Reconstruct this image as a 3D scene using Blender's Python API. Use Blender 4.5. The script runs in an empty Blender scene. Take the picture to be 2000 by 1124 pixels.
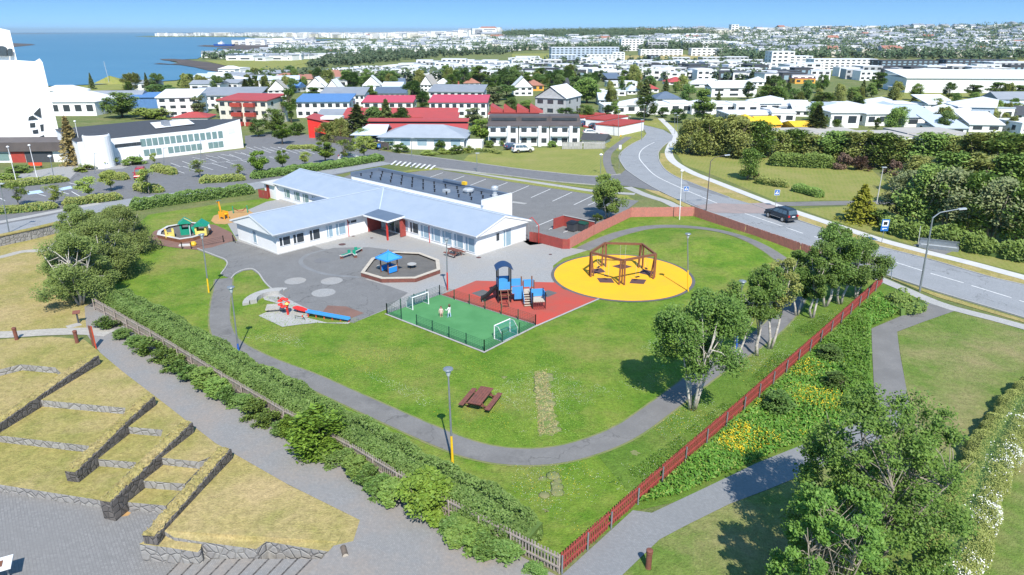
import bpy, bmesh, math, random
import numpy as np
from mathutils import Vector, Matrix
from mathutils.geometry import delaunay_2d_cdt, tessellate_polygon
R = math.radians
sc = bpy.context.scene
C = sc.collection
# ---------------------------------------------------------------- camera, sky, sun, exposure
F = 1333.0; PITCH = math.atan((562-62)/F); H = 25.0
SP, CP = math.sin(PITCH), math.cos(PITCH)
cam = bpy.data.cameras.new("camera"); camo = bpy.data.objects.new("camera", cam); C.objects.link(camo)
cam.sensor_width = 36; cam.lens = 36*F/2000; cam.clip_start = .5; cam.clip_end = 60000
camo.location = (0, 0, H); camo.rotation_euler = (math.pi/2-PITCH, 0, 0); sc.camera = camo
SUN_AZ, SUN_EL = R(-78), R(49)            # towards the sun: behind the camera, a little to the right
w = bpy.data.worlds.new("World"); sc.world = w; w.use_nodes = True
nt = w.node_tree; bg = nt.nodes["Background"]
sky = nt.nodes.new("ShaderNodeTexSky"); sky.sky_type = 'NISHITA'; sky.sun_disc = False
sky.sun_elevation = SUN_EL; sky.sun_rotation = R(90)-SUN_AZ
sky.altitude = 0; sky.air_density = 1.15; sky.dust_density = 0.05; sky.ozone_density = .7
tc = nt.nodes.new("ShaderNodeTexCoord"); sx = nt.nodes.new("ShaderNodeSeparateXYZ"); cx = nt.nodes.new("ShaderNodeCombineXYZ")
mz = nt.nodes.new("ShaderNodeMath"); mz.operation = 'MULTIPLY_ADD'; mz.inputs[1].default_value = 5.0; mz.inputs[2].default_value = .28
nm = nt.nodes.new("ShaderNodeVectorMath"); nm.operation = 'NORMALIZE'
nt.links.new(tc.outputs["Generated"], sx.inputs[0]); nt.links.new(sx.outputs[2], mz.inputs[0])
nt.links.new(sx.outputs[0], cx.inputs[0]); nt.links.new(sx.outputs[1], cx.inputs[1]); nt.links.new(mz.outputs[0], cx.inputs[2])
nt.links.new(cx.outputs[0], nm.inputs[0]); nt.links.new(nm.outputs[0], sky.inputs[0]); hsw = nt.nodes.new('ShaderNodeHueSaturation'); hsw.inputs['Saturation'].default_value = 1.22; hsw.inputs['Hue'].default_value = .492; nt.links.new(sky.outputs[0], hsw.inputs['Color']); nt.links.new(hsw.outputs[0], bg.inputs[0])
bg.inputs[1].default_value = 0.15
sl = bpy.data.lights.new("sun", 'SUN'); sl.energy = 4.1; sl.angle = R(.55); sl.color = (1, .95, .87)
so = bpy.data.objects.new("sun", sl); C.objects.link(so)
sd = Vector((math.cos(SUN_AZ)*math.cos(SUN_EL), math.sin(SUN_AZ)*math.cos(SUN_EL), math.sin(SUN_EL)))
so.location = sd*200; so.rotation_euler = sd.to_track_quat('Z', 'Y').to_euler()
sc.view_settings.view_transform = 'Standard'; sc.view_settings.look = 'None'; sc.view_settings.gamma = 1
sc.view_settings.exposure = 0.78; sc.view_settings.use_curve_mapping = False
sc.cycles.max_bounces = 5; sc.cycles.transparent_max_bounces = 12; sc.cycles.volume_bounces = 0
sc.cycles.diffuse_bounces = 3; sc.cycles.glossy_bounces = 2; sc.cycles.transmission_bounces = 3

# ---------------------------------------------------------------- where a point of the place lies
def smooth(a, b, x):
    t = min(1, max(0, (x-a)/(b-a))); return t*t*(3-2*t)
def hill(X, Y):                            # the suburb hill on the right, flat elsewhere
    if Y < 330: return 0.0
    s = X/max(Y, 1)
    A = np.interp(s, [-.2, -.06, .0, .1, .3, .5, .72, .9], [0, 8, 20, 24, 26.5, 28, 34, 37])
    return float(A*smooth(420, 1700, math.hypot(X, Y)))
def ray(x, y):
    u = (x-1000)/F; v = (y-562)/F
    return u, CP-v*SP, -(SP+v*CP)
def G(x, y, z=0.0):
    a, b, c = ray(x, y); t = (z-H)/c
    return Vector((a*t, b*t, z))
def GH(x, y):                              # on the hill
    a, b, c = ray(x, y); t = 150.
    while t < 9000:
        if H+c*t < hill(a*t, b*t): break
        t *= 1.01
    return Vector((a*t, b*t, hill(a*t, b*t)))
def mpp(x, y, z=0.0): return (z-H)/ray(x, y)[2]/F
def hgt(xb, yb, yt, z=0.0):
    Y = G(xb, yb, z).y; a, b, c = ray(xb, yt)
    return H+Y*c/b-z
def PX(pts, z=0.0): return [G(p[0], p[1], p[2] if len(p) > 2 else z) for p in pts]
def back(X, Y, Z):
    dz = H-Z; d = Y*CP+dz*SP
    return 1000+F*X/d, 562+F*(dz*CP-Y*SP)/d

# ---------------------------------------------------------------- materials
def newmat(n):
    m = bpy.data.materials.new(n); m.use_nodes = True
    return m, m.node_tree, m.node_tree.nodes["Principled BSDF"]
def nd(t, k, **kw):
    n = t.nodes.new(k)
    for a, b in kw.items(): setattr(n, a, b)
    return n
def noise(t, scale, detail=4, rough=.6, vec=None):
    n = nd(t, "ShaderNodeTexNoise"); n.inputs["Scale"].default_value = scale; n.inputs["Detail"].default_value = detail; n.inputs["Roughness"].default_value = rough
    if vec: t.links.new(vec, n.inputs["Vector"])
    return n.outputs[0]
def rampf(t, f, a, b):
    n = nd(t, "ShaderNodeMapRange"); n.inputs[1].default_value = a; n.inputs[2].default_value = b
    t.links.new(f, n.inputs[0]); return n.outputs[0]
def mix(t, f, a, b):
    n = nd(t, "ShaderNodeMix", data_type='RGBA')
    if isinstance(f, (int, float)): n.inputs[0].default_value = f
    else: t.links.new(f, n.inputs[0])
    for i, q in ((6, a), (7, b)):
        if isinstance(q, tuple): n.inputs[i].default_value = (*q[:3], 1)
        else: t.links.new(q, n.inputs[i])
    return n.outputs[2]
def pos(t, obj=False):
    return nd(t, "ShaderNodeTexCoord").outputs["Object"] if obj else nd(t, "ShaderNodeNewGeometry").outputs["Position"]
def bump(t, b, h, s, d=.02):
    n = nd(t, "ShaderNodeBump"); n.inputs["Strength"].default_value = s; n.inputs["Distance"].default_value = d
    t.links.new(h, n.inputs["Height"]); t.links.new(n.outputs[0], b.inputs["Normal"])
M = {}
def M_(n, c, rough=.6, c2=None, sc_=1.5, metal=0, bmp=0, obj=False, spec=None, wear=False):
    m, t, b = newmat(n); b.inputs["Roughness"].default_value = rough; b.inputs["Metallic"].default_value = metal
    if spec is not None: b.inputs["Specular IOR Level"].default_value = spec
    v = pos(t, obj)
    if c2 is None: c2 = tuple(q*.82 for q in c)
    f = noise(t, sc_, 5, .65, v); cc = mix(t, rampf(t, f, .35, .65), c, c2)
    if wear: cc = mix(t, rampf(t, noise(t, .13, 7, .75, v), .56, .62), cc, tuple(q*.8 for q in c)); cc = mix(t, rampf(t, noise(t, 9, 3, .8, v), .35, .75), cc, tuple(q*.72 for q in c2))
    if wear: vo = nd(t, "ShaderNodeTexVoronoi", feature='DISTANCE_TO_EDGE'); vo.inputs["Scale"].default_value = .09; nz = nd(t, "ShaderNodeTexNoise"); nz.inputs["Scale"].default_value = .6; nz.inputs["Detail"].default_value = 6; t.links.new(v, nz.inputs["Vector"]); vm = nd(t, "ShaderNodeVectorMath", operation='MULTIPLY_ADD'); vm.inputs[1].default_value = (5, 5, 0); t.links.new(nz.outputs["Color"], vm.inputs[0]); t.links.new(v, vm.inputs[2]); t.links.new(vm.outputs[0], vo.inputs["Vector"]); cc = mix(t, rampf(t, vo.outputs["Distance"], .006, .0), cc, tuple(q*.55 for q in c2))
    t.links.new(cc, b.inputs["Base Color"])
    if bmp: bump(t, b, noise(t, sc_*12, 3, .6, v), bmp)
    M[n] = m; return m
def M_grass(n, a, b_, dry, dryness=.5, stripe=0, fl=0):
    m, t, b = newmat(n); v = pos(t); b.inputs["Roughness"].default_value = .85; b.inputs["Specular IOR Level"].default_value = .15
    c = mix(t, rampf(t, noise(t, .35, 5, .65, v), .36, .64), a, b_)
    c = mix(t, rampf(t, noise(t, .11, 6, .7, v), .62-dryness*.3, .78-dryness*.2), c, dry)
    sp = noise(t, 7, 3, .8, v); fine = noise(t, 2.2, 4, .75, v)
    hs = nd(t, "ShaderNodeHueSaturation"); mr = nd(t, "ShaderNodeMapRange")
    mr.inputs[1].default_value = .3; mr.inputs[2].default_value = .7; mr.inputs[3].default_value = .55; mr.inputs[4].default_value = 1.45
    ad = nd(t, "ShaderNodeMath", operation='MULTIPLY_ADD'); ad.inputs[1].default_value = .5; t.links.new(sp, ad.inputs[0])
    hf = nd(t, "ShaderNodeMath", operation='MULTIPLY'); hf.inputs[1].default_value = .5; t.links.new(fine, hf.inputs[0]); t.links.new(hf.outputs[0], ad.inputs[2])
    t.links.new(ad.outputs[0], mr.inputs[0]); t.links.new(mr.outputs[0], hs.inputs["Value"]); t.links.new(c, hs.inputs["Color"])
    col = hs.outputs[0]
    if stripe:
        wv = nd(t, "ShaderNodeTexWave"); wv.inputs["Scale"].default_value = .45; wv.inputs["Distortion"].default_value = 3; wv.inputs["Detail"].default_value = 2; wv.inputs["Detail Scale"].default_value = .5
        mp = nd(t, "ShaderNodeMapping"); mp.inputs["Rotation"].default_value = (0, 0, R(stripe)); t.links.new(v, mp.inputs[0]); t.links.new(mp.outputs[0], wv.inputs[0])
        col = mix(t, rampf(t, wv.outputs["Fac"], -.6, 2.4), col, dry)
    t.links.new(col, b.inputs["Base Color"]); bump(t, b, sp, .8, .12)
    M[n] = m; return m
def M_leaf(n, a, b_, tr=.22, rnd=.5, bl=None):
    m, t, b = newmat(n); b.inputs["Roughness"].default_value = .55; b.inputs["Specular IOR Level"].default_value = .25
    g = nd(t, "ShaderNodeNewGeometry"); oi = nd(t, "ShaderNodeObjectInfo")
    c = mix(t, g.outputs["Random Per Island"], a, b_)
    f2 = rampf(t, noise(t, .9, 3, .6, nd(t, "ShaderNodeTexCoord").outputs["Object"]), .35, .65)
    hs = nd(t, "ShaderNodeHueSaturation"); mr = nd(t, "ShaderNodeMapRange"); mr.inputs[3].default_value = 1-rnd*.5; mr.inputs[4].default_value = 1+rnd*.5
    ad = nd(t, "ShaderNodeMath", operation='ADD'); hf = nd(t, "ShaderNodeMath", operation='MULTIPLY'); hf.inputs[1].default_value = .5
    h2 = nd(t, "ShaderNodeMath", operation='MULTIPLY'); h2.inputs[1].default_value = .5
    t.links.new(f2, hf.inputs[0]); t.links.new(oi.outputs["Random"], h2.inputs[0]); t.links.new(hf.outputs[0], ad.inputs[0]); t.links.new(h2.outputs[0], ad.inputs[1])
    t.links.new(ad.outputs[0], mr.inputs[0]); t.links.new(mr.outputs[0], hs.inputs["Value"]); t.links.new(c, hs.inputs["Color"])
    h3 = nd(t, "ShaderNodeMapRange"); h3.inputs[3].default_value = .491; h3.inputs[4].default_value = .509; t.links.new(oi.outputs["Random"], h3.inputs[0]); t.links.new(h3.outputs[0], hs.inputs["Hue"])
    t.links.new(hs.outputs[0], b.inputs["Base Color"])
    tl = nd(t, "ShaderNodeBsdfTranslucent"); t.links.new(hs.outputs[0], tl.inputs[0])
    ms = nd(t, "ShaderNodeMixShader"); ms.inputs[0].default_value = tr
    t.links.new(b.outputs[0], ms.inputs[1]); t.links.new(tl.outputs[0], ms.inputs[2]); t.links.new(ms.outputs[0], t.nodes["Material Output"].inputs[0])
    M[n] = m; return m
def M_brick(n, c1, c2, mort, scale, bw=.5, rh=.25, rot=0, bmp=.3, off=.5, msz=.02, patch=None):
    m, t, b = newmat(n); b.inputs["Roughness"].default_value = .85; v = pos(t)
    mp = nd(t, "ShaderNodeMapping"); mp.inputs["Rotation"].default_value = (0, 0, R(rot)); t.links.new(v, mp.inputs[0])
    k = nd(t, "ShaderNodeTexBrick"); k.offset = off
    for i, q in enumerate((c1, c2, mort)): k.inputs[i+1].default_value = (*q, 1)
    k.inputs["Scale"].default_value = scale; k.inputs["Brick Width"].default_value = bw; k.inputs["Row Height"].default_value = rh; k.inputs["Mortar Size"].default_value = msz
    t.links.new(mp.outputs[0], k.inputs[0])
    c = mix(t, rampf(t, noise(t, .25, 5, .7, v), .4, .75), k.outputs[0], patch or tuple(q*.75 for q in c1))
    c = mix(t, rampf(t, noise(t, 6, 4, .7, v), .3, .9), c, tuple(q*.6 for q in c1))
    t.links.new(c, b.inputs["Base Color"]); bump(t, b, k.outputs[1], -bmp, .02)
    M[n] = m; return m
def M_stone(n, c1, c2, mort, scale):
    m, t, b = newmat(n); b.inputs["Roughness"].default_value = .9; v = pos(t)
    vo = nd(t, "ShaderNodeTexVoronoi", feature='DISTANCE_TO_EDGE'); vo.inputs["Scale"].default_value = scale; t.links.new(v, vo.inputs["Vector"])
    v2 = nd(t, "ShaderNodeTexVoronoi"); v2.inputs["Scale"].default_value = scale; t.links.new(v, v2.inputs["Vector"])
    sp = nd(t, "ShaderNodeSeparateColor"); t.links.new(v2.outputs["Color"], sp.inputs[0])
    c = mix(t, sp.outputs[0], c1, c2); c = mix(t, rampf(t, noise(t, 5, 4, .7, v), .4, .8), c, tuple(q*.6 for q in c1))
    c = mix(t, rampf(t, vo.outputs["Distance"], .035, .0), c, mort)
    t.links.new(c, b.inputs["Base Color"]); bump(t, b, rampf(t, vo.outputs["Distance"], 0, .12), .9, .05)
    M[n] = m; return m
M_grass('lawn', (.085, .175, .015), (.16, .23, .03), (.22, .22, .06), .5)
M_grass('meadow', (.15, .2, .035), (.22, .24, .055), (.27, .25, .085), .5, 20)
M_grass('dry_grass', (.235, .225, .065), (.34, .28, .1), (.4, .305, .15), .65)
M_grass('wild', (.085, .16, .02), (.12, .19, .03), (.17, .19, .05), .4)
M_grass('rough_lawn', (.1, .17, .028), (.15, .2, .045), (.25, .22, .1), .6)
M_grass('land', (.11, .145, .05), (.15, .175, .055), (.2, .19, .085), .5)
M_('asphalt', (.19, .19, .195), .9, (.15, .15, .155), .8, wear=True, bmp=.15)
M_('asphalt_old', (.2, .198, .196), .9, (.165, .163, .16), .5, wear=True, bmp=.15)
M_('road', (.3, .31, .325), .85, (.26, .27, .28), .35, wear=True, bmp=.12)
M_('road_seam', (.2, .205, .21), .9, (.16, .165, .17), .7)
M_('path_asphalt', (.15, .145, .14), .9, (.2, .193, .185), .5, wear=True, bmp=.2)
M_('concrete', (.42, .41, .39), .85, (.36, .355, .34), .9, wear=True, bmp=.1)
M_('concrete_pale', (.52, .51, .485), .85, (.45, .445, .43), .8)
M_('red_brick_mat', (.2, .11, .085), .85, (.16, .09, .07), .7)
M_('pave_red', (.3, .235, .215), .85, (.24, .2, .19), .6)
M_('dirt', (.2, .185, .09), .95, (.12, .17, .035), 1.1, bmp=.5)
M_('rock', (.1, .075, .06), .9, (.06, .05, .045), .05)
M_brick('pavers', (.36, .36, .355), (.3, .3, .3), (.2, .2, .195), 2.4, .5, .25, 40, .25, patch=(.33, .3, .265))
M_brick('plaza', (.27, .262, .253), (.195, .19, .184), (.1, .1, .098), 3.2, .5, .5, 52, .5, .5, .03)
M_brick('plaza_path', (.28, .272, .262), (.23, .224, .217), (.17, .17, .165), 3.2, .5, .25, 52, .4, patch=(.3, .245, .2))
M_brick('path_paver', (.26, .265, .27), (.21, .215, .22), (.15, .155, .16), 3.2, .5, .25, 30, .3)
M_brick('flag_path', (.46, .43, .38), (.4, .37, .33), (.25, .23, .19), .9, .5, .5, 10, .4)
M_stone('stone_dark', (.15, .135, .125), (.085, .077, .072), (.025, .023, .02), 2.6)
M_stone('stone_pale', (.33, .32, .3), (.25, .24, .235), (.15, .14, .13), 2.0)
M_('line_white', (.72, .72, .7), .7, (.55, .55, .54), 2)
M_('line_blue', (.35, .5, .7), .7, (.45, .55, .68), 2)
M_('rubber_red', (.44, .055, .035), .9, (.32, .075, .055), .3, bmp=.2)
M_('rubber_yellow', (.84, .4, .005), .85, (.74, .36, .015), .35, bmp=.1)
M_('turf_green', (.055, .2, .065), .9, (.075, .24, .085), .5, bmp=.3)
M_('sand_dark', (.13, .122, .112), .95, (.1, .095, .088), 1.2, bmp=.4)
M_('mat_brown', (.1, .05, .05), .9)
M_('bark_mulch', (.45, .26, .09), .95, (.36, .22, .1), 2, bmp=.4)
M_('white_wall', (.8, .8, .79), .75, (.74, .74, .735), .5)
M_('church_white', (.82, .82, .81), .7, (.77, .77, .765), .2)
M_('cream_wall', (.7, .66, .56), .8); M_('grey_wall', (.42, .43, .44), .8); M_('blue_wall', (.42, .5, .6), .7)
M_('dark_wall', (.06, .065, .075), .7); M_('orange_wall', (.75, .38, .06), .7); M_('red_wall', (.38, .05, .035), .7); M_('bright_red', (.7, .03, .02), .6)
M_('roof_metal', (.5, .56, .64), .35, (.46, .52, .6), .6); M_('roof_blue', (.1, .22, .45), .5); M_('roof_red', (.4, .06, .055), .6, (.34, .06, .055), .3)
M_('roof_rose', (.5, .06, .1), .6, (.44, .07, .1), .3)
M_('roof_hip', (.33, .36, .4), .45, (.29, .32, .36), .4); M_('roof_grey', (.26, .28, .31), .6, (.22, .24, .27), .3); M_('roof_dark', (.06, .063, .07), .7); M_('roof_brown', (.11, .09, .085), .7, (.085, .072, .07), .5)
M_('roof_white', (.7, .71, .72), .6, (.62, .63, .65), .2); M_('roof_slate', (.12, .155, .21), .5, (.1, .135, .19), .8); M_('roof_tan', (.42, .39, .35), .8, (.36, .34, .31), .2)
M_('roof_orange', (.36, .16, .11), .7)
M_('glass_dark', (.035, .045, .055), .08, (.05, .06, .07), 1); M_('glass_car', (.06, .1, .14), .06, (.1, .15, .19), 1); M_('glass_blue', (.24, .36, .44), .12, (.3, .4, .46), .8); M_('glass_green', (.2, .3, .29), .15)  # glass_car: the blue sky reflection is put into its base colour
M_('wood_red', (.34, .055, .045), .75, (.25, .05, .04), 2.5); M_('wood_redgrey', (.52, .19, .15), .85, (.4, .16, .13), 3); M_('wood_grey', (.36, .31, .27), .9, (.26, .21, .18), 3)
M_('wood_brown', (.2, .08, .04), .7, (.14, .06, .035), 4, obj=True); M_('wood_pale', (.48, .43, .36), .8, (.4, .35, .28), 3); M_('wood_table', (.2, .07, .05), .8, (.13, .05, .04), 3)
M_('metal_grey', (.3, .33, .35), .4, metal=.5); M_('metal_light', (.55, .58, .6), .4, metal=.3); M_('lamp_glass', (.5, .55, .58), .2); M_('white_paint', (.8, .8, .8), .5)
M_('yellow_paint', (.8, .5, .02), .5); M_('blue_paint', (.03, .12, .45), .5); M_('red_paint', (.55, .03, .02), .5); M_('sky_blue', (.05, .3, .62), .5, (.06, .26, .55), 2)
M_('play_blue', (.02, .27, .75), .5, (.03, .23, .62), 2); M_('navy', (.02, .05, .13), .5); M_('black', (.012, .012, .014), .5); M_('rubber', (.02, .02, .02), .8); M_('dark_green', (.01, .06, .035), .5)
M_('play_green', (.01, .27, .17), .45); M_('play_yellow', (.75, .62, .16), .45); M_('play_orange', (.8, .35, .02), .5); M_('play_red', (.6, .08, .03), .5); M_('net_teal', (.02, .2, .22), .6); M_('rope_red', (.2, .03, .03), .8)
M_('sign_blue', (.01, .13, .42), .4); M_('sign_brown', (.16, .06, .035), .7); M_('rust', (.2, .07, .045), .75, (.14, .05, .035), 4)
M_('car_dark', (.035, .05, .07), .25, metal=.3); M_('car_red', (.42, .02, .03), .25, metal=.2); M_('car_white', (.75, .75, .76), .25); M_('car_blue', (.06, .1, .2), .25, metal=.3); M_('car_grey', (.3, .32, .33), .25, metal=.4)
M_('chrome', (.6, .6, .6), .2, metal=1); M_('tail_red', (.5, .01, .01), .3); M_('head_clear', (.8, .8, .8), .2)
M_('skin', (.55, .33, .24), .6); M_('hair', (.12, .07, .04), .7); M_('pink', (.75, .5, .46), .8); M_('cloth_white', (.75, .73, .7), .8); M_('cloth_blue', (.35, .5, .65), .8)
M_('bark', (.17, .13, .1), .9, (.1, .08, .06), 5, obj=True); M_('bark_birch', (.6, .56, .5), .8, (.3, .26, .22), 4, obj=True); M_('bark_pale', (.32, .28, .22), .85, (.2, .17, .13), 5, obj=True)
M_('flower_white', (.8, .8, .76), .8); M_('flower_yellow', (.85, .6, .02), .8); M_('slab_dark', (.11, .11, .11), .9)
M_leaf('leaf_mid', (0.124, 0.203, 0.0405), (0.219, 0.311, 0.0675)); M_leaf('leaf_dark', (.08, .15, .034), (.155, .235, .06)); M_leaf('leaf_bright', (0.131, 0.22, 0.0275), (0.214, 0.308, 0.044))
M_leaf('leaf_olive', (.19, .225, .05), (.32, .345, .1)); M_leaf('leaf_thicket', (.115, .16, .035), (.195, .245, .065)); M_leaf('leaf_hedge', (.095, .18, .035), (.19, .29, .075)); M_leaf('leaf_brown', (0.251, 0.198, 0.0814), (0.376, 0.303, 0.116)); M_leaf('leaf_spruce', (0.0756, 0.119, 0.042), (0.181, 0.21, 0.056)); M_leaf('leaf_gold', (0.2, 0.22, 0.02), (0.32, 0.32, 0.04))
M_leaf('leaf_poplar', (.075, .155, .025), (.19, .31, .058), .3); M_leaf('leaf_birch', (.07, .13, .022), (.15, .23, .045)); M_leaf('leaf_red', (.13, .085, .06), (.2, .13, .09)); M_leaf('leaf_lime', (0.199, 0.276, 0.046), (0.335, 0.402, 0.092)); M_leaf('leaf_herb', (0.0756, 0.18, 0.02), (0.14, 0.26, 0.035)); M_leaf('leaf_far', (0.0583, 0.102, 0.048), (0.117, 0.156, 0.078))
M_leaf('leaf_dry', (0.31, 0.232, 0.093), (0.4, 0.357, 0.171)); M_leaf('leaf_silver', (.15, .19, .07), (.27, .3, .14))

# ---------------------------------------------------------------- mesh building
class MB:
    def __init__(s): s.v = []; s.f = []; s.m = []
    def add(s, vs, fs, mi=0):
        o = len(s.v); s.v += [tuple(q) for q in vs]; s.f += [tuple(i+o for i in f) for f in fs]; s.m += [mi]*len(fs); return s
    def box(s, c, d, rz=0, mi=0, rx=0, ry=0):
        m = Matrix.Rotation(rz, 3, 'Z') @ Matrix.Rotation(ry, 3, 'Y') @ Matrix.Rotation(rx, 3, 'X'); c = Vector(c)
        vs = [c+m @ Vector((a*d[0]/2, b*d[1]/2, e*d[2]/2)) for a in (-1, 1) for b in (-1, 1) for e in (-1, 1)]
        return s.add(vs, [(0, 1, 3, 2), (4, 6, 7, 5), (0, 4, 5, 1), (2, 3, 7, 6), (0, 2, 6, 4), (1, 5, 7, 3)], mi)
    def mm(s, a, b, mi=0): return s.box([(a[i]+b[i])/2 for i in range(3)], [abs(b[i]-a[i]) for i in range(3)], 0, mi)
    def bar(s, p, q, w, h=None, mi=0):
        p, q = Vector(p), Vector(q); d = q-p; l = d.length
        if l < 1e-5: return s
        d /= l; up = Vector((0, 0, 1)) if abs(d.z) < .95 else Vector((0, 1, 0)); a = d.cross(up).normalized()*w/2; b = a.cross(d).normalized()*(h or w)/2
        return s.add([p-a-b, p+a-b, p+a+b, p-a+b, q-a-b, q+a-b, q+a+b, q-a+b], [(3, 2, 1, 0), (4, 5, 6, 7), (0, 1, 5, 4), (1, 2, 6, 5), (2, 3, 7, 6), (3, 0, 4, 7)], mi)
    def tube(s, pts, r, n=8, mi=0):
        pts = [Vector(p) for p in pts]; rs = r if isinstance(r, (list, tuple)) else [r]*len(pts); vs = []; fs = []; ref = None
        for i, p in enumerate(pts):
            d = (pts[min(i+1, len(pts)-1)]-pts[max(i-1, 0)]).normalized()
            if ref is None: ref = Vector((1, 0, 0)) if abs(d.x) < .9 else Vector((0, 1, 0))
            a = (ref-d*ref.dot(d)).normalized(); b = d.cross(a); ref = a
            vs += [p+(a*math.cos(2*math.pi*k/n)+b*math.sin(2*math.pi*k/n))*rs[i] for k in range(n)]
        for i in range(len(pts)-1):
            for k in range(n): fs.append((i*n+k, i*n+(k+1) % n, (i+1)*n+(k+1) % n, (i+1)*n+k))
        fs += [tuple(reversed(range(n))), tuple(range((len(pts)-1)*n, len(pts)*n))]
        return s.add(vs, fs, mi)
    def lathe(s, prof, n=16, c=(0, 0, 0), mi=0):
        vs = []; fs = []
        for r, z in prof: vs += [(c[0]+r*math.cos(2*math.pi*k/n), c[1]+r*math.sin(2*math.pi*k/n), c[2]+z) for k in range(n)]
        for i in range(len(prof)-1):
            for k in range(n): fs.append((i*n+k, i*n+(k+1) % n, (i+1)*n+(k+1) % n, (i+1)*n+k))
        fs += [tuple(reversed(range(n))), tuple(range((len(prof)-1)*n, len(prof)*n))]
        return s.add(vs, fs, mi)
    def prism(s, poly, z0, z1, mi=0, mtop=None):       # poly: xy points or xyz tops; z0 bottom
        n = len(poly); ar = sum(poly[i][0]*poly[(i+1) % n][1]-poly[(i+1) % n][0]*poly[i][1] for i in range(n))
        if ar < 0: poly = list(reversed(poly))
        top = [(p[0], p[1], z1 if z1 is not None else p[2]) for p in poly]; bot = [(p[0], p[1], z0) for p in poly]
        s.add(bot+top, [(i, (i+1) % n, n+(i+1) % n, n+i) for i in range(n)], mi)
        tri = tessellate_polygon([[Vector((p[0], p[1], 0)) for p in top]])
        s.add(top, [t if (top[t[1]][0]-top[t[0]][0])*(top[t[2]][1]-top[t[0]][1])-(top[t[2]][0]-top[t[0]][0])*(top[t[1]][1]-top[t[0]][1]) > 0 else t[::-1] for t in tri], mi if mtop is None else mtop)
        return s
    def side(s, prof, y0, y1, mi=0, taper=None):       # profile (x,z) extruded along y
        n = len(prof); f = taper or (lambda x, z: 1)
        vs = [(x, y0*f(x, z), z) for x, z in prof]+[(x, y1*f(x, z), z) for x, z in prof]
        return s.add(vs, [tuple(range(n)), tuple(reversed(range(n, 2*n)))]+[((i+1) % n, i, n+i, n+(i+1) % n) for i in range(n)], mi)
    def build(s, name, mats, parent=None, smooth_=False, bevel=0):
        if not isinstance(mats, (list, tuple)): mats = [mats]
        me = bpy.data.meshes.new(name); me.from_pydata(s.v, [], s.f)
        for m in mats: me.materials.append(M[m] if isinstance(m, str) else m)
        if len(mats) > 1: me.polygons.foreach_set("material_index", s.m)
        if smooth_: me.polygons.foreach_set("use_smooth", [True]*len(s.f))
        me.update(); o = bpy.data.objects.new(name, me); C.objects.link(o)
        if parent: o.parent = parent
        if bevel:
            b = o.modifiers.new("bevel", 'BEVEL'); b.width = bevel; b.segments = 2; b.limit_method = 'ANGLE'
        return o
def tag(o, label=None, cat=None, group=None, kind=None):
    if label: o["label"] = label
    if cat: o["category"] = cat
    if group: o["group"] = group
    if kind: o["kind"] = kind
    return o
def thing(name, label, cat, loc, rz=0, group=None):
    o = bpy.data.objects.new(name, None); C.objects.link(o); o.location = loc; o.rotation_euler = (0, 0, rz); o.empty_display_size = .3
    return tag(o, label, cat, group)
def dup(root, loc, rz=None, s=None, label=None, group=None):
    r = root.copy(); C.objects.link(r); r.location = loc
    if rz is not None: r.rotation_euler = (0, 0, rz)
    if s is not None: r.scale = s if isinstance(s, (tuple, list)) else (s, s, s)
    if label: r["label"] = label
    if group: r["group"] = group
    for ch in root.children:
        c = ch.copy(); C.objects.link(c); c.parent = r
        for g in ch.children:
            d = g.copy(); C.objects.link(d); d.parent = c
    return r
def sheet(name, poly, z, mat, kind='structure', px=True, label=None, cat=None):
    pts = [G(p[0], p[1]) if px else Vector((p[0], p[1], 0)) for p in poly]
    mb = MB(); v = [(p.x, p.y, z) for p in pts]; tri = tessellate_polygon([[Vector((p.x, p.y, 0)) for p in pts]])
    mb.add(v, [t if (v[t[1]][0]-v[t[0]][0])*(v[t[2]][1]-v[t[0]][1])-(v[t[2]][0]-v[t[0]][0])*(v[t[1]][1]-v[t[0]][1]) > 0 else t[::-1] for t in tri])
    return tag(mb.build(name, mat), label, cat, None, kind)
def smoothline(pts, n=6):                   # Catmull-Rom through points
    P = [Vector(p) for p in pts]; out = []
    for i in range(len(P)-1):
        a, b, c, d = P[max(i-1, 0)], P[i], P[i+1], P[min(i+2, len(P)-1)]
        for k in range(n):
            t = k/n; out.append(.5*((2*b)+(c-a)*t+(2*a-5*b+4*c-d)*t*t+(3*b-a-3*c+d)*t**3))
    return out+[P[-1]]
def ribbon(line, width, z):                 # verts/faces of a flat strip along a world polyline
    v = []; f = []
    for i, p in enumerate(line):
        d = (line[min(i+1, len(line)-1)]-line[max(i-1, 0)]); d.z = 0; d.normalize(); n = Vector((-d.y, d.x, 0)); wd = width(i/(len(line)-1)) if callable(width) else width
        v += [(p.x-n.x*wd/2, p.y-n.y*wd/2, z), (p.x+n.x*wd/2, p.y+n.y*wd/2, z)]
    for i in range(len(line)-1): f.append((2*i, 2*i+2, 2*i+3, 2*i+1))
    return v, f
def strip(name, pts, width, z, mat, kind='structure', n=6):
    v, f = ribbon(smoothline(PX(pts), n), width, z); return tag(MB().add(v, f).build(name, mat), kind=kind)
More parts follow.
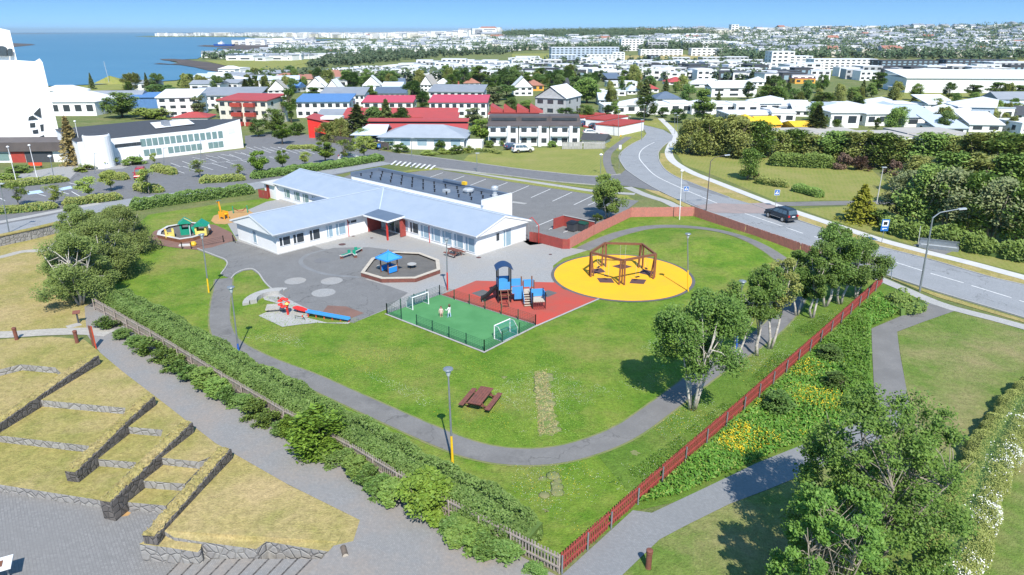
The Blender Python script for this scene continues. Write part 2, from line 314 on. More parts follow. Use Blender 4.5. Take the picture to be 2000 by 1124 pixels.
def npmesh(name, v, f, mats, parent=None, mi=None):
    me = bpy.data.meshes.new(name); nv, nf = len(v), len(f); k = f.shape[1]
    me.vertices.add(nv); me.vertices.foreach_set("co", np.ascontiguousarray(v, dtype=np.float32).ravel())
    me.loops.add(nf*k); me.loops.foreach_set("vertex_index", np.ascontiguousarray(f, dtype=np.int32).ravel())
    me.polygons.add(nf); me.polygons.foreach_set("loop_start", np.arange(0, nf*k, k, dtype=np.int32))
    if not isinstance(mats, (list, tuple)): mats = [mats]
    for m in mats: me.materials.append(M[m] if isinstance(m, str) else m)
    if mi is not None: me.polygons.foreach_set("material_index", np.ascontiguousarray(mi, dtype=np.int32))
    me.update(calc_edges=True); me.validate()
    o = bpy.data.objects.new(name, me); C.objects.link(o)
    if parent: o.parent = parent
    return o
def leaves(c, size, rng, up=.35, asp=.6):   # a bent-free quad leaf (or leaf spray) at each centre, random tilt with a bias to the sky
    n = len(c); nrm = rng.normal(size=(n, 3))*.75; nrm[:, 2] = np.abs(nrm[:, 2]); nrm += np.array([.25, -.75, 1.0])*(.45+up); nrm /= np.linalg.norm(nrm, axis=1)[:, None]
    r = rng.normal(size=(n, 3)); a = np.cross(nrm, r); a /= np.linalg.norm(a, axis=1)[:, None]+1e-9; b = np.cross(nrm, a)
    s = size*rng.uniform(.6, 1.3, n)[:, None]; a = a*s; b = b*s*asp
    v = np.stack([c-a, c-b*.9+a*.1, c+a, c+b*.9+a*.1], 1).reshape(-1, 3); f = np.arange(4*n).reshape(n, 4)
    return v, f
def inpoly(P, poly):
    x, y = P[:, 0], P[:, 1]; r = np.zeros(len(P), bool); n = len(poly); j = n-1
    for i in range(n):
        xi, yi, xj, yj = poly[i][0], poly[i][1], poly[j][0], poly[j][1]
        if yi != yj: r ^= ((yi > y) != (yj > y)) & (x < (xj-xi)*(y-yi)/(yj-yi)+xi)
        j = i
    return r
def scatter(poly, n, rng):
    A = np.array([(p[0], p[1]) for p in poly]); lo, hi = A.min(0), A.max(0); out = np.zeros((0, 2))
    while len(out) < n:
        q = rng.uniform(lo, hi, (n*2, 2)); out = np.vstack([out, q[inpoly(q, A)]])
    return out[:n]
# ================================================================ THE GROUND
HOLE = PX([(-400, 790), (-20, 722), (40, 711), (107, 717), (138, 746), (330, 800), (430, 880), (560, 958), (680, 1022), (655, 1068), (560, 1180), (300, 1400), (-500, 1400)])
rngG = np.random.default_rng(3)
pts = []
for D in list(np.geomspace(6, 9500, 52)):
    for a in np.linspace(-75, 75, 46): pts.append((D*math.sin(R(a)), D*math.cos(R(a))-12))
pts += [(x, y) for x in (-60, 60) for y in (-14, 0)]+[(x, -14) for x in range(-40, 41, 10)]
hv = [(p.x, p.y) for p in HOLE]; b0 = len(pts)
HA = np.array(hv)
keep = ~inpoly(np.array(pts), HA); pts = [p for p, k in zip(pts, keep) if k]; b0 = len(pts)
vin = [Vector(p) for p in pts]+[Vector(p) for p in hv]
ov, oe, of, *_ = delaunay_2d_cdt(vin, [(b0+i, b0+(i+1) % len(hv)) for i in range(len(hv))], [], 0, 1e-4)
cen = np.array([[sum(ov[i].x for i in f)/3, sum(ov[i].y for i in f)/3] for f in of]); inn = inpoly(cen, HA)
tag(MB().add([(p.x, p.y, hill(p.x, p.y)) for p in ov], [f for f, k in zip(of, inn) if not k]).build("ground", "land", smooth_=True), kind='structure')

# sea and far land
SEA = [(-700, 185), (-200, 176), (60, 171), (180, 166.5), (240, 164), (300, 161), (345, 158), (372, 150.5), (398, 146.5), (430, 143), (445, 141), (430, 137), (400, 133), (372, 128), (345, 124), (325, 119), (345, 117.5), (385, 116), (396, 110), (430, 107), (470, 106), (505, 105.5), (548, 104.5), (552, 100), (530, 97), (500, 95), (520, 88), (560, 84), (620, 80), (720, 74), (800, 70)]
sea_w = [G(x, y) for x, y in SEA]; sea_w += [Vector((-1200, 9000, 0)), Vector((0, 30000, 0)), Vector((-32000, 30000, 0)), Vector((-32000, 6000, 0))]
m, t, b = newmat("sea"); M["sea"] = m
b.inputs["Base Color"].default_value = (.035, .13, .24, 1); b.inputs["Roughness"].default_value = .32; b.inputs["Specular IOR Level"].default_value = .4
v = pos(t); mp = nd(t, "ShaderNodeMapping"); mp.inputs["Scale"].default_value = (.5, 1, 1); t.links.new(v, mp.inputs[0])
t.links.new(mix(t, rampf(t, noise(t, .006, 6, .7, mp.outputs[0]), .35, .65), (.06, .175, .275), (.09, .215, .31)), b.inputs["Base Color"])
bump(t, b, noise(t, .12, 4, .7, mp.outputs[0]), 1, 1.2)
sheet("sea", sea_w, .3, "sea", px=False)
def land(name, poly, z, mat): return sheet(name, poly, z, mat)
land("rocky_shore", [(300, 126.5), (312, 125), (335, 127), (348, 125), (345, 122), (318, 119), (312, 117), (335, 116.5), (365, 118), (385, 121), (405, 123), (430, 128), (450, 133), (466, 137), (450, 141), (430, 142.5), (405, 139), (380, 133), (352, 128.5)], .6, "rock")
land("harbour_land", [(384, 91), (400, 89), (430, 89.5), (452, 87), (500, 83.5), (540, 82), (640, 80), (640, 100), (540, 97), (500, 99.5), (470, 98), (425, 96), (424, 94.8), (460, 94), (420, 93)], .6, "rock")
land("far_headland", [(262, 72), (290, 70.8), (400, 70.2), (500, 70.2), (640, 70), (800, 71), (800, 74), (700, 77), (560, 78.5), (520, 77), (480, 73.5), (400, 73), (300, 73)], .8, "land")
land("low_island", [(-100, 86), (30, 85.3), (62, 87), (70, 88.5), (50, 90.5), (30, 92.5), (-100, 96)], .6, "rock")
land("far_shore", [(-400, 66.2), (60, 65.9), (160, 66.2), (60, 66.9), (-400, 67.4)], .6, "rock")
land("shore_grass", [(-100, 190), (60, 172), (180, 167.5), (240, 165), (300, 162), (345, 159.5), (380, 152), (450, 143), (470, 137), (445, 130), (410, 122), (398, 119), (500, 118), (590, 121), (600, 132), (480, 150), (420, 163), (330, 173), (200, 178)], .2, "meadow")
land("field", [(430, 119), (500, 119), (600, 118), (612, 122), (560, 132), (500, 144), (440, 146), (470, 136), (440, 126)], .32, "meadow")
# grassy bank of the motorway, and the motorway
strip("motorway_bank", [(530, 150), (600, 146), (700, 137), (800, 126), (900, 117), (1000, 109)], 22, .35, "dry_grass")
strip("motorway", [(560, 148.5), (650, 142), (750, 131), (850, 120.5), (1000, 107.5), (1075, 103), (1150, 101)], 11, .5, "concrete")

# ---------------------------------------------------------------- grass sheets
def grass_poly(name, poly, z, mat, step=None): return sheet(name, poly, z, mat)
MND = G(1392, 483); CIR = G(1215, 540)
def mound(x, y):
    h = 1.0*math.exp(-((x-MND.x)**2/52+(y-MND.y)**2/46))
    d = math.hypot(x-CIR.x, y-CIR.y); return h*smooth(7.6, 12, d)
YARD = PX([(1093, 1112), (1290, 935), (1450, 797), (1600, 663), (1722, 550), (1640, 520), (1562, 494), (1455, 457), (1355, 420), (1230, 422), (1112, 484), (1040, 476), (900, 440), (640, 370), (520, 388), (420, 400), (290, 420), (262, 445), (283, 480), (235, 532), (190, 600), (430, 748), (690, 888), (880, 998)])
gp = [(x, y) for x in np.arange(-50, 45, 1.6) for y in np.arange(26, 125, 1.6)]; gp = np.array(gp); yb = [(p.x, p.y) for p in YARD]
gp = gp[inpoly(gp, yb)]; vin = [Vector(p) for p in gp]+[Vector(p) for p in yb]; n0 = len(gp)
ov, oe, of, *_ = delaunay_2d_cdt(vin, [(n0+i, n0+(i+1) % len(yb)) for i in range(len(yb))], [], 0, 1e-4)
cen = np.array([[sum(ov[i].x for i in f)/3, sum(ov[i].y for i in f)/3] for f in of]); inn = inpoly(cen, yb)
tag(MB().add([(p.x, p.y, .02+mound(p.x, p.y)) for p in ov], [f for f, k in zip(of, inn) if k]).build("lawn", "lawn", smooth_=True), kind='structure')
sheet("wild_grass", [(1093, 1112), (1290, 935), (1450, 797), (1600, 663), (1722, 550), (1790, 576), (1795, 600), (1702, 642), (1707, 760), (1700, 830), (1560, 875), (1371, 958), (1324, 980), (1236, 1000)], .024, "wild")
sheet("wild_grass_strip", [(1240, 978), (1300, 925), (1450, 795), (1600, 660), (1718, 552), (1570, 590), (1548, 620), (1480, 685), (1400, 740), (1300, 815), (1225, 862), (1165, 888)], .031, "wild")
sheet("rough_lawn", [(1752, 650), (1800, 630), (1866, 606), (2000, 642), (2300, 720), (2300, 1300), (1200, 1300), (1216, 1124), (1288, 1055), (1339, 1028), (1426, 985), (1500, 957), (1600, 915), (1700, 875), (1760, 830), (1770, 760)], .018, "rough_lawn")
sheet("meadow", [(1315, 290), (1330, 300), (1420, 300), (1500, 297), (1700, 330), (1740, 365), (1742, 392), (1600, 392), (1520, 395), (1400, 345), (1335, 322)], .012, "meadow")
sheet("meadow", [(1560, 408), (1640, 404), (1740, 400), (1990, 400), (2300, 450), (2300, 590), (2000, 535), (1812, 488), (1650, 440)], .012, "meadow")
sheet("meadow", [(915, 303), (1000, 293), (1080, 288), (1175, 290), (1185, 310), (1190, 330), (1198, 341), (1160, 344), (1080, 337), (1000, 328), (940, 320), (905, 314)], .012, "meadow")
sheet("meadow", [(1230, 236), (1290, 232), (1325, 245), (1322, 262), (1300, 254), (1258, 244)], .012, "meadow")
sheet("meadow", [(1170, 268), (1225, 272), (1255, 258), (1262, 262), (1250, 275), (1228, 285), (1205, 295), (1195, 286), (1180, 286)], .012, "meadow")
sheet("meadow", [(1140, 278), (1225, 262), (1240, 252), (1262, 262), (1240, 280), (1210, 296), (1195, 290)], .009, "meadow")
sheet("dry_lawn", [(-300, 560), (0, 500), (120, 470), (200, 470), (215, 530), (185, 590), (176, 640), (100, 650), (0, 655), (-300, 660)], .012, "dry_grass")
sheet("dry_lawn", [(-300, 668), (0, 663), (100, 658), (165, 664), (196, 690), (240, 726), (320, 788), (420, 866), (560, 947), (705, 1017), (690, 1058), (657, 1067), (680, 1022), (560, 958), (430, 880), (330, 800), (138, 746), (107, 717), (40, 711), (-20, 722), (-300, 772)], .009, "dry_grass")
sheet("dirt_bed", [(0, 470), (110, 452), (125, 470), (90, 486), (60, 520), (95, 560), (60, 590), (0, 585)], .02, "dry_grass")

# ---------------------------------------------------------------- asphalt and paving
sheet("car_park", [(-300, 420), (-100, 360), (30, 350), (130, 330), (205, 322), (300, 310), (480, 292), (478, 266), (520, 262), (625, 264), (650, 276), (730, 293), (782, 301), (760, 320), (640, 346), (500, 371), (330, 391), (200, 409), (120, 441), (-300, 520)], .03, "asphalt")
sheet("church_forecourt", [(-300, 390), (-60, 345), (30, 340), (140, 322), (205, 312), (300, 309), (240, 330), (150, 336), (135, 352), (60, 352), (-100, 372)], .042, "pavers")
strip("road_west", [(-200, 494), (0, 449), (115, 427), (200, 405), (330, 385), (490, 365), (640, 337), (760, 316)], 5.2, .045, "road", n=4)
strip("footway_west", [(-200, 470), (0, 435), (115, 413), (195, 398)], 1.6, .056, "concrete", n=4)
sheet("street_east", [(700, 288), (728, 292), (782, 301), (875, 312), (1000, 329), (1080, 338), (1160, 345), (1212, 341), (1222, 332), (1250, 352), (1290, 375), (1225, 364), (1162, 362), (1080, 355), (1000, 345), (850, 328), (760, 319), (690, 306)], .05, "asphalt")
sheet("car_park", [(700, 335), (777, 341), (850, 331), (1000, 356), (1165, 382), (1248, 393), (1225, 410), (1168, 440), (1112, 470), (1035, 480), (950, 430), (800, 390), (640, 360)], .034, "asphalt_old")
sheet("road", [(1200, 246), (1237, 247), (1258, 254), (1263, 262), (1255, 272), (1235, 282), (1215, 297), (1209, 310), (1222, 332), (1250, 352), (1290, 375), (1350, 402), (1440, 434), (1565, 480), (1725, 536), (1833, 572), (2000, 622), (2400, 755), (2400, 650), (2000, 558), (1925, 540), (1812, 507), (1725, 485), (1650, 462), (1555, 430), (1470, 400), (1425, 387), (1335, 353), (1302, 335), (1288, 316), (1286, 299), (1297, 285), (1312, 275), (1315, 266), (1295, 254), (1250, 243)], .055, "road")
sheet("road_seam", [(1325, 362), (1352, 362), (1425, 388), (1418, 387.5), (1350, 366)], .068, "road_seam"); sheet("road_seam", [(1338, 352), (1425, 387), (1390, 380), (1345, 362)], .066, "road_seam")
for e in ([(1222, 332), (1250, 352), (1290, 375), (1350, 402), (1440, 434), (1565, 480), (1725, 536), (1833, 572), (2000, 622), (2300, 718)], [(2300, 627), (2000, 558), (1925, 540), (1812, 507), (1725, 485), (1650, 462), (1555, 430), (1470, 400)], [(1425, 387), (1335, 353), (1302, 335), (1288, 316), (1286, 299), (1297, 285), (1312, 275)], [(1263, 262), (1255, 272), (1235, 282), (1215, 297), (1209, 310), (1222, 332)], [(782, 301), (875, 312), (1000, 329), (1080, 338), (1160, 345), (1212, 341)], [(1162, 362), (1080, 355), (1000, 345), (850, 328)], [(500, 371), (330, 391), (230, 406)]):
    mbk = MB(); ln = smoothline(PX(e), 3)
    for a, b_ in zip(ln, ln[1:]): mbk.bar(a+Vector((0, 0, .05)), b_+Vector((0, 0, .05)), .16, .16)
    tag(mbk.build("kerb", "concrete"), kind='structure')
sheet("raised_crossing", [(1352, 403), (1400, 398), (1470, 400.5), (1530, 421), (1490, 418), (1440, 418), (1398, 417)], .072, "pave_red")
sheet("crossing_footway", [(1462, 398), (1490, 397), (1513, 402), (1522, 411), (1508, 413)], .062, "pave_red")
strip("footway", [(1290, 232), (1318, 262), (1310, 285), (1306, 299), (1315, 316), (1350, 337), (1400, 357), (1500, 396), (1525, 405), (1650, 447), (1725, 471), (1812, 494), (1900, 516), (2000, 543), (2300, 622)], 1.7, .05, "concrete_pale", n=4)
strip("side_path", [(1500, 400), (1560, 399), (1640, 397.5), (1740, 396), (1850, 396), (2000, 392)], 2.6, .036, "path_asphalt", n=3)
strip("footway", [(1195, 341), (1186, 318), (1188, 300), (1205, 285), (1228, 268)], 1.7, .036, "path_asphalt")
strip("footway", [(1225, 366), (1262, 382), (1300, 394), (1318, 403), (1345, 412)], 1.6, .04, "concrete", n=3)
strip("footway", [(850, 331), (890, 333), (1000, 350), (1100, 365), (1162, 374), (1240, 380)], 1.5, .04, "concrete", n=3)
for a in ([(860, 329.5), (1000, 347), (1100, 360), (1165, 367), (1220, 373), (1162, 371), (1100, 362.5), (1000, 348.5)], [(870, 334), (1000, 352), (1100, 367), (1162, 377), (1225, 383), (1240, 392), (1165, 382), (1000, 356.5)], [(778, 339), (800, 333), (850, 329), (870, 331.5), (820, 335)]): sheet("verge", a, .047, "meadow")
sheet("verge", [(1300, 334), (1336, 354), (1425, 388), (1470, 401), (1485, 396), (1400, 360), (1350, 340), (1312, 318), (1303, 300), (1290, 300), (1288, 316)], .03, "dry_grass")
sheet("verge", [(1540, 425), (1650, 461), (1725, 484), (1925, 539), (2200, 607), (2200, 600), (1900, 519), (1725, 474), (1650, 450), (1545, 415)], .034, "dry_grass")
sheet("verge", [(1240, 350), (1290, 376), (1350, 403), (1345, 409), (1310, 392), (1262, 372)], .032, "dry_grass")
sheet("verge", [(1400, 424), (1440, 436), (1565, 483), (1725, 539), (1833, 575), (2000, 625), (2300, 722), (2300, 735), (2000, 631), (1833, 582), (1740, 545), (1560, 492), (1440, 445)], .04, "dry_grass")
strip("footway", [(1700, 538), (1766, 566), (1800, 581), (1860, 603), (2000, 640), (2300, 735)], 1.35, .052, "concrete", n=3)
sheet("right_path", [(1788, 585), (1866, 606), (1800, 631), (1752, 649), (1757, 690), (1770, 760), (1778, 800), (1750, 840), (1690, 880), (1600, 916), (1500, 957), (1426, 985), (1339, 1028), (1288, 1055), (1216, 1124), (1190, 1160), (1060, 1160), (1100, 1122), (1236, 998), (1273, 1003), (1324, 979), (1371, 957), (1477, 906), (1560, 873), (1640, 842), (1700, 812), (1707, 760), (1703, 680), (1702, 643), (1745, 625), (1785, 608)], .038, "path_paver")
sheet("right_path_tarmac", [(1796, 590), (1866, 608), (1800, 631), (1752, 649), (1757, 690), (1770, 760), (1778, 800), (1712, 810), (1707, 760), (1703, 680), (1702, 643), (1745, 625), (1785, 608)], .05, "path_asphalt")
sheet("plaza_path", [(180, 592), (245, 640), (430, 764), (690, 905), (880, 1012), (1000, 1078), (1096, 1130), (1060, 1400), (300, 1400), (552, 1178), (652, 1067), (690, 1058), (703, 1017), (560, 946), (420, 866), (320, 788), (240, 727), (196, 690), (170, 655), (165, 600)], .03, "plaza_path")
strip("flagstone_path", [(-200, 658), (0, 655), (90, 650), (165, 648), (215, 652)], 1.5, .046, "flag_path")
strip("flagstone_path", [(-60, 512), (0, 503), (45, 492), (95, 488), (118, 470)], 1.2, .03, "flag_path")
# kindergarten yard
sheet("yard_paving", [(386, 489), (420, 502), (438, 509), (444, 516), (441, 526), (432, 538), (450, 545), (461, 537), (475, 530), (492, 528), (505, 537), (516, 553), (530, 567), (555, 584), (600, 608), (640, 622), (690, 632), (755, 605), (755, 616), (860, 578), (960, 560), (1170, 584), (1130, 575), (1083, 560), (1080, 520), (1100, 505), (1150, 489), (1112, 485), (1033, 470), (990, 440), (760, 400), (600, 380), (520, 395), (440, 430), (466, 475)], .034, "pavers")
sheet("yard_tarmac", [(386, 489), (420, 502), (438, 509), (444, 516), (441, 526), (432, 538), (450, 545), (461, 537), (475, 530), (492, 528), (505, 537), (516, 553), (530, 567), (555, 584), (600, 608), (640, 622), (690, 632), (752, 605), (797, 573), (760, 560), (712, 546), (760, 535), (830, 508), (787, 492), (722, 484), (653, 485), (636, 489), (607, 479.5), (544, 498), (462, 471), (440, 476)], .046, "asphalt_old")
mbk = MB(); ln = smoothline(PX([(640, 488), (605, 497), (589, 508), (590, 518), (610, 529), (645, 538), (705, 543)]), 5); v_, f_ = ribbon(ln, .5, .054); tag(mbk.add(v_, f_).build("tarmac_joint", "road_seam"), kind='structure')
for x, y, r in ((577, 550, 1.12), (648, 550, 1.15), (632, 573, 1.2), (629, 510, .9)):
    c = G(x, y); sheet("paver_circle", [(c.x+r*math.cos(k*math.pi/14), c.y+r*math.sin(k*math.pi/14)) for k in range(28)] if 0 else [Vector((c.x+r*math.cos(k*math.pi/14), c.y+r*math.sin(k*math.pi/14), 0)) for k in range(28)], .058, "pavers" if r > 1 else "asphalt", px=False)
for x, y, r in ((668.5, 478.5, .45), (690, 462.5, .22), (726, 466, .22), (935, 504, .3), (748, 497, .35), (1075, 498, .2)):
    c = G(x, y); sheet("manhole_cover", [Vector((c.x+r*math.cos(k*math.pi/8), c.y+r*math.sin(k*math.pi/8), 0)) for k in range(16)], .06, "mat_brown", px=False)
sheet("brick_apron", [(640, 598), (676, 600), (711, 613), (680, 625), (655, 622), (630, 611)], .058, "red_brick_mat")
sheet("brick_surround", [(288, 466), (302, 452), (330, 443), (370, 437), (420, 440), (452, 455), (462, 470), (440, 476), (415, 484), (385, 489), (350, 486), (310, 480), (292, 474)], .05, "red_brick_mat")
sheet("bark_mulch", [(412, 432), (418, 422), (445, 414), (480, 408), (500, 420), (470, 432), (440, 439), (420, 438)], .045, "bark_mulch")
sheet("concrete_apron", [(505, 618), (536, 604), (550, 607), (560, 599), (517, 587), (508, 575), (520, 573), (545, 573), (560, 584), (612, 610), (600, 622), (640, 632), (685, 631), (680, 634), (620, 632), (580, 636), (552, 640)], .062, "concrete")
sheet("rubber_mat", [(861, 577), (880, 570), (930, 549.5), (1085, 553), (1100, 566), (1170, 584.5), (1046, 639), (950, 608)], .056, "rubber_red")
for x, y in ((938, 574), (1068, 575)):
    c = G(x, y); sheet("landing_mat", [c+Vector((-.9, 0, 0)), c+Vector((0, -1, 0)), c+Vector((1.1, .2, 0)), c+Vector((.2, 1, 0))], .063, "slab_dark", px=False)
def disc(n, c, r, z, mat, k=64): return sheet(n, [Vector((c.x+r*math.cos(2*math.pi*i/k), c.y+r*math.sin(2*math.pi*i/k), 0)) for i in range(k)], z, mat, px=False)
disc("circle_border", CIR, 7.75, .062, "slab_dark"); disc("rubber_circle", CIR, 7.4, .07, "rubber_yellow")
PITCH_ = PX([(756, 614.5), (859, 577.5), (1046, 637), (946, 688)])
sheet("pitch_edging", [PITCH_[0]+Vector((-.25, -.05, 0)), PITCH_[1]+Vector((0, .2, 0)), PITCH_[2]+Vector((.3, 0, 0)), PITCH_[3]+Vector((0, -.3, 0))], .07, "concrete", px=False)
sheet("sports_turf", PITCH_, .08, "turf_green", px=False)
strip("mat_edging", [(1046, 639), (1170, 585)], .22, .074, "concrete", n=1)
ppts = [(437, 545), (436, 562), (430, 600), (431, 638), (450, 672), (510, 706), (600, 741), (700, 786), (800, 831), (870, 861), (930, 882), (1000, 893), (1080, 891), (1155, 873), (1225, 843), (1290, 798), (1340, 760), (1400, 716), (1460, 678), (1510, 640), (1546, 600), (1556, 570), (1546, 530), (1510, 502), (1450, 475), (1390, 455), (1330, 446), (1270, 446), (1215, 457), (1170, 473), (1138, 488)]
ln = smoothline(PX(ppts), 6); PATHLN = np.array([(p.x, p.y) for p in ln]); v_, f_ = ribbon(ln, lambda t: 1.75, 0); v_ = [(x, y, .052+mound(x, y)) for x, y, z in v_]
v2, f2 = ribbon(ln, 2.05, 0); v2 = [(x, y, .04+mound(x, y)) for x, y, z in v2]
tag(MB().add(v2, f2).build("path_edge_soil", "dirt"), kind='structure'); tag(MB().add(v_, f_).build("park_path", "path_asphalt"), kind='structure')
mbk = MB()
for e in ([(386, 487), (420, 500.5), (438, 507.5), (444, 515), (441, 524), (432, 536)], [(452, 545), (461, 535.5), (475, 528.5), (492, 526.5), (505, 535), (516, 551), (530, 565), (555, 582)]):
    l2 = smoothline(PX(e), 4)
    for a, b_ in zip(l2, l2[1:]): mbk.bar(a+Vector((0, 0, .05)), b_+Vector((0, 0, .05)), .14, .14)
tag(mbk.build("kerb", "concrete"), kind='structure')
# eroded patches of soil with hummocks on the lawn
def blobpatch(name, poly, z, mat, seed):
    c = sum((G(*p) for p in poly), Vector())/len(poly); r_ = random.Random(seed); out = []
    l2 = smoothline([G(*p) for p in poly]+[G(*poly[0])], 5)[:-1]
    return sheet(name, [p+Vector((r_.uniform(-.12, .12), r_.uniform(-.12, .12), 0)) for p in l2], z, mat, px=False)
blobpatch("bare_soil", [(1047, 730), (1064, 726), (1070, 760), (1082, 800), (1086, 845), (1068, 852), (1052, 842), (1050, 790)], .03, "dirt", 1)
for i, p in enumerate([(1066, 998, 7), (1240, 886, 14), (1058, 848, 14), (985, 738, 10), (1088, 935, 5), (1090, 963, 5)]):
    p = (p[0], p[1], p[2]*(.6 if i not in (6, 4) else .9)); blobpatch("bare_soil", [(p[0]-p[2], p[1]), (p[0], p[1]-p[2]*.6), (p[0]+p[2], p[1]), (p[0], p[1]+p[2]*.6)], .034+i*.0005, "dirt", i+5)

mbk = MB(); r_ = random.Random(8)
for k in range(60):
    t_ = r_.random(); p = G(1058+22*t_+r_.uniform(-14, 14), 730+115*t_) if k < 52 else G(1064+r_.uniform(-12, 26), 930+(k-52)*5.4)
    rr = r_.uniform(.12, .34); rr *= 1.25; mbk.lathe([(rr*1.1, 0), (rr*.85, rr*.1), (rr*.5, rr*.19), (.02, rr*.23)], 9, (p.x, p.y, .02))
tag(mbk.build("soil_hummocks", "dirt", smooth_=True), kind='structure')
# ---------------------------------------------------------------- painted lines
def line_px(mb, a, b, w_, z): 
    v, f = ribbon([G(*a), G(*b)], w_, z); mb.add(v, f)
mbk = MB()
for a, b in (((1452, 417), (1528, 443)), ((1536, 446), (1568, 457)), ((1590, 463), (1622, 474)), ((1645, 481), (1690, 495)), ((1705, 500), (1734, 509)), ((1747, 513), (1801, 530)), ((1817, 535), (1882, 554)), ((1897, 559), (1975, 583)), ((1990, 588), (2060, 610))): line_px(mbk, a, b, .16, .064)
cl = [(1278, 279), (1262, 287), (1251, 297), (1249, 310), (1262, 327), (1282, 345), (1327, 367), (1405, 400)]
sl_ = smoothline(PX(cl), 8); v_, f_ = ribbon(sl_, .17, .0642); mbk.add(v_, f_)
line_px(mbk, (1345, 350), (1420, 384), .1, .0644) if 0 else None
tag(mbk.build("road_marking", "line_white"), kind='structure')
mbk = MB()
for k in range(9):
    a = (768+k*9.5, 316.5+k*1.1); line_px(mbk, (a[0]+6, a[1]-1.5), (a[0]-4, a[1]+6.5), .42, .07)
tag(mbk.build("zebra_crossing", "line_white"), kind='structure')
mbk = MB()
for k in range(8):                                   # bays of the car park beside the building
    a = (860+k*42, 337.5+k*6.4); line_px(mbk, (a[0]+5, a[1]+.5), (a[0]-33, a[1]+14.5+k*.6), .13, .046)
for a, b in (((1047, 443), (1081, 429)), ((1072, 449), (1106, 436)), ((1100, 455), (1125, 447)), ((1148, 402), (1171, 392)), ((1195, 400), (1222, 392))): line_px(mbk, a, b, .13, .046)
for k in range(8): line_px(mbk, (310+k*23, 322.5-k*3.4), (333+k*25, 319-k*3.2) if 0 else (328+k*24, 329-k*2.9), .12, .044)   # bays of the church car park
for k in range(8): line_px(mbk, (330+k*28, 329-k*3.1), (360+k*28, 339-k*3.3), .12, .044)
for k in range(8): line_px(mbk, (375+k*28, 308-k*3.2), (400+k*28, 313-k*3.2), .12, .044)
for k in range(8): line_px(mbk, (480+k*16, 287+k*.3), (513+k*17, 299+k*.4), .12, .044)
line_px(mbk, (330, 329), (560, 303), .12, .0444)
for a, b in (((50, 372), (90, 384)), ((85, 366), (135, 380)), ((135, 358), (160, 364)), ((140, 375), (165, 389)), ((0, 388), (10, 393)), ((195, 377), (207, 381)), ((20, 405), (30, 410))): line_px(mbk, a, b, .14, .044)
tag(mbk.build("bay_marking", "line_white"), kind='structure')
for q in ([(50, 376), (78, 372), (86, 377), (55, 381)], [(113, 369), (138, 364), (142, 369), (117, 373.5)]): sheet("disabled_bay_marking", q, .048, "line_blue")
sheet("patch", [(1002, 394), (1030, 398), (1024, 400), (1000, 397)], .05, "concrete")

# ---------------------------------------------------------------- the sunken amphitheatre
ZP = -1.65
def onz(p, z): return G(p[0], p[1], z)
sheet("plaza", [Vector((-75, 70, 0)), Vector((-75, 12, 0)), Vector((4, 12, 0)), Vector((-4, 31, 0)), Vector((-10, 45, 0)), Vector((-30, 70, 0))], ZP, "plaza", px=False)
def terrace(poly, z, zz=None):
    mb = MB(); P = [onz(p, p[2] if len(p) > 2 else z) for p in poly]
    mb.prism(P, ZP-.4, None, 0, 1); return tag(mb.build("grass_terrace", ["stone_pale", "dry_grass"]), kind='structure')
terrace([(-700, 740), (-60, 738), (0, 722), (40, 712), (108, 718), (125, 735), (72, 781), (245, 797), (240, 833), (318, 840), (303, 893), (388, 902), (440, 880), (600, 960), (330, 780), (150, 700), (-100, 690), (-700, 700)], .012)
terrace([(-700, 850), (-100, 838), (0, 851), (173, 871), (181, 896), (265, 903), (278, 939), (361, 945), (470, 830), (300, 700), (-100, 690), (-700, 690)], -.53)
terrace([(-700, 960), (-100, 934), (0, 947), (194, 977), (248, 981), (324, 988), (480, 830), (300, 700), (-700, 690)], -1.08)
terrace([(318, 1036, -.1), (380, 945, 0), (446, 880, .013), (470, 872, .013), (560, 946, .013), (706, 1016, .013), (690, 1060, -.02), (668, 1082, -.1), (600, 1071, -.2), (520, 1058, -.3), (500, 1073, -.3), (440, 1065, -.3), (389, 1058, -.3), (340, 1050, -.25)], 0)
terrace([(272, 1063, -.55), (330, 1030, -.35), (400, 1030, -.35), (392, 1072, -.5), (386, 1079, -.6), (330, 1070, -.6)], 0)
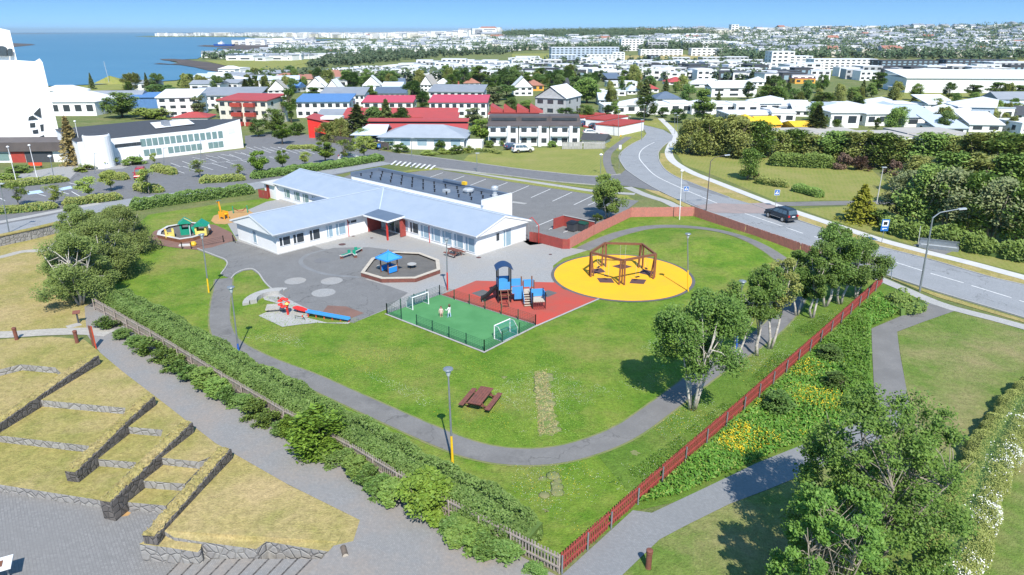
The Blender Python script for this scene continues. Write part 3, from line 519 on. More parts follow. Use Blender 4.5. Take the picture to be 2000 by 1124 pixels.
def radial_wall(line, label):
    # line: (x, y, z of the coping) from the top end to the bottom end; a stone wall with turf along its crown
    root = thing("retaining_wall", label, "wall", G(line[0][0], line[0][1], ZP), 0, "stone walls of the amphitheatre")
    L = [G(x, y, z) for x, y, z in line]; base = root.location; r_ = random.Random(len(label)); st = MB(); tf = MB()
    n = 14; P = [L[0].lerp(L[-1], i/n) if len(L) == 2 else None for i in range(n+1)]
    d = (L[-1]-L[0]); d.z = 0; d.normalize(); s = Vector((-d.y, d.x, 0))
    zs = [p.z for p in P]
    prof = [(p-s*.42, p+s*.42) for p in P]
    for i in range(n):
        a, b = prof[i]; c, e = prof[i+1]
        st.add([(q-base).to_tuple()[:2]+(z-base.z,) for q, z in ((a, ZP-.3), (b, ZP-.3), (e, ZP-.3), (c, ZP-.3), (a, zs[i]), (b, zs[i]), (e, zs[i+1]), (c, zs[i+1]))], [(0, 4, 7, 3), (1, 2, 6, 5), (4, 5, 6, 7)]+([(0, 1, 5, 4)] if i == 0 else [])+([(3, 7, 6, 2)] if i == n-1 else []))
    st.build("stonework", "stone_dark", root)
    m_ = 44; V = []; Fc = []
    for i in range(m_+1):
        p = L[0].lerp(L[-1], i/m_)-base; wob = .08*r_.uniform(-1, 1)
        for k, (o, h) in enumerate(((-.47, -.03), (-.4, .05), (-.05, .1), (.24, .05), (.31, .0))): V.append(tuple(p+s*(o+wob*(abs(o) > .3))+Vector((0, 0, h+.05*r_.uniform(-1, 1)))))
    for i in range(m_):
        for k in range(4): Fc.append((i*5+k, i*5+k+1, i*5+6+k, i*5+5+k))
    Fc += [(0, 1, 2, 3, 4), tuple(m_*5+k for k in (4, 3, 2, 1, 0))]
    tf.add(V, Fc).build("turf_crown", "dry_grass", root)
    lv, lf = leaves(np.array([[*(L[0].lerp(L[-1], r_.random())-base+s*r_.uniform(-.46, .46))] for k in range(420)])+np.array([0, 0, .12]), .09, np.random.default_rng(5), 0, .25)
    npmesh("dry_tufts", lv, lf, "leaf_dry", root)
radial_wall([(184, 694, .75), (-130, 910, -.3)], "dark stone wall topped with dry turf, uppermost and nearest the flagstone path")
radial_wall([(292, 774, .7), (138, 922, -.35)], "dark stone wall topped with dry turf, ending on the second grass terrace")
radial_wall([(366, 824, .75), (206, 980, -.35)], "turf topped stone wall whose square stone end stands on the plaza")
radial_wall([(440, 876, .7), (292, 1048, -.0)], "turf topped stone wall along the wedge lawn above the plaza corner")
mbk = MB()                                            # low steps going down to the plaza
for k in range(11):
    x0 = 330+k*28; z = ZP+.13*(k+1)
    a = [onz((x0+26, 1092), z), onz((x0+26+28, 1092), z), onz((x0-70+28, 1190), z), onz((x0-70, 1190), z)]
    mbk.prism(a, ZP-.3, z)
tag(mbk.build("plaza_steps", "plaza_path"), kind='structure'); mbk = MB()
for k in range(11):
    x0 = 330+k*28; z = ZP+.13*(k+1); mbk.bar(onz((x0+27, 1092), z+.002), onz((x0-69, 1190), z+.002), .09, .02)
tag(mbk.build("step_edge_strips", "stone_dark"), kind='structure')  # dark strips laid along the step edges so the steps show
sheet("litter_patch", [onz((245, 998), ZP), onz((256, 1002), ZP), onz((250, 1008), ZP), onz((235, 1010), ZP)], ZP+.01, "bark_mulch", px=False)
sw_ = [G(-90, 500), G(0, 481), (G(60, 468)), G(128, 451)]; root = thing("stone_wall", "long dark stone wall below the west road, left of the thicket", "wall", sw_[0]); mbk = MB(); tfk = MB()
for a, b_ in zip(sw_, sw_[1:]): mbk.bar(a-sw_[0]+Vector((0, 0, .6)), b_-sw_[0]+Vector((0, 0, .6)), .6, 1.3); tfk.bar(a-sw_[0]+Vector((0, .1, 1.3)), b_-sw_[0]+Vector((0, .1, 1.3)), .9, .12)
mbk.build("stonework", "stone_pale", root); tfk.build("turf_crown", "dry_grass", root)
root = thing("display_board", "white edged board with a brown panel cut by the bottom left corner", "board", G(-4, 1134, ZP), R(28)); MB().box((0, 0, .9), (1.6, 1.1, .07)).build("board", "white_paint", root); MB().box((0, 0, .945), (.8, .5, .02)).build("panel", "wood_brown", root); [MB().box((a, 0, .43), (.08, .08, .86)).build("leg", "metal_grey", root) for a in (-.5, .5)]
root = thing("wood_log", "sawn log end lying at the corner of the dry wedge lawn", "log", G(673, 1082, -.1), .4); MB().tube([(0, -.35, .14), (0, .35, .14)], .15, 12).build("stem", "bark", root); MB().tube([(0, -.36, .14), (0, -.352, .14)], .145, 12).build("cut_face", "wood_pale", root)
# ================================================================ THE KINDERGARTEN
O3 = G(931, 502); AK = R(-41.9)
kg = thing("kindergarten", "low white kindergarten with pale blue metal roofs and two wings round a paved yard", "building", O3, AK)
E1 = Vector((math.cos(AK), math.sin(AK), 0)); E2 = Vector((-E1.y, E1.x, 0))
def onwall(x, base, d, z=1.4):               # distance along a wall where the photo column x meets it
    k = (x-1000)/F; X0, Y0 = base.x, base.y
    return (k*(Y0*CP+(H-z)*SP)-X0)/(d.x-k*d.y*CP)
UW = lambda x, z=1.4: onwall(x, O3, E1, z)
VB = O3-E1*18.1
VW = lambda x, z=1.4: onwall(x, VB, E2, z)
WH = 2.62
mb = MB()                                     # walls: long wing, left wing, little end block
mb.mm((-44, 2.2, 0), (0, 8.9, WH)); mb.mm((-12.9, 0, 0), (-.001, 2.2, WH)); mb.mm((-44, 0, 0), (-18.1, 2.2, WH))
mb.mm((-27.5, -15.4, 0), (-18.1, 0, WH))
mb.mm((-47.5, -.4, 0), (-44, 4, 2.3))
mb.build("wall", "white_wall", kg)
mb = MB(); mb.mm((-44.02, -.05, 0), (.04, 8.95, .18)); mb.mm((-27.54, -15.44, 0), (-18.06, 0, .18)); mb.build("plinth", "concrete_pale", kg)
RZ, EZ = 4.25, 2.72                           # ridge and eaves
def roofslab(name, quad, t=.16, mats=("roof_metal", "white_wall")):
    mb = MB(); q = [Vector(p) for p in quad]; n = len(q); dn = Vector((0, 0, t))
    mb.add(q, [tuple(range(n))], 0); mb.add([p-dn for p in q], [tuple(reversed(range(n)))], 1)
    for i in range(n): mb.add([q[i]-dn, q[(i+1) % n]-dn, q[(i+1) % n], q[i]], [(0, 1, 2, 3)], 1)
    return mb.build(name, list(mats), kg)
m, t, b = newmat("seam_roof"); M["seam_roof"] = m; b.inputs["Roughness"].default_value = .38; b.inputs["Metallic"].default_value = .15
wv = nd(t, "ShaderNodeTexWave", bands_direction='X'); wv.inputs["Scale"].default_value = 2.2; t.links.new(pos(t, True), wv.inputs[0])
t.links.new(mix(t, rampf(t, noise(t, .5, 5, .7, pos(t, True)), .35, .7), (.36, .425, .51), (.42, .48, .56)), b.inputs["Base Color"]); bump(t, b, wv.outputs["Fac"], .8, .05)
m2, t, b = newmat("seam_roof_wing"); M["seam_roof_wing"] = m2; b.inputs["Roughness"].default_value = .38; b.inputs["Metallic"].default_value = .15
wv = nd(t, "ShaderNodeTexWave", bands_direction='Y'); wv.inputs["Scale"].default_value = 2.2; t.links.new(pos(t, True), wv.inputs[0])
t.links.new(mix(t, rampf(t, noise(t, .5, 5, .7, pos(t, True)), .35, .7), (.36, .425, .51), (.42, .48, .56)), b.inputs["Base Color"]); bump(t, b, wv.outputs["Fac"], .8, .05)
RV, RU = 4.45, -22.8; ov_ = .55
rs = ("seam_roof", "white_wall"); rw = ("seam_roof_wing", "white_wall")
roofslab("roof", [(-44.6, -ov_, EZ), (RU-4.7-ov_, -ov_, EZ), (RU, RV, RZ), (-44.6, RV, RZ)], .2, rs)
roofslab("roof", [(-18.1+ov_, -ov_, EZ), (.55, -ov_, EZ), (.55, RV, RZ), (RU, RV, RZ)], .2, rs)
roofslab("roof", [(-44.6, RV, RZ), (.55, RV, RZ), (.55, 9.45, EZ), (-44.6, 9.45, EZ)], .2, rs)
roofslab("roof", [(RU, -16, RZ), (-18.1+ov_, -16, EZ), (-18.1+ov_, -ov_, EZ), (RU, RV, RZ)], .2, rw)
roofslab("roof", [(RU-4.7-ov_, -16, EZ), (RU, -16, RZ), (RU, RV, RZ), (RU-4.7-ov_, -ov_, EZ)], .2, rw)
mb = MB(); mb.prism([(.5, -.5), (.5, 9.4), (.45, 9.4), (.45, -.5)], 0, .01) if 0 else None
mb.add([(.45, -.5, EZ-.2), (.45, 9.4, EZ-.2), (.45, 9.4, EZ-.18), (.45, RV, RZ-.18), (.45, -.5, EZ-.18), (.0, -.5, EZ-.2), (.0, 9.4, EZ-.2), (0, RV, RZ-.2)], [(0, 1, 2, 3, 4), (0, 5, 6, 1)]); mb.build("gable", "white_wall", kg); mb = MB()
mb.add([(-44.3, -.5, EZ-.18), (-44.3, 9.4, EZ-.18), (-44.3, RV, RZ-.18)], [(2, 1, 0)]); mb.build("gable", "white_wall", kg)
mb = MB(); mb.add([(RU-5.2, -15.9, EZ-.2), (RU+5.2, -15.9, EZ-.2), (RU+5.2, -15.9, EZ-.18), (RU, -15.9, RZ-.18), (RU-5.2, -15.9, EZ-.18), (RU-5.2, -15.4, EZ-.2), (RU+5.2, -15.4, EZ-.2)], [(0, 1, 2, 3, 4), (0, 5, 6, 1)]); mb.build("gable", "white_wall", kg)
mb = MB()
mb.bar((-18.1+.5, -.5, EZ+.03), (RU, RV, RZ+.05), .12, .04); mb.bar((-44.6, RV, RZ+.03), (.55, RV, RZ+.03), .22, .05); mb.bar((RU, -16, RZ+.03), (RU, RV, RZ+.03), .22, .05); mb.build("ridge_cap", "roof_metal", kg)
MB().bar((-17.5, -.62, EZ-.1), (.55, -.62, EZ-.1), .12, .12).build("gutter", "roof_grey", kg); MB().bar((-17.48, -16, EZ-.1), (-17.48, -3.2, EZ-.1), .12, .12).build("gutter", "roof_grey", kg)
mb = MB(); mb.mm((-47.9, -.8, 2.3), (-44.1, 4.3, 2.42)); mb.build("flat_roof", "concrete_pale", kg)
roofslab("porch_roof", [(-19.3, -3.1, 2.72), (-12.6, -3.1, 2.72), (-12.6, -.3, 2.86), (-19.3, -.3, 2.86)], .24, ("roof_slate", "white_wall"))
mb = MB(); mb.mm((-31.5, -2.4, 2.4), (-28.1, -.45, 2.52)); mb.build("porch_roof", "roof_slate", kg)
MB().mm((-13.25, -2.9, 0), (-13.07, -2.72, 2.5)).build("porch_post", "red_paint", kg)
for u0, u1, v0, v1 in ((-18.08, -18.0, -2.2, -.02), (-13.0, -12.88, -.9, -.02)): MB().mm((u0, v0, .1), (u1, v1, 2.5)).build("red_panel", "wood_red", kg)
MB().mm((-18.0, 2.1, 0), (-12.9, 2.24, 2.6)).build("porch_wall", "white_wall", kg)
def kwin(wall, a, b, z0, z1, pane="glass_blue", mull=True, name="window"):
    """one window: a frame proud of the wall, and its pane"""
    mb = MB(); a, b = min(a, b), max(a, b); fr = .07
    def put(m_, p, q, off0, off1):            # box in wall coordinates
        if wall == 'S': m_.mm((p[0], -off1, p[1]), (q[0], -off0, q[1]))
        elif wall == 'W': m_.mm((-18.1+off0, p[0], p[1]), (-18.1+off1, q[0], q[1]))
        elif wall == 'E': m_.mm((off0, p[0], p[1]), (off1, q[0], q[1]))
        elif wall == 'G': m_.mm((p[0], -15.4-off1, p[1]), (q[0], -15.4-off0, q[1]))
        elif wall == 'B': m_.mm((p[0], 2.1-off1, p[1]), (q[0], 2.1-off0, q[1]))
    put(mb, (a, z0), (a+fr, z1), .003, .06); put(mb, (b-fr, z0), (b, z1), .003, .06); put(mb, (a+fr, z0), (b-fr, z0+fr), .003, .06); put(mb, (a+fr, z1-fr), (b-fr, z1), .003, .06)
    if mull: put(mb, (a+(b-a)*.27, z0+fr), (a+(b-a)*.27+.12, z1-fr), .003, .06)
    f = mb.build(name, "white_paint", kg); p = MB(); put(p, (a+fr, z0+fr), (b-fr, z1-fr), .003, .03); p.build("pane", pane, f)
for x0, x1, pane, z0 in ((784, 798, "glass_blue", .75), (801, 818, "glass_dark", .75), (822, 839.5, "glass_blue", .55), (842.5, 861, "glass_blue", .5), (864, 883, "glass_blue", .5), (887, 905.5, "glass_blue", .5), (909, 928, "glass_blue", .4)): kwin('S', UW(x0), UW(x1), z0, 2.2, pane)
kwin('S', UW(771), UW(781.5), .1, 2.2, "glass_dark", False, "door")
for x0, x1, pane, z0, z1 in ((545, 567.5, "glass_dark", .95, 2.1), (572, 594, "glass_dark", .85, 2.1), (604, 625, "glass_dark", .75, 2.15), (637, 650, "glass_blue", .6, 2.2), (655, 675, "glass_blue", .6, 2.2), (678.5, 697, "glass_dark", 1.75, 2.2)): kwin('W', VW(x0), VW(x1), z0, z1, pane)
kwin('E', 4.6, 6.1, .08, 2.25, "glass_blue", True, "door"); kwin('E', 3.3, 4.0, 1.1, 2.2, "glass_dark", False)
kwin('G', -23.6, -22.7, .5, 2.1, "glass_blue", False)
for a, b_, z0, z1 in ((-17.8, -16.6, .05, 2.2), (-16.3, -15.4, 1.3, 2.2), (-14.6, -13.4, 1.3, 2.2)): kwin('B', a, b_, z0, z1, "glass_dark")
for a in (-34.5, -37, -39.4, -42.2): kwin('S', a, a+1.7, .7, 2.1, "glass_green")
MB().mm((-46.9, -.44, .05), (-46.0, -.4, 2.1)).build("door", "red_wall", kg)
for u, v in ((-13.0+6.1, .03),): pass
mb = MB(); mb.tube([(UW(839), -.06, .1), (UW(839), -.06, 2.6)], .05, 8); mb.build("downpipe", "red_paint", kg)
MB().tube([(-18.04, VW(679.5), .1), (-18.04, VW(679.5), 2.6)], .05, 8).build("downpipe", "red_paint", kg)
MB().tube([(-18.04, -15.3, .1), (-18.04, -15.3, 2.6)], .045, 8).build("downpipe", "white_paint", kg)
mb = MB(); mb.box((-15.0, 1.0, .6), (1.6, .8, .9)); mb.add([(-15.9, .5, 1.05), (-14.1, .5, 1.05), (-14.1, 1.5, 1.05), (-15.9, 1.5, 1.05), (-15, .5, 1.6), (-15, 1.5, 1.6)], [(0, 1, 4), (2, 3, 5), (0, 4, 5, 3), (1, 2, 5, 4)])
# flat roofed block behind
FB = (-37.6, 8.9, -7.9, 15.1)
mb = MB(); mb.mm((FB[0], FB[1]+.56, 0), (FB[2], FB[3], 3.25)); mb.mm((FB[2]-.25, FB[1]+.3, 3.25), (FB[2], FB[3], 3.9)); mb.build("wall", "white_wall", kg)
m, t, b = newmat("felt_roof"); M["felt_roof"] = m; b.inputs["Roughness"].default_value = .55
t.links.new(mix(t, rampf(t, noise(t, .35, 5, .7, pos(t, True)), .35, .7), (.085, .11, .15), (.12, .145, .185)), b.inputs["Base Color"])
MB().mm((FB[0], FB[1]+.5, 3.25), (FB[2]-.26, FB[3]-.02, 3.34)).build("felt_roof", "felt_roof", kg)
mb = MB(); mb.mm((FB[0]-.1, FB[3]-.35, 3.35), (FB[2]-.3, FB[3]+.06, 3.85)); mb.mm((FB[0]-.1, FB[1]+.5, 3.3), (FB[0]+.2, FB[3]-.36, 3.85)); mb.mm((-21.5, FB[3]-.5, 3.86), (-17.5, FB[3]+.0, 4.15)); mb.build("parapet", "roof_slate", kg)
MB().mm((FB[2]-.28, FB[1]+.3, 3.905), (FB[2]+.02, FB[3]+.02, 3.96)).build("coping", "roof_white", kg)
MB().mm((-17.5, FB[3]-.45, 3.86), (-16.8, FB[3]+.02, 4.3)).build("warning_box", "yellow_paint", kg)
r_ = random.Random(4)
for i in range(11):
    for j in range(3):
        u = -36+i*2.5+j*.5; v = 10.2+j*1.75
        if u < FB[2]-.6: MB().lathe([(.09, 3.3), (.09, 3.62), (.16, 3.66), (.16, 3.74), (.05, 3.8)], 8, (u, v, 0)).build("roof_vent", "black", kg)
mb = MB(); mb.lathe([(.6, 3.3), (.6, 3.6), (.85, 3.62), (.85, 3.85), (.7, 3.95), (.2, 3.98)], 6, (-14.6, 13.2, 0)); mb.build("roof_hood", "metal_light", kg)
MB().mm((-17.6, 10.9, 3.3), (-16.7, 11.6, 3.75)).build("roof_hatch", "metal_light", kg)
MB().lathe([(.42, 3.3), (.42, 3.7), (.3, 3.75), (.3, 4.35), (.5, 4.4), (.5, 4.75), (.38, 4.9), (.1, 4.95)], 14, (-9.8, 13.6, 0)).build("exhaust_stack", "metal_light", kg)
root = thing("playhouse", "dark green gabled playhouse standing under the porch of the kindergarten", "playhouse", O3+E1*-15.2+E2*.6, AK)
MB().mm((-.8, -.5, .04), (.8, .5, 1.0)).build("wall", "dark_wall", root)
MB().add([(-1, -.6, .95), (1, -.6, .95), (1, .6, .95), (-1, .6, .95), (0, -.6, 1.6), (0, .6, 1.6)], [(0, 1, 4), (2, 3, 5), (0, 4, 5, 3), (1, 2, 5, 4), (3, 2, 1, 0)]).build("roof", "dark_green", root)

# ================================================================ FENCES
def slat_fence(label, pts, h, mat_s, mat_p, mat_r, gap=.17, sw=.1, post_every=2.6, rails=(.35, .85), side=1, px=True, dense=False, group=None, cat="fence", name="picket_fence"):
    P = PX(pts) if px else pts; root = thing(name, label, cat, P[0], 0, group); b = P[0]; r_ = random.Random(len(pts))
    rl = MB(); posts = []; acc = 0
    for i, (p, q) in enumerate(zip(P, P[1:])):
        d = q-p; l = d.length; d /= l; n = Vector((-d.y, d.x, 0))*side; k = int(l/gap)
        sl2 = MB()
        for j in range(k):
            c = p+d*(gap*(j+.5))-b; hh = h*(1+r_.uniform(-.025, .025)); sl2.box(c+Vector((0, 0, hh/2+.04)), (sw*(1 if not dense else 1.0), .025, hh), math.atan2(d.y, d.x)+r_.uniform(-.03, .03), rx=r_.uniform(-.03, .03))
        sl2.build("slat_panel", mat_s, root)
        for z in rails: rl.bar(p-b+n*.045+Vector((0, 0, h*z)), q-b+n*.045+Vector((0, 0, h*z)), .045, .1)
        m_ = max(1, round(l/post_every))
        for j in range(m_): posts.append(p-b+d*(l*j/m_)+n*.115)
    posts.append(P[-1]-b)
    rl.build("rail", mat_r, root)
    for q in posts: MB().box(q+Vector((0, 0, h*.48)), (.075, .075, h*.98)).build("post", mat_p, root)
    return root
slat_fence("weathered grey picket fence between the clipped hedge and the paved path", [(188, 606), (300, 671), (440, 757), (560, 829), (690, 899), (780, 954), (880, 1010), (1000, 1074), (1092, 1121)], 1.2, "wood_grey", "wood_grey", "wood_grey", .19, .09, side=-1)
slat_fence("long red picket fence climbing from the near corner to the roadside birches", [(1094, 1119), (1190, 1032), (1290, 942), (1450, 802), (1600, 668), (1722, 556)], 1.15, "wood_red", "metal_grey", "wood_red", .2, .11, side=-1)
slat_fence("faded red board fence between the park path and the main road", [(1355, 423), (1455, 459), (1562, 497), (1640, 524)], 1.35, "wood_redgrey", "wood_redgrey", "wood_redgrey", .125, .11, side=1)
slat_fence("faded red board fence running from the bins up to the flagpole", [(1112, 487), (1160, 460), (1232, 425), (1355, 423)], 1.4, "wood_redgrey", "wood_redgrey", "wood_redgrey", .125, .11, side=1)
slat_fence("short bright red board fence and gate beside the kindergarten gable", [(1034, 472), (1053, 475), (1098, 487), (1112, 487)], 1.25, "wood_red", "wood_red", "wood_red", .125, .115, 1.6, side=1)
slat_fence("dark red solid board fence behind the willow thicket", [(212, 536), (240, 514), (278, 489)], 1.7, "wood_red", "wood_red", "wood_red", .12, .115)
slat_fence("low red board fence at the far end of the kindergarten", [(506, 386), (516, 388), (524, 390)], 1.3, "wood_red", "wood_red", "wood_red", .12, .115)
slat_fence("dark stained board fence in front of the grey hip roofed house", [(616, 272), (650, 279), (730, 290), (760, 294)], 1.7, "roof_brown", "roof_brown", "roof_brown", .3, .28, 3)
slat_fence("pale grey board fence below the brown roofed row houses", [(1098, 292), (1140, 292), (1183, 291)], 1.6, "concrete", "concrete", "concrete", .35, .3, 3)
root = thing("gate_arch", "red wire gate frame beside the kindergarten gable", "gate", G(1052, 476), R(48)); mb = MB()
for a, b_ in (((0, 0, 0), (0, 0, 2.3)), ((0, 2.3, 0), (0, 2.3, 2.3)), ((0, 0, 2.3), (0, 1.15, 3.2)), ((0, 1.15, 3.2), (0, 2.3, 2.3))): mb.bar(a, b_, .06)
mb.build("frame", "red_paint", root)
mb = MB()
for k in range(9): mb.bar((0, .25*k+.1, .1), (0, .25*k+.1, 2.2), .018)
mb.build("wire_panel", "rust", root)
# bins and their red shelter
sh = G(1118, 452); root = thing("bin_shelter", "low red board shelter around the waste bins by the car park", "shelter", sh, AK)
mb = MB(); mb.mm((-2.4, 1.2, 0), (2.6, 1.3, 1.5)); mb.mm((-2.5, -1.0, 0), (-2.4, 1.3, 1.5)); mb.build("board_wall", "wood_red", root)
MB().mm((-2.55, 1.15, 1.5), (2.65, 1.35, 1.56)).build("cap", "concrete", root)
def bin_(x, y, lab, w_, mat_l):
    r2 = thing("waste_bin", lab, "waste bin", G(x, y), AK)
    MB().add([(-w_*.8, -.45, .12), (w_*.8, -.45, .12), (w_*.8, .45, .12), (-w_*.8, .45, .12), (-w_, -.6, 1.15), (w_, -.6, 1.15), (w_, .6, 1.15), (-w_, .6, 1.15)], [(3, 2, 1, 0), (0, 1, 5, 4), (1, 2, 6, 5), (2, 3, 7, 6), (3, 0, 4, 7), (4, 5, 6, 7)]).build("body", "dark_wall", r2)
    MB().add([(-w_-.04, -.65, 1.155), (w_+.04, -.65, 1.155), (w_+.04, .65, 1.155), (-w_-.04, .65, 1.155), (-w_*.9, -.3, 1.35), (w_*.9, -.3, 1.35), (w_*.9, .5, 1.38), (-w_*.9, .5, 1.38)], [(0, 1, 5, 4), (1, 2, 6, 5), (2, 3, 7, 6), (3, 0, 4, 7), (4, 5, 6, 7), (3, 2, 1, 0)]).build("lid", mat_l, r2)
    for a in (-1, 1):
        for c in (-1, 1): MB().tube([(a*w_*.7, c*.38-.04, .09), (a*w_*.7, c*.38+.04, .09)], .085, 8).build("wheel", "rubber", r2)
bin_(1118, 452, "narrow all black waste bin inside the red shelter", .62, "black"); bin_(1139, 452, "wide waste bin with a green lid inside the red shelter", .72, "dark_green"); bin_(1153, 449, "black waste bin beside the green lidded one, half behind the fence", .55, "black")

# ================================================================ LAMPS, POLES, SIGNS
def path_lamp(x, y, ytop, mat_low, lab, top=None, lowf=.3):
    h = hgt(x, y, ytop); b = G(x, y); tx = (top if top is not None else x)
    pt = G(tx, ytop, h); dx = max(-.8, min(.8, pt.x-b.x)); root = thing("path_lamp", lab, "lamp post", b, 0, "lamp posts of the playground")
    P = lambda f: (dx*f, 0, h*f)
    MB().tube([P(0), P(lowf)], [.085, .075], 12).build("painted_base", mat_low, root)
    MB().tube([P(lowf), P(.93)], [.07, .05], 12).build("pole", "metal_grey", root)
    c = P(.92)
    MB().lathe([(.06, 0), (.09, .05), (.2, .42), (.21, .44)], 14, c).build("lantern", "lamp_glass", root)
    MB().lathe([(.26, .44), (.31, .47), (.28, .53), (.1, .58)], 14, c).build("cap", "metal_grey", root)
path_lamp(884, 905, 720, "yellow_paint", "yellow based lamp post beside the park path, near the large picnic table", 875)
path_lamp(466, 687, 562, "blue_paint", "blue based lamp post leaning over the hedge side of the path", 451, .13)
path_lamp(408, 572, 458, "yellow_paint", "yellow based lamp post on the lawn in front of the left play circle", 394, .25)
path_lamp(874, 568, 467, "red_paint", "red based lamp post between the sandpit and the sports pitch", 872, .36)
path_lamp(1344, 570, 457, "yellow_paint", "yellow based lamp post on the edge of the yellow rubber circle", 1343, .38)
path_lamp(1436, 705, 548, "blue_paint", "blue based lamp post among the birch trunks by the path", 1450, .45)
def pole(name, x, y, ytop, xt, r, mat, lab, cat, group=None, arm=None, head=None):
    h = hgt(x, y, ytop); b = G(x, y); pt = G(xt, ytop, h); dx = max(-1.6, min(1.6, pt.x-b.x)); root = thing(name, lab, cat, b, 0, group)
    MB().tube([(0, 0, 0), (dx, 0, h)], [r, r*.6], 10).build("pole", mat, root)
    if arm:
        L = arm; MB().tube([(dx, 0, h-.05), (dx+L*.25, .0, h+.5), (dx+L, 0, h+.85)], [r*.6, r*.5, r*.4], 8).build("arm", mat, root)
        MB().box((dx+L+.3*math.copysign(1, L), 0, h+.86), (.75, .3, .13), ry=-.1).build("lamp_head", "metal_light", root)
    if head == 'ball': MB().lathe([(.03, -.05), (.22, 0), (.24, .12), (.12, .22), (.02, .24)], 12, (dx, 0, h)).build("finial", "white_paint", root)
    if head == 'flat': MB().box((dx+.15, 0, h+.05), (.7, .35, .12)).build("lamp_head", "metal_light", root)
    if head == 'dome': MB().lathe([(.05, 0), (.16, .05), (.16, .25), (.34, .28), (.3, .4), (.1, .5)], 12, (dx, 0, h-.25)).build("lamp_head", "white_paint", root)
    return root
pole("street_lamp", 1796, 570, 425, 1822, .11, "metal_grey", "tall curved street lamp in front of the bus stop bench", "street lamp", None, 2.4)
pole("street_lamp", 1379, 413, 315, 1388, .09, "roof_brown", "dark street lamp with a curved arm at the bend of the main road", "street lamp", None, 2.0)
pole("street_lamp", 1712, 398, 328, 1725, .09, "concrete_pale", "pale street lamp on the side path behind the golden spruce", "street lamp", None, None, 'flat')
pole("street_lamp", 1173, 340, 303, 1174, .06, "metal_grey", "white capped path lamp at the mouth of the east street", "street lamp", None, None, 'dome')
pole("street_lamp", 804, 330, 270, 804, .08, "metal_grey", "grey street lamp behind the flat black roof", "street lamp", None, None, 'flat')
pole("street_lamp", 932, 336, 300, 931, .07, "metal_grey", "thin lamp on the verge of the east street", "street lamp", None, None, 'flat')
pole("street_lamp", 106, 350, 306, 97, .07, "metal_grey", "grey lantern post in front of the church entrance", "street lamp", None, None, 'dome')
pole("street_lamp", 18, 455, 360, 0, .08, "metal_grey", "grey street lamp at the left road edge", "street lamp", None, None, 'flat')
for i, (x, y, yt) in enumerate(((1208, 268, 215), (1258, 240, 205), (1253, 275, 235), (1318, 262, 222), (1323, 258, 226), (1229, 252, 228), (320, 330, 290), (392, 318, 275), (185, 340, 300))):
    pole("street_lamp", x, y, yt, x, .07, "metal_grey", ["thin grey mast beside the red roofed garages", "thin grey mast on the lawn at the far road bend", "low grey lamp on the grass tongue inside the bend", "left one of two grey masts before the willow belt", "right one of two grey masts before the willow belt", "grey mast on the path behind the road bend", "grey lamp in the middle of the church car park", "grey lamp near the white parish building", "grey lamp on the island beside the red car"][i], "street lamp", None, None, 'flat')
pole("flagpole", 1327, 430, 335, 1332, .07, "white_paint", "white flagpole behind the faded red fence", "flagpole", None, None, 'ball')
for (x, y, yt, xt), l_ in zip(((32, 355, 288, 15), (73, 350, 285, 57), (164, 321, 238, 146)), ("left white flagpole by the church hedge", "middle white flagpole, in front of the orange bench", "right white flagpole, beside the tall conifer")): pole("flagpole", x, y, yt, xt, .07, "white_paint", l_, "flagpole", "white flagpoles by the church", None, 'ball')
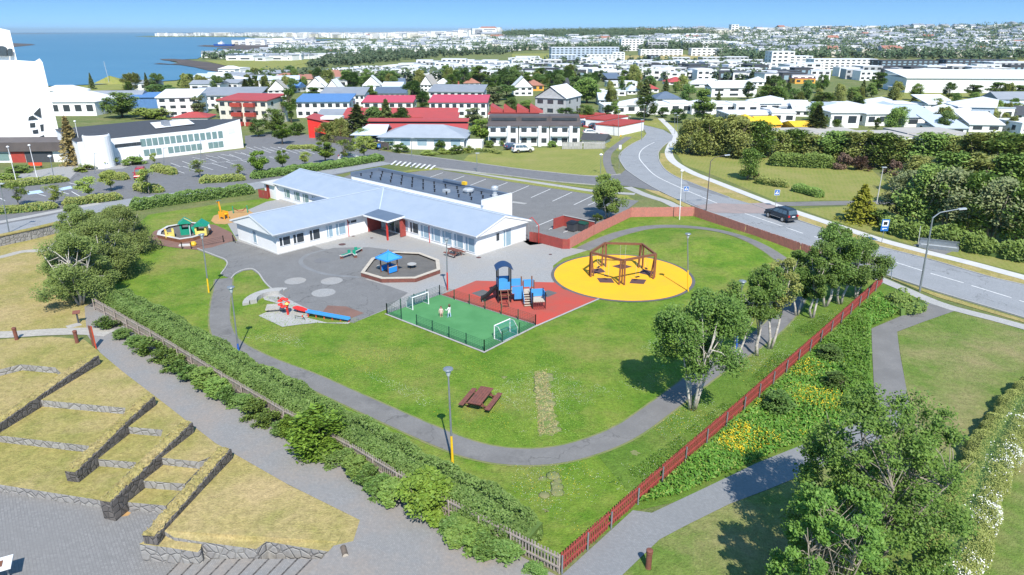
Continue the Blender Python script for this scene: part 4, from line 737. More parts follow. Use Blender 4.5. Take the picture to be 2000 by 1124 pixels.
def sign(x, y, ytop, w_, hh, lab, face, mat_p="metal_grey", rz=0, name="road_sign"):
    h = hgt(x, y, ytop); root = thing(name, lab, "sign", G(x, y), rz)
    MB().tube([(0, .04, 0), (0, .04, h)], .035, 8).build("post", mat_p, root)
    p = MB().box((0, 0, h-hh/2), (w_, .03, hh)).build("plate", face[0], root)
    for kind, mat in face[1:]:
        mb = MB(); yv = -.018; zc = h-hh/2
        if kind == 'frame':
            for a in (-1, 1): mb.box((a*(w_/2-.02), yv, zc), (.04, .008, hh)); mb.box((0, yv-.001, zc+a*(hh/2-.02)), (w_-.082, .006, .04))
        elif kind == 'triangle': mb.add([(-w_*.36, yv, zc-hh*.28), (w_*.36, yv, zc-hh*.28), (0, yv, zc+hh*.36)], [(0, 1, 2)])
        elif kind == 'walker': mb.add([(-.02, yv-.004, zc+.1), (.04, yv-.004, zc+.1), (.05, yv-.004, zc-.02), (.12, yv-.004, zc-.16), (.07, yv-.004, zc-.17), (.01, yv-.004, zc-.06), (-.08, yv-.004, zc-.17), (-.12, yv-.004, zc-.15), (-.04, yv-.004, zc-.02)], [tuple(range(9))]); mb.lathe([(.035, 0), (.035, .004)], 8, (0, yv-.004, zc+.13))
        elif kind == 'bus':
            mb.box((0, yv, zc+hh*.16), (w_*.78, .006, hh*.5))
        elif kind == 'bus_icon': mb.box((0, yv-.006, zc+hh*.17), (w_*.5, .004, hh*.26)); mb.box((-.1, yv-.006, zc+hh*.02), (.09, .004, .09)); mb.box((.1, yv-.006, zc+hh*.02), (.09, .004, .09))
        elif kind == 'bar': mb.box((0, yv-.006, zc-hh*.28), (w_*.6, .004, hh*.05)); mb.box((-w_*.2, yv-.006, zc-hh*.34), (w_*.14, .004, hh*.09))
        elif kind == 'wheelchair': mb.lathe([(.05, 0), (.05, .004)], 8, (-.02, yv-.004, zc+.16)); mb.box((-.02, yv-.006, zc+.03), (.06, .004, .2)); mb.box((.05, yv-.006, zc-.06), (.16, .004, .05)); mb.box((.12, yv-.006, zc-.13), (.05, .004, .14)); [mb.box((.0+.14*math.cos(k*.45+2.2), yv-.006, zc-.1+.14*math.sin(k*.45+2.2)), (.06, .004, .06)) for k in range(9)]
        mb.build({'frame': "border", 'triangle': "triangle", 'walker': "walker_symbol", 'bus': "white_panel", 'bus_icon': "bus_symbol", 'bar': "arrow_symbol", 'wheelchair': "wheelchair_symbol"}[kind], mat, root)
    return root
cw = ("sign_blue", ('triangle', "white_paint"), ('walker', "black"), ('frame', "white_paint"))
sign(1338, 397, 364, .8, .8, "blue pedestrian crossing sign on the near side of the main road", cw)
sign(1514, 405, 371, .8, .85, "blue pedestrian crossing sign on the far side, left of the dark car", cw)
sign(1722, 475, 429, .95, 1.5, "tall blue bus stop sign with a white panel by the footway", ("sign_blue", ('bus', "white_paint"), ('bus_icon', "black"), ('bar', "white_paint")))
sign(79, 353, 345, .75, .8, "blue disabled parking sign standing in the church hedge", ("sign_blue", ('wheelchair', "white_paint"), ('frame', "white_paint")))
sign(741, 296, 281, .7, .8, "small blue and white sign at the corner of the east street", ("sign_blue", ('wheelchair', "white_paint")))
sign(1209, 330, 283, .55, .9, "white plate sign on a grey mast at the street corner", ("white_paint", ('frame', "metal_grey")))
sign(1212, 273, 264, .45, .45, "small yellow round warning plate by the red garages", ("yellow_paint", ('frame', "black")))
sign(132, 480, 434, .9, 1.3, "brown information board with a white figure beside the thicket", ("sign_brown", ('walker', "white_paint"), ('frame', "rust")), "rust")
pole("marker_post", 1741, 545, 527, 1741, .05, "concrete_pale", "short grey marker post on the verge past the fence end", "post")
pole("marker_post", 1793, 478, 442, 1798, .05, "concrete_pale", "pale grey post on the left of the bus stop bench", "post")
def bollard(x, y, lab, h=1.15, r=.16):
    root = thing("bollard", lab, "bollard", G(x, y), 0, "rusty red light bollards"); MB().lathe([(r, 0), (r*.92, .05), (r*.92, h*.78), (r*.8, h*.785), (r*.8, h*.8)], 16).build("shaft", "rust", root)
    MB().lathe([(r*1.05, h*.8), (r*1.05, h*.86), (r*.8, h*.865), (r*.8, h*.89), (r*1.08, h*.895), (r*1.1, h*.97), (r*.9, h), (.02, h*1.01)], 16).build("head", "rust", root)
bollard(33, 664, "rusty bollard light at the left end of the flagstone path"); bollard(151, 670, "rusty bollard light near the orange board on the flagstone path"); bollard(1266, 1110, "rusty bollard light alone on the grass beside the lower paver path")
root = thing("notice_board", "narrow orange red board standing at the end of the flagstone path", "board", G(185, 681), R(-25)); h = hgt(185, 681, 637)
MB().box((0, 0, h/2+.1), (.42, .05, h-.2)).build("panel", "rust", root); MB().box((.2, 0, h/2), (.06, .08, h)).build("frame", "play_red", root)
root = thing("info_lectern", "dark pedestal with a sloping rusty plate on the dry lawn", "lectern", G(154, 632), R(20)); MB().lathe([(.12, 0), (.08, .1), (.08, 1.05)], 12).build("pedestal", "dark_wall", root); MB().box((0, 0, 1.1), (.6, .45, .05), rx=.4).build("plate", "rust", root); MB().box((-.3, -.5, .03), (1.1, .8, .06), .5).build("base_slab", "flag_path", root)
root = thing("bus_bench", "long grey curved bus stop bench on its tarmac pad", "bench", G(1832, 487), R(-27)); mb = MB()
mb.side([(-.35, .1), (.3, .1), (.36, .5), (.34, .95), (.24, 1.0), (.26, .55), (-.35, .45)], -1, 1); mb = MB(); prof = [(-.4, .0), (.45, .0), (.5, .6), (.36, 1.05), (.22, 1.15), (.0, 1.15), (.2, .95), (.3, .55), (-.4, .45)]
mb.add([(-2.1, x, z) for x, z in prof]+[(2.1, x, z) for x, z in prof], [tuple(range(9)), tuple(reversed(range(9, 18)))]+[((i+1) % 9, i, 9+i, 9+(i+1) % 9) for i in range(9)]); mb.build("shell", "metal_grey", root)
MB().mm((-1.9, -.42, .45), (1.9, .15, .5)).build("seat", "metal_light", root)
sheet("bus_stop_pad", [(1783, 480), (1800, 474), (1862, 491), (1845, 498)], .03, "asphalt_old")

# ================================================================ PLAYGROUND
def sandpit(pts, lab, mat_side, mat_top, h=.42):
    P = PX(pts); root = thing("sandpit", lab, "sandpit", P[0]); b = P[0]; n = len(P); c = sum(P, Vector())/n
    for i in range(n):
        p, q = P[i]-b, P[(i+1) % n]-b; d = (q-p).normalized(); MB().bar(p+Vector((0, 0, h/2+.05)), q+Vector((0, 0, h/2+.05)), .1, h).build("side_board", mat_side, root)
    mb = MB()
    for i in range(n):
        p, q = P[i]-b, P[(i+1) % n]-b; pi, qi = p+(c-P[i]).normalized()*.38, q+(c-P[(i+1) % n]).normalized()*.38; o1, o2 = p-(c-P[i]).normalized()*.08, q-(c-P[(i+1) % n]).normalized()*.08; z = Vector((0, 0, h+.055)); z2 = Vector((0, 0, h+.11))
        mb.add([o1+z, o2+z, qi+z, pi+z, o1+z2, o2+z2, qi+z2, pi+z2], [(0, 3, 2, 1), (4, 5, 6, 7), (0, 1, 5, 4), (2, 3, 7, 6)])
    mb.build("seat_rim", mat_top, root)
    mb = MB(); mb.add([(p-b).to_tuple()[:2]+(.28,) for p in P], [tuple(range(n)) if (P[1]-P[0]).cross(P[2]-P[1]).z > 0 else tuple(reversed(range(n)))]); mb.build("sand", "sand_dark", root)
sandpit([(706.5, 541), (727, 513), (772, 500), (820, 502), (857, 516), (859, 535), (812, 552), (746, 553)][::-1], "eight sided timber sandpit holding the blue roofed kiosk", "wood_table", "wood_pale")
sandpit([(309, 466), (311, 459), (328, 449), (372, 441), (408, 445), (412, 455), (400, 464), (378, 471), (352, 475)][::-1], "timber sandpit with three bright plastic playhouses in it", "wood_brown", "concrete_pale")
# blue roofed kiosk
kb = G(761, 536); root = thing("play_kiosk", "small kiosk with a bright blue hipped roof in the sandpit", "playhouse", kb+Vector((0, 0, .28)), R(48)); s = .82
for a in (-1, 1):
    for c_ in (-1, 1): MB().box((a*s, c_*s, .88), (.13, .13, 1.76)).build("post", "wood_brown", root)
for k in range(4):
    mt = Matrix.Rotation(k*math.pi/2, 4, 'Z'); mb = MB()
    if k < 3:
        o = MB().box((0, -s, .42), (1.45, .05, .62)).build("side_panel", "play_blue", root); o.matrix_local = mt
        o2 = MB().box((0, -s, .78), (1.6, .1, .06)).build("counter", "wood_pale", root); o2.matrix_local = mt
rf = MB(); zt, ze, e_ = 2.45, 1.72, 1.32
rf.add([(-e_, -e_, ze), (e_, -e_, ze), (e_, e_, ze), (-e_, e_, ze), (0, 0, zt)], [(0, 1, 4), (1, 2, 4), (2, 3, 4), (3, 0, 4), (3, 2, 1, 0)]); rfo = rf.build("roof", "sky_blue", root)
mb = MB()
for a, c_ in ((-1, -1), (1, -1), (1, 1), (-1, 1)): mb.bar((a*e_, c_*e_, ze+.04), (0, 0, zt+.05), .12, .08)
for i, (a, c_) in enumerate(((-1, -1), (1, -1), (1, 1), (-1, 1))):
    q = ((1, -1), (1, 1), (-1, 1), (-1, -1))[i]; mb.bar((a*e_, c_*e_, ze), (q[0]*e_, q[1]*e_, ze), .08, .12)
mb.lathe([(.09, zt), (.09, zt+.14), (.02, zt+.22)], 8); mb.build("roof_trim", "play_blue", root)
tb = G(805, 528); root = thing("sand_table", "low grey round table standing in the kiosk sandpit", "table", tb+Vector((0, 0, .28)))
MB().lathe([(.5, .4), (.52, .42), (.52, .47), (.48, .48)], 18).build("table_top", "concrete", root)
for k in range(3): MB().tube([(.3*math.cos(k*2.1), .3*math.sin(k*2.1), 0), (.25*math.cos(k*2.1), .25*math.sin(k*2.1), .4)], .05, 8).build("leg", "black", root)
root = thing("stepping_stump", "pale round stump on the left side inside the kiosk sandpit", "stump", G(741.5, 527)+Vector((0, 0, .28))); MB().lathe([(.3, 0), (.3, .18), (.26, .2)], 14).build("stump_body", "flag_path", root)
# tricycle seesaw benches (green and white three armed seat)
root = thing("spring_seat", "three armed green and white play bench on the tarmac oval", "play bench", G(690, 499), R(20)); 
for k, (dx, dy, L, a) in enumerate(((-.9, -.3, 1.8, 215), (.1, -.55, 1.2, 275), (.4, .7, 1.6, 48))):
    d = Vector((math.cos(R(a)), math.sin(R(a)), 0)); o = MB().bar(d*.15+Vector((0, 0, .42)), d*(L+.15)+Vector((0, 0, .42)), .42, .06).build("seat_plank", "concrete_pale", root)
    MB().bar(d*.3+Vector((0, 0, .47)), d*(L)+Vector((0, 0, .47)), .26, .03).build("green_board", "play_green", o)
    MB().bar(d*.6+Vector((0, 0, .5)), d*.6+Vector((0, 0, .85)), .36, .05).build("backrest", "play_green", root); MB().bar(d*L+Vector((0, 0, 0)), d*L+Vector((0, 0, .4)), .36, .1).build("leg", "wood_table", root)
MB().lathe([(.16, 0), (.16, .45)], 10).build("hub", "wood_table", root)
# swing hexagon
root = thing("swing_frame", "brown timber hexagonal swing frame on the yellow circle", "swing set", G(1213, 537)); b = root.location
tops = [(1152, 503), (1210, 519), (1219, 519), (1278, 505)]; 
base = [G(1152.5, 541), G(1214, 558), G(1277, 545), G(1251, 523), G(1179, 521)]
hp = 2.75
base = [p-b for p in base]; topc = [p+Vector((0, 0, hp)) for p in base]; cc = sum(base, Vector())/5
for i in range(5):
    p = base[i]; d = (p-cc).normalized(); n = Vector((-d.y, d.x, 0))
    for o in (-.27, .27):
        MB().bar(p+n*o+Vector((0, 0, 0)), p+n*o*.8+Vector((0, 0, hp)), .17, .17).build("post", "wood_brown", root)
    MB().bar(p-d*.4, p+d*-.05+Vector((0, 0, hp)), .14, .14).build("brace", "wood_brown", root)
    q = topc[(i+1) % 5]; MB().bar(topc[i]+Vector((0, 0, .02)), q+Vector((0, 0, .02)), .2, .22).build("beam", "wood_brown", root)
    m_ = (topc[i]+q)/2; e_ = (q-topc[i]).normalized(); nn = Vector((-e_.y, e_.x, 0))*.25
    sw = MB().box(Vector((m_.x, m_.y, .55))+nn*.6, (.5, .24, .06), math.atan2(e_.y, e_.x)).build("swing_seat", "black", root)
    mb = MB()
    for o in (-.25, .25): mb.tube([m_+e_*o*1.2, Vector((m_.x, m_.y, .58))+e_*o+nn*.6], .012, 5)
    mb.build("chain", "metal_light", sw)
    z = CIR; mm_ = b+Vector((m_.x, m_.y, 0)); ins = (Vector((cc.x, cc.y, 0))-Vector((m_.x, m_.y, 0))).normalized()
    c4 = [mm_+ins*1.0, mm_+e_*1.15, mm_-ins*.95, mm_-e_*1.15]; sheet("landing_mat", [Vector((p.x, p.y, 0)) for p in c4], .078+.001*i, "mat_brown", px=False)
# play tower
root = thing("play_tower", "dark timber and blue climbing tower with a slide on the red rubber", "climbing frame", G(1012, 597), R(8)); z1 = 1.45
def P3(x, y, z): return (x, y, z)
px_ = [(-.7, -.7), (.7, -.7), (.7, .7), (-.7, .7)]                     # tower
for x, y in px_: MB().box((x-1.4, y+1.6, 1.85), (.13, .13, 3.7)).build("post", "black", root)
for x, y in ((1.0, 2.3), (1.0, .9), (2.2, 2.3), (2.2, .9)): MB().box((x-.3, y, 1.15), (.13, .13, 2.3)).build("post", "wood_brown", root)
for x, y in ((.1, -.9), (1.5, -.9), (1.5, -2.3), (.1, -2.3)): MB().box((x+1.3, y+1.0, .85), (.12, .12, 1.7)).build("post", "black", root)
for cx_, cy, w_, d_, z in ((-1.4, 1.6, 1.45, 1.45, 1.45), (.1, 1.6, 1.6, 1.4, 1.1), (1.5, 1.6, 1.3, 1.4, .9), (2.1, -.6, 1.45, 1.45, .75)): MB().box((cx_, cy, z), (w_, d_, .1)).build("deck", "wood_pale", root)
mb = MB(); prof = [(x, .38*(1-(x/.9)**2)) for x in np.linspace(-.95, .95, 9)]
mb.add([(-1.4+x, 1.6-.95, 3.62+z) for x, z in prof]+[(-1.4+x, 1.6+.95, 3.62+z) for x, z in prof]+[(-1.4+x, 1.6-.95, 3.56+z) for x, z in prof]+[(-1.4+x, 1.6+.95, 3.56+z) for x, z in prof], [(i, i+1, i+10, i+9) for i in range(8)]+[(i+18, i+27, i+28, i+19) for i in range(8)]+[(i, i+18, i+19, i+1) for i in range(8)]+[(i+9, i+10, i+28, i+27) for i in range(8)]+[(0, 9, 27, 18), (8, 26, 35, 17)]); mb.build("canopy", "navy", root)
for c_, d_, z, h_ in (((-2.1, 1.6), (.05, 1.3), 1.95, .85), ((-1.4, .9), (1.3, .05), 1.85, .8), ((-1.4, 2.32), (1.3, .05), 2.0, .9), ((.1, 2.32), (1.4, .05), 1.7, .8), ((.1, .88), (1.3, .05), 1.35, .75), ((1.5, 2.32), (1.2, .05), 1.55, .8), ((1.95, .88), (.05, .05), 1.5, .7), ((2.82, -.6), (.05, 1.35), 1.25, .75), ((2.1, .1), (1.3, .05), 1.25, .8), ((.2, .86), (1.0, .04), .75, .75), ((1.4, -.6), (.05, 1.0), 1.2, .7)): MB().box((c_[0], c_[1], z), (*d_, h_)).build("side_panel", "sky_blue", root)
mb = MB(); mb.tube([(-2.15, 1.6, 1.5), (-2.9, 1.6, 1.1), (-4.0, 1.6, .4), (-4.7, 1.6, .28)], [.32, .3, .3, .3], 8); mb = MB()
sp_ = [(-2.1, 1.5), (-2.4, 1.4), (-3.4, .5), (-3.7, .36), (-3.95, .33)]
V = []; 
for x, z in sp_: V += [(x, 1.25, z+.22), (x, 1.3, z), (x, 1.9, z), (x, 1.95, z+.22), (x, 2.0, z+.22), (x, 1.93, z-.08), (x, 1.27, z-.08), (x, 1.2, z+.22)]
mb.add(V, [(i*8+k, i*8+(k+1) % 8, i*8+8+(k+1) % 8, i*8+8+k) for i in range(4) for k in range(8)]); mb.build("slide", "black", root)
MB().tube([(-3.8, 1.3, 0), (-3.8, 1.3, .33)], .04, 6).build("slide_leg", "metal_light", root)
st = MB(); rl = MB()
for k in range(6): st.box((1.0, .75-.26*k, 1.0-.17*k), (.75, .24, .05))
st.build("stair_tread", "wood_pale", root)
for a in (-.42, .42): MB().bar((1.0+a, .9, 1.05), (1.0+a, -.75, .02), .05, .2).build("stringer", "wood_brown", root); MB().bar((1.0+a, .9, 1.75), (1.0+a, -.7, .75), .05, .08).build("handrail", "sky_blue", root); MB().bar((1.0+a, .9, 1.4), (1.0+a, -.7, .4), .04, .06).build("handrail", "sky_blue", root)
for a in (-.45, .35): MB().bar((-1.4+a, .85, 1.45), (-1.4+a, -.6, .0), .08, .12).build("ladder_side", "wood_brown", root)
mb = MB()
for k in range(6): mb.bar((-1.85, .75-.24*k, 1.35-.24*k), (-1.05, .75-.24*k, 1.35-.24*k), .06)
mb.build("rung", "rope_red", root)
MB().box((-1.4, 1.6, .75), (1.3, 1.3, .06)).build("den_floor", "wood_brown", root); MB().box((-1.4, 2.25, .8), (1.3, .05, 1.2)).build("den_wall", "black", root)
mb = MB()
for k in range(6): mb.tube([(1.5+k*.25, -1.32, .78), (1.55+k*.25, -1.7, .02)], .02, 5); mb.tube([(1.45, -1.35-.07*k, .7-.13*k), (2.8, -1.35-.07*k, .7-.13*k)], .02, 5)
mb.build("rope_net", "rope_red", root); MB().lathe([(.3, 0), (.3, .04)], 12, (2.86, -.5, 1.1)).build("round_panel", "navy", root)
# mini pitch fence and goals
root = thing("pitch_fence", "low dark green mesh fence round the small sports pitch", "fence", PITCH_[0]); b = PITCH_[0]; pm, t, b_ = newmat("mesh_wire"); M["mesh_wire"] = pm
tr = nd(t, "ShaderNodeBsdfTransparent"); ms = nd(t, "ShaderNodeMixShader"); ms.inputs[0].default_value = .36; b_.inputs["Base Color"].default_value = (.008, .05, .03, 1); t.links.new(tr.outputs[0], ms.inputs[1]); t.links.new(b_.outputs[0], ms.inputs[2]); t.links.new(ms.outputs[0], t.nodes["Material Output"].inputs[0])
A, B, C_, D = [p-b for p in PITCH_]; fh = 1.05
def run(p, q, n, gaps=()):
    for k in range(n+1): MB().box(p.lerp(q, k/n)+Vector((0, 0, fh/2+.08)), (.08, .08, fh)).build("post", "dark_green", root)
    for k in range(n):
        if k in gaps: continue
        a, c_ = p.lerp(q, k/n), p.lerp(q, (k+1)/n); d_ = (c_-a); mb = MB()
        for j in range(7): mb.bar(a+Vector((0, 0, .12+j*.155)), c_+Vector((0, 0, .12+j*.155)), .014)
        m_ = int(d_.length/.2)
        for j in range(m_): mb.bar(a+d_*((j+.5)/m_)+Vector((0, 0, .1)), a+d_*((j+.5)/m_)+Vector((0, 0, fh)), .01)
        mb.build("mesh_panel", "dark_green", root)
run(A, B, 4); run(B, C_, 6, ()); run(C_, D, 3); run(A, D, 6, (1,))
def goal(c, rz, lab):
    root = thing("football_goal", lab, "goal", c+Vector((0, 0, .08)), rz, "small goals of the sports pitch"); w_, h_, d_ = 1.0, 1.25, .9
    MB().tube([(-w_, 0, 0), (-w_, 0, h_), (w_, 0, h_), (w_, 0, 0)], .055, 8).build("front_frame", "white_paint", root)
    for a in (-1, 1): MB().tube([(a*w_, 0, h_), (a*w_, d_*.5, h_), (a*w_, d_, h_*.55), (a*w_, d_, .03), (a*w_, 0, .03)], .03, 8).build("side_frame", "metal_light", root)
    MB().tube([(-w_, d_, .03), (w_, d_, .03)], .03, 8).build("ground_bar", "metal_light", root)
    mb = MB()
    for k in range(15): x = -w_+2*w_*k/14; mb.tube([(x, .02, h_), (x, d_*.5, h_-.02), (x, d_, h_*.55), (x, d_, .03)], .012, 3)
    for y, z in ((.2, h_), (.45, h_), (.65, .95), (.9, .68), (.9, .5), (.9, .35), (.9, .2), (.9, .1)): mb.tube([(-w_, y, z), (w_, y, z)], .012, 3)
    for a in (-1, 1):
        for k in range(6): mb.tube([(a*w_, .15*k, .03), (a*w_, .15*k, h_ if k < 4 else .8)], .012, 3); mb.tube([(a*w_, 0, .15+k*.18), (a*w_, d_ if k < 4 else .6, .15+k*.18)], .012, 3)
    mb.build("net", "net_teal", root)
goal(G(822, 601.5), R(49+90-49)*0+R(48), "white goal with a teal net at the upper left end of the pitch"); goal(G(981, 657), R(228), "white goal with a teal net at the lower right end of the pitch")
# picnic tables
def picnic(x, y, rz, lab, L=1.9, mat="wood_table"):
    root = thing("picnic_table", lab, "picnic table", G(x, y), rz); 
    for k in range(5): MB().mm((-.4+k*.165, -L/2, .74), (-.4+k*.165+.15, L/2, .79)).build("top_plank", mat, root)
    for a in (-1, 1):
        for k in range(2): MB().mm((a*.82-.15+k*.155, -L/2, .44), (a*.82-.15+k*.155+.145, L/2, .49)).build("bench_plank", mat, root)
        MB().mm((-.95, a*L*.32-.05, .38), (.95, a*L*.32+.05, .44)).build("bearer", mat, root)
        for s_ in (-1, 1): MB().bar((s_*.62, a*L*.32+.06, 0), (s_*.25, a*L*.32+.06, .74), .05, .1).build("leg", mat, root)
picnic(939, 790, R(-20), "weathered red brown picnic table alone on the near lawn", 2.4); [c for c in C.objects if c.name == "picnic_table"][0].scale = (1.22, 1.05, .95); picnic(888, 500, AK+R(90), "brown picnic table against the kindergarten wall", 1.9)
# red play animal, water channel and steps by the tarmac edge
root = thing("play_seesaw", "red flower shaped play figure with a red tongue shaped ramp", "play figure", G(563, 616)); 
MB().bar((0, 0, 0), (-.05, 0, 1.4), .2, .2).build("post", "red_paint", root)
mb = MB()
for k in range(7): a = k*2*math.pi/7; mb.lathe([(.02, 0), (.2, .02), (.3, .12), (.2, .22), (.02, .24)], 10, (-.38+.42*math.cos(a), .1+.1*math.sin(a), 1.25+.42*math.sin(a)))
mb.build("flower_head", "bright_red", root); MB().lathe([(.02, 0), (.2, .05), (.22, .15), (.05, .3)], 10, (.05, -.15, 1.2)).build("muzzle", "play_yellow", root)
mb = MB(); V = []
for x, w_, z in ((.3, .2, .55), (.7, .42, .6), (1.3, .48, .5), (2.0, .35, .35), (2.6, .2, .2), (2.9, .05, .12)): V += [(x, 1.0-.25*x-w_, z), (x, 1.0-.25*x+w_, z), (x, 1.0-.25*x+w_, z-.08), (x, 1.0-.25*x-w_, z-.08)]
mb.add(V, [(i*4+k, i*4+(k+1) % 4, i*4+4+(k+1) % 4, i*4+4+k) for i in range(5) for k in range(4)]+[(0, 3, 2, 1), (20, 21, 22, 23)]); mb.build("ramp", "bright_red", root)
for x in (.8, 1.6, 2.3): MB().bar((x, 1.0-.25*x, .0), (x, 1.0-.25*x, .45-.1*x), .1, .1).build("support", "wood_brown", root)
root = thing("water_channel", "long blue trough on short pink posts at the lawn edge", "water trough", G(598, 622)); p0, p1 = Vector((0, .3, .55)), G(682, 632)-G(598, 622)+Vector((0, .25, .3)); d = (p1-p0); n = Vector((-d.y, d.x, 0)).normalized()
mb = MB(); [mb.bar(p0+n*o+Vector((0, 0, e)), p1+n*o+Vector((0, 0, e)), w_, h_) for o, e, w_, h_ in ((0, 0, .3, .05), (.17, .07, .04, .2), (-.17, .07, .04, .2))]; mb.build("trough", "sky_blue", root)
for k in range(6): q = p0.lerp(p1, .03+k*.19); MB().bar((q.x, q.y, 0), (q.x, q.y, q.z-.03), .1, .1).build("post", "play_red", root)
root = thing("stone_table", "flat sandy slab lying before the red play figure", "slab", G(541, 606), R(12)); MB().box((0, 0, .35), (1.9, 1.4, .1)).build("slab_top", "flag_path", root); MB().box((0, 0, .15), (1.3, .9, .3)).build("support", "concrete", root)
root = thing("concrete_seat", "curved low concrete seating step beside the tarmac", "step", G(530, 588)); mb = MB()
for k, (r_0, h_) in enumerate(((2.6, .25), (1.9, .45))): mb.prism([(r_0*math.cos(a), r_0*math.sin(a)*1.2) for a in np.linspace(1.3, 3.6, 12)]+[((r_0-.6)*math.cos(a), (r_0-.6)*math.sin(a)*1.2) for a in np.linspace(3.6, 1.3, 12)], 0, h_)
mb.build("step_ring", "concrete", root)
root = thing("pump_stand", "small black and red handle stand in front of the blue trough", "play pump", G(577, 624)); MB().tube([(0, 0, 0), (0, 0, .35), (.9, -.25, .3), (1.0, -.3, 0)], .03, 6).build("frame", "black", root); MB().box((.75, -.2, .4), (.1, .1, .2)).build("handle", "play_red", root)
# left circle: plastic houses, animals
def plastic_house(x, y, rz, lab, wall, roof, w_=1.0, h_=1.0, trim=None):
    root = thing("plastic_playhouse", lab, "playhouse", G(x, y)+Vector((0, 0, .28)), rz); 
    for k, (a, c_, e, f_) in enumerate(((-w_/2, -w_/2, w_, .06), (-w_/2, w_/2-.06, w_, .06))): MB().mm((a, c_, 0), (a+e, c_+f_, h_*.5)).build("wall", wall, root); MB().mm((a, c_, h_*.5), (a+.2, c_+f_, h_)).build("wall", wall, root); MB().mm((a+e-.2, c_, h_*.5), (a+e, c_+f_, h_)).build("wall", wall, root)
    for a in (-1, 1): MB().mm((a*w_/2-.03, -w_/2+.06, 0), (a*w_/2+.03, w_/2-.06, h_)).build("side_wall", wall, root)
    if roof:
        mb = MB(); e = w_*.68; mb.add([(-e, -e, h_), (e, -e, h_), (e, e, h_), (-e, e, h_), (0, -e, h_+.5*w_), (0, e, h_+.5*w_)], [(0, 1, 4), (2, 3, 5), (0, 4, 5, 3), (1, 2, 5, 4), (3, 2, 1, 0)]); mb.build("roof", roof, root)
        if trim: MB().add([(0, -e*.3, h_+.505*w_), (0, e*.3, h_+.505*w_), (e*.98, e*.3, h_+.03), (e*.98, -e*.3, h_+.03)], [(3, 2, 1, 0)]).build("roof_stripe", trim, root)
    return root
plastic_house(333, 467, R(30), "small roofless yellow and orange plastic play cube in the left sandpit", "play_yellow", None, 1.0, .95); q = thing("plastic_slide", "little orange plastic panel standing against the yellow play cube", "slide", G(324.5, 467)+Vector((0, 0, .28)), R(30)); MB().mm((-.05, -.5, 0), (.05, .5, 1.0)).build("panel", "play_orange", q); MB().bar((.1, -.4, .6), (.6, -.6, .05), .25, .06).build("chute", "play_red", q)
r1 = plastic_house(365, 461, R(20), "green plastic playhouse with a yellow striped roof on legs, middle of the left sandpit", "play_green", "play_green", 1.2, 1.5, "play_yellow"); MB().tube([(.55, -1.2, 0), (.55, -.6, 1.2)], .06, 8).build("pole", "metal_light", r1); MB().bar((.9, -.2, .9), (1.3, -.9, .1), .6, .06).build("slide", "play_green", r1)
r1 = plastic_house(396, 462, R(12), "yellow plastic playhouse with a turquoise roof at the right end of the left sandpit", "play_yellow", "play_green", 1.35, 1.25)
root = thing("toy_boat", "yellow and cream plastic rocker lying in front of the left sandpit", "toy", G(368, 481), R(10)); MB().box((-.3, 0, .15), (1.5, .5, .18)).build("deck", "concrete_pale", root); MB().lathe([(.35, .05), (.42, .25), (.3, .5), (.1, .55)], 12, (.6, 0, 0)).build("tub", "yellow_paint", root)
root = thing("climbing_animal", "tall orange giraffe shaped climbing figure on bark mulch", "climbing figure", G(438, 428), R(60)); 
for a in (-.45, .45):
    MB().mm((a-.06, -.8, .35), (a+.06, .8, 1.1)).build("body_panel", "play_orange", root); 
    for c_ in (-.65, .65): MB().mm((a-.06, c_-.12, 0), (a+.06, c_+.12, .35)).build("leg", "play_orange", root)
MB().bar((0, .7, 1.0), (0, .95, 2.3), .16, .3).build("neck", "play_orange", root); MB().box((0, 1.15, 2.35), (.22, .6, .25)).build("head", "play_orange", root); MB().box((0, 1.0, 2.55), (.9, .25, .06)).build("ear", "net_teal", root); MB().mm((-.4, -.7, .7), (.4, .7, .76)).build("seat", "yellow_paint", root)
root = thing("hanging_frame", "low green frame with a rope seat behind the orange figure", "swing", G(470, 417), R(10))
for a in (-1, 1): MB().bar((a, 0, 0), (a, 0, 1.1), .12, .12).build("post", "play_green", root)
MB().tube([(-1, 0, .9), (-.3, 0, .35), (.3, 0, .35), (1, 0, .9)], .05, 6).build("rope_seat", "rope_red", root)
root = thing("railing", "low black railing of thin posts before the left play circle", "railing", G(316, 484))
pr = [G(316, 484), G(356, 487), G(374, 487), G(437, 474)]
for q in pr: MB().box(q-pr[0]+Vector((0, 0, .45)), (.09, .09, .9)).build("post", "black", root)
mb = MB()
for a, c_ in ((2, 3), (0, 1)):
    if a == 2: [mb.bar(pr[a]-pr[0]+Vector((0, 0, .2+k*.2)), pr[c_]-pr[0]+Vector((0, 0, .2+k*.2)), .02) for k in range(4)]
mb.build("rail", "black", root)
root = thing("bike_stand", "black bicycle stand against the left kindergarten gable", "stand", G(456, 473)); MB().bar((0, 0, 0), (0, 0, .9), .1).build("post", "black", root); MB().bar((0, 0, .7), (.5, -.6, .1), .08).build("stay", "black", root)

for o in C.objects:
    if o.name == "play_kiosk": o.scale = (.78, .78, .95)
    elif o.name == "play_tower": o.scale = (.88, .88, .98)
    elif o.name == "climbing_animal": o.scale = (.75, .75, 1)
    elif o.name == "play_seesaw": o.scale = (.85, .85, .9)
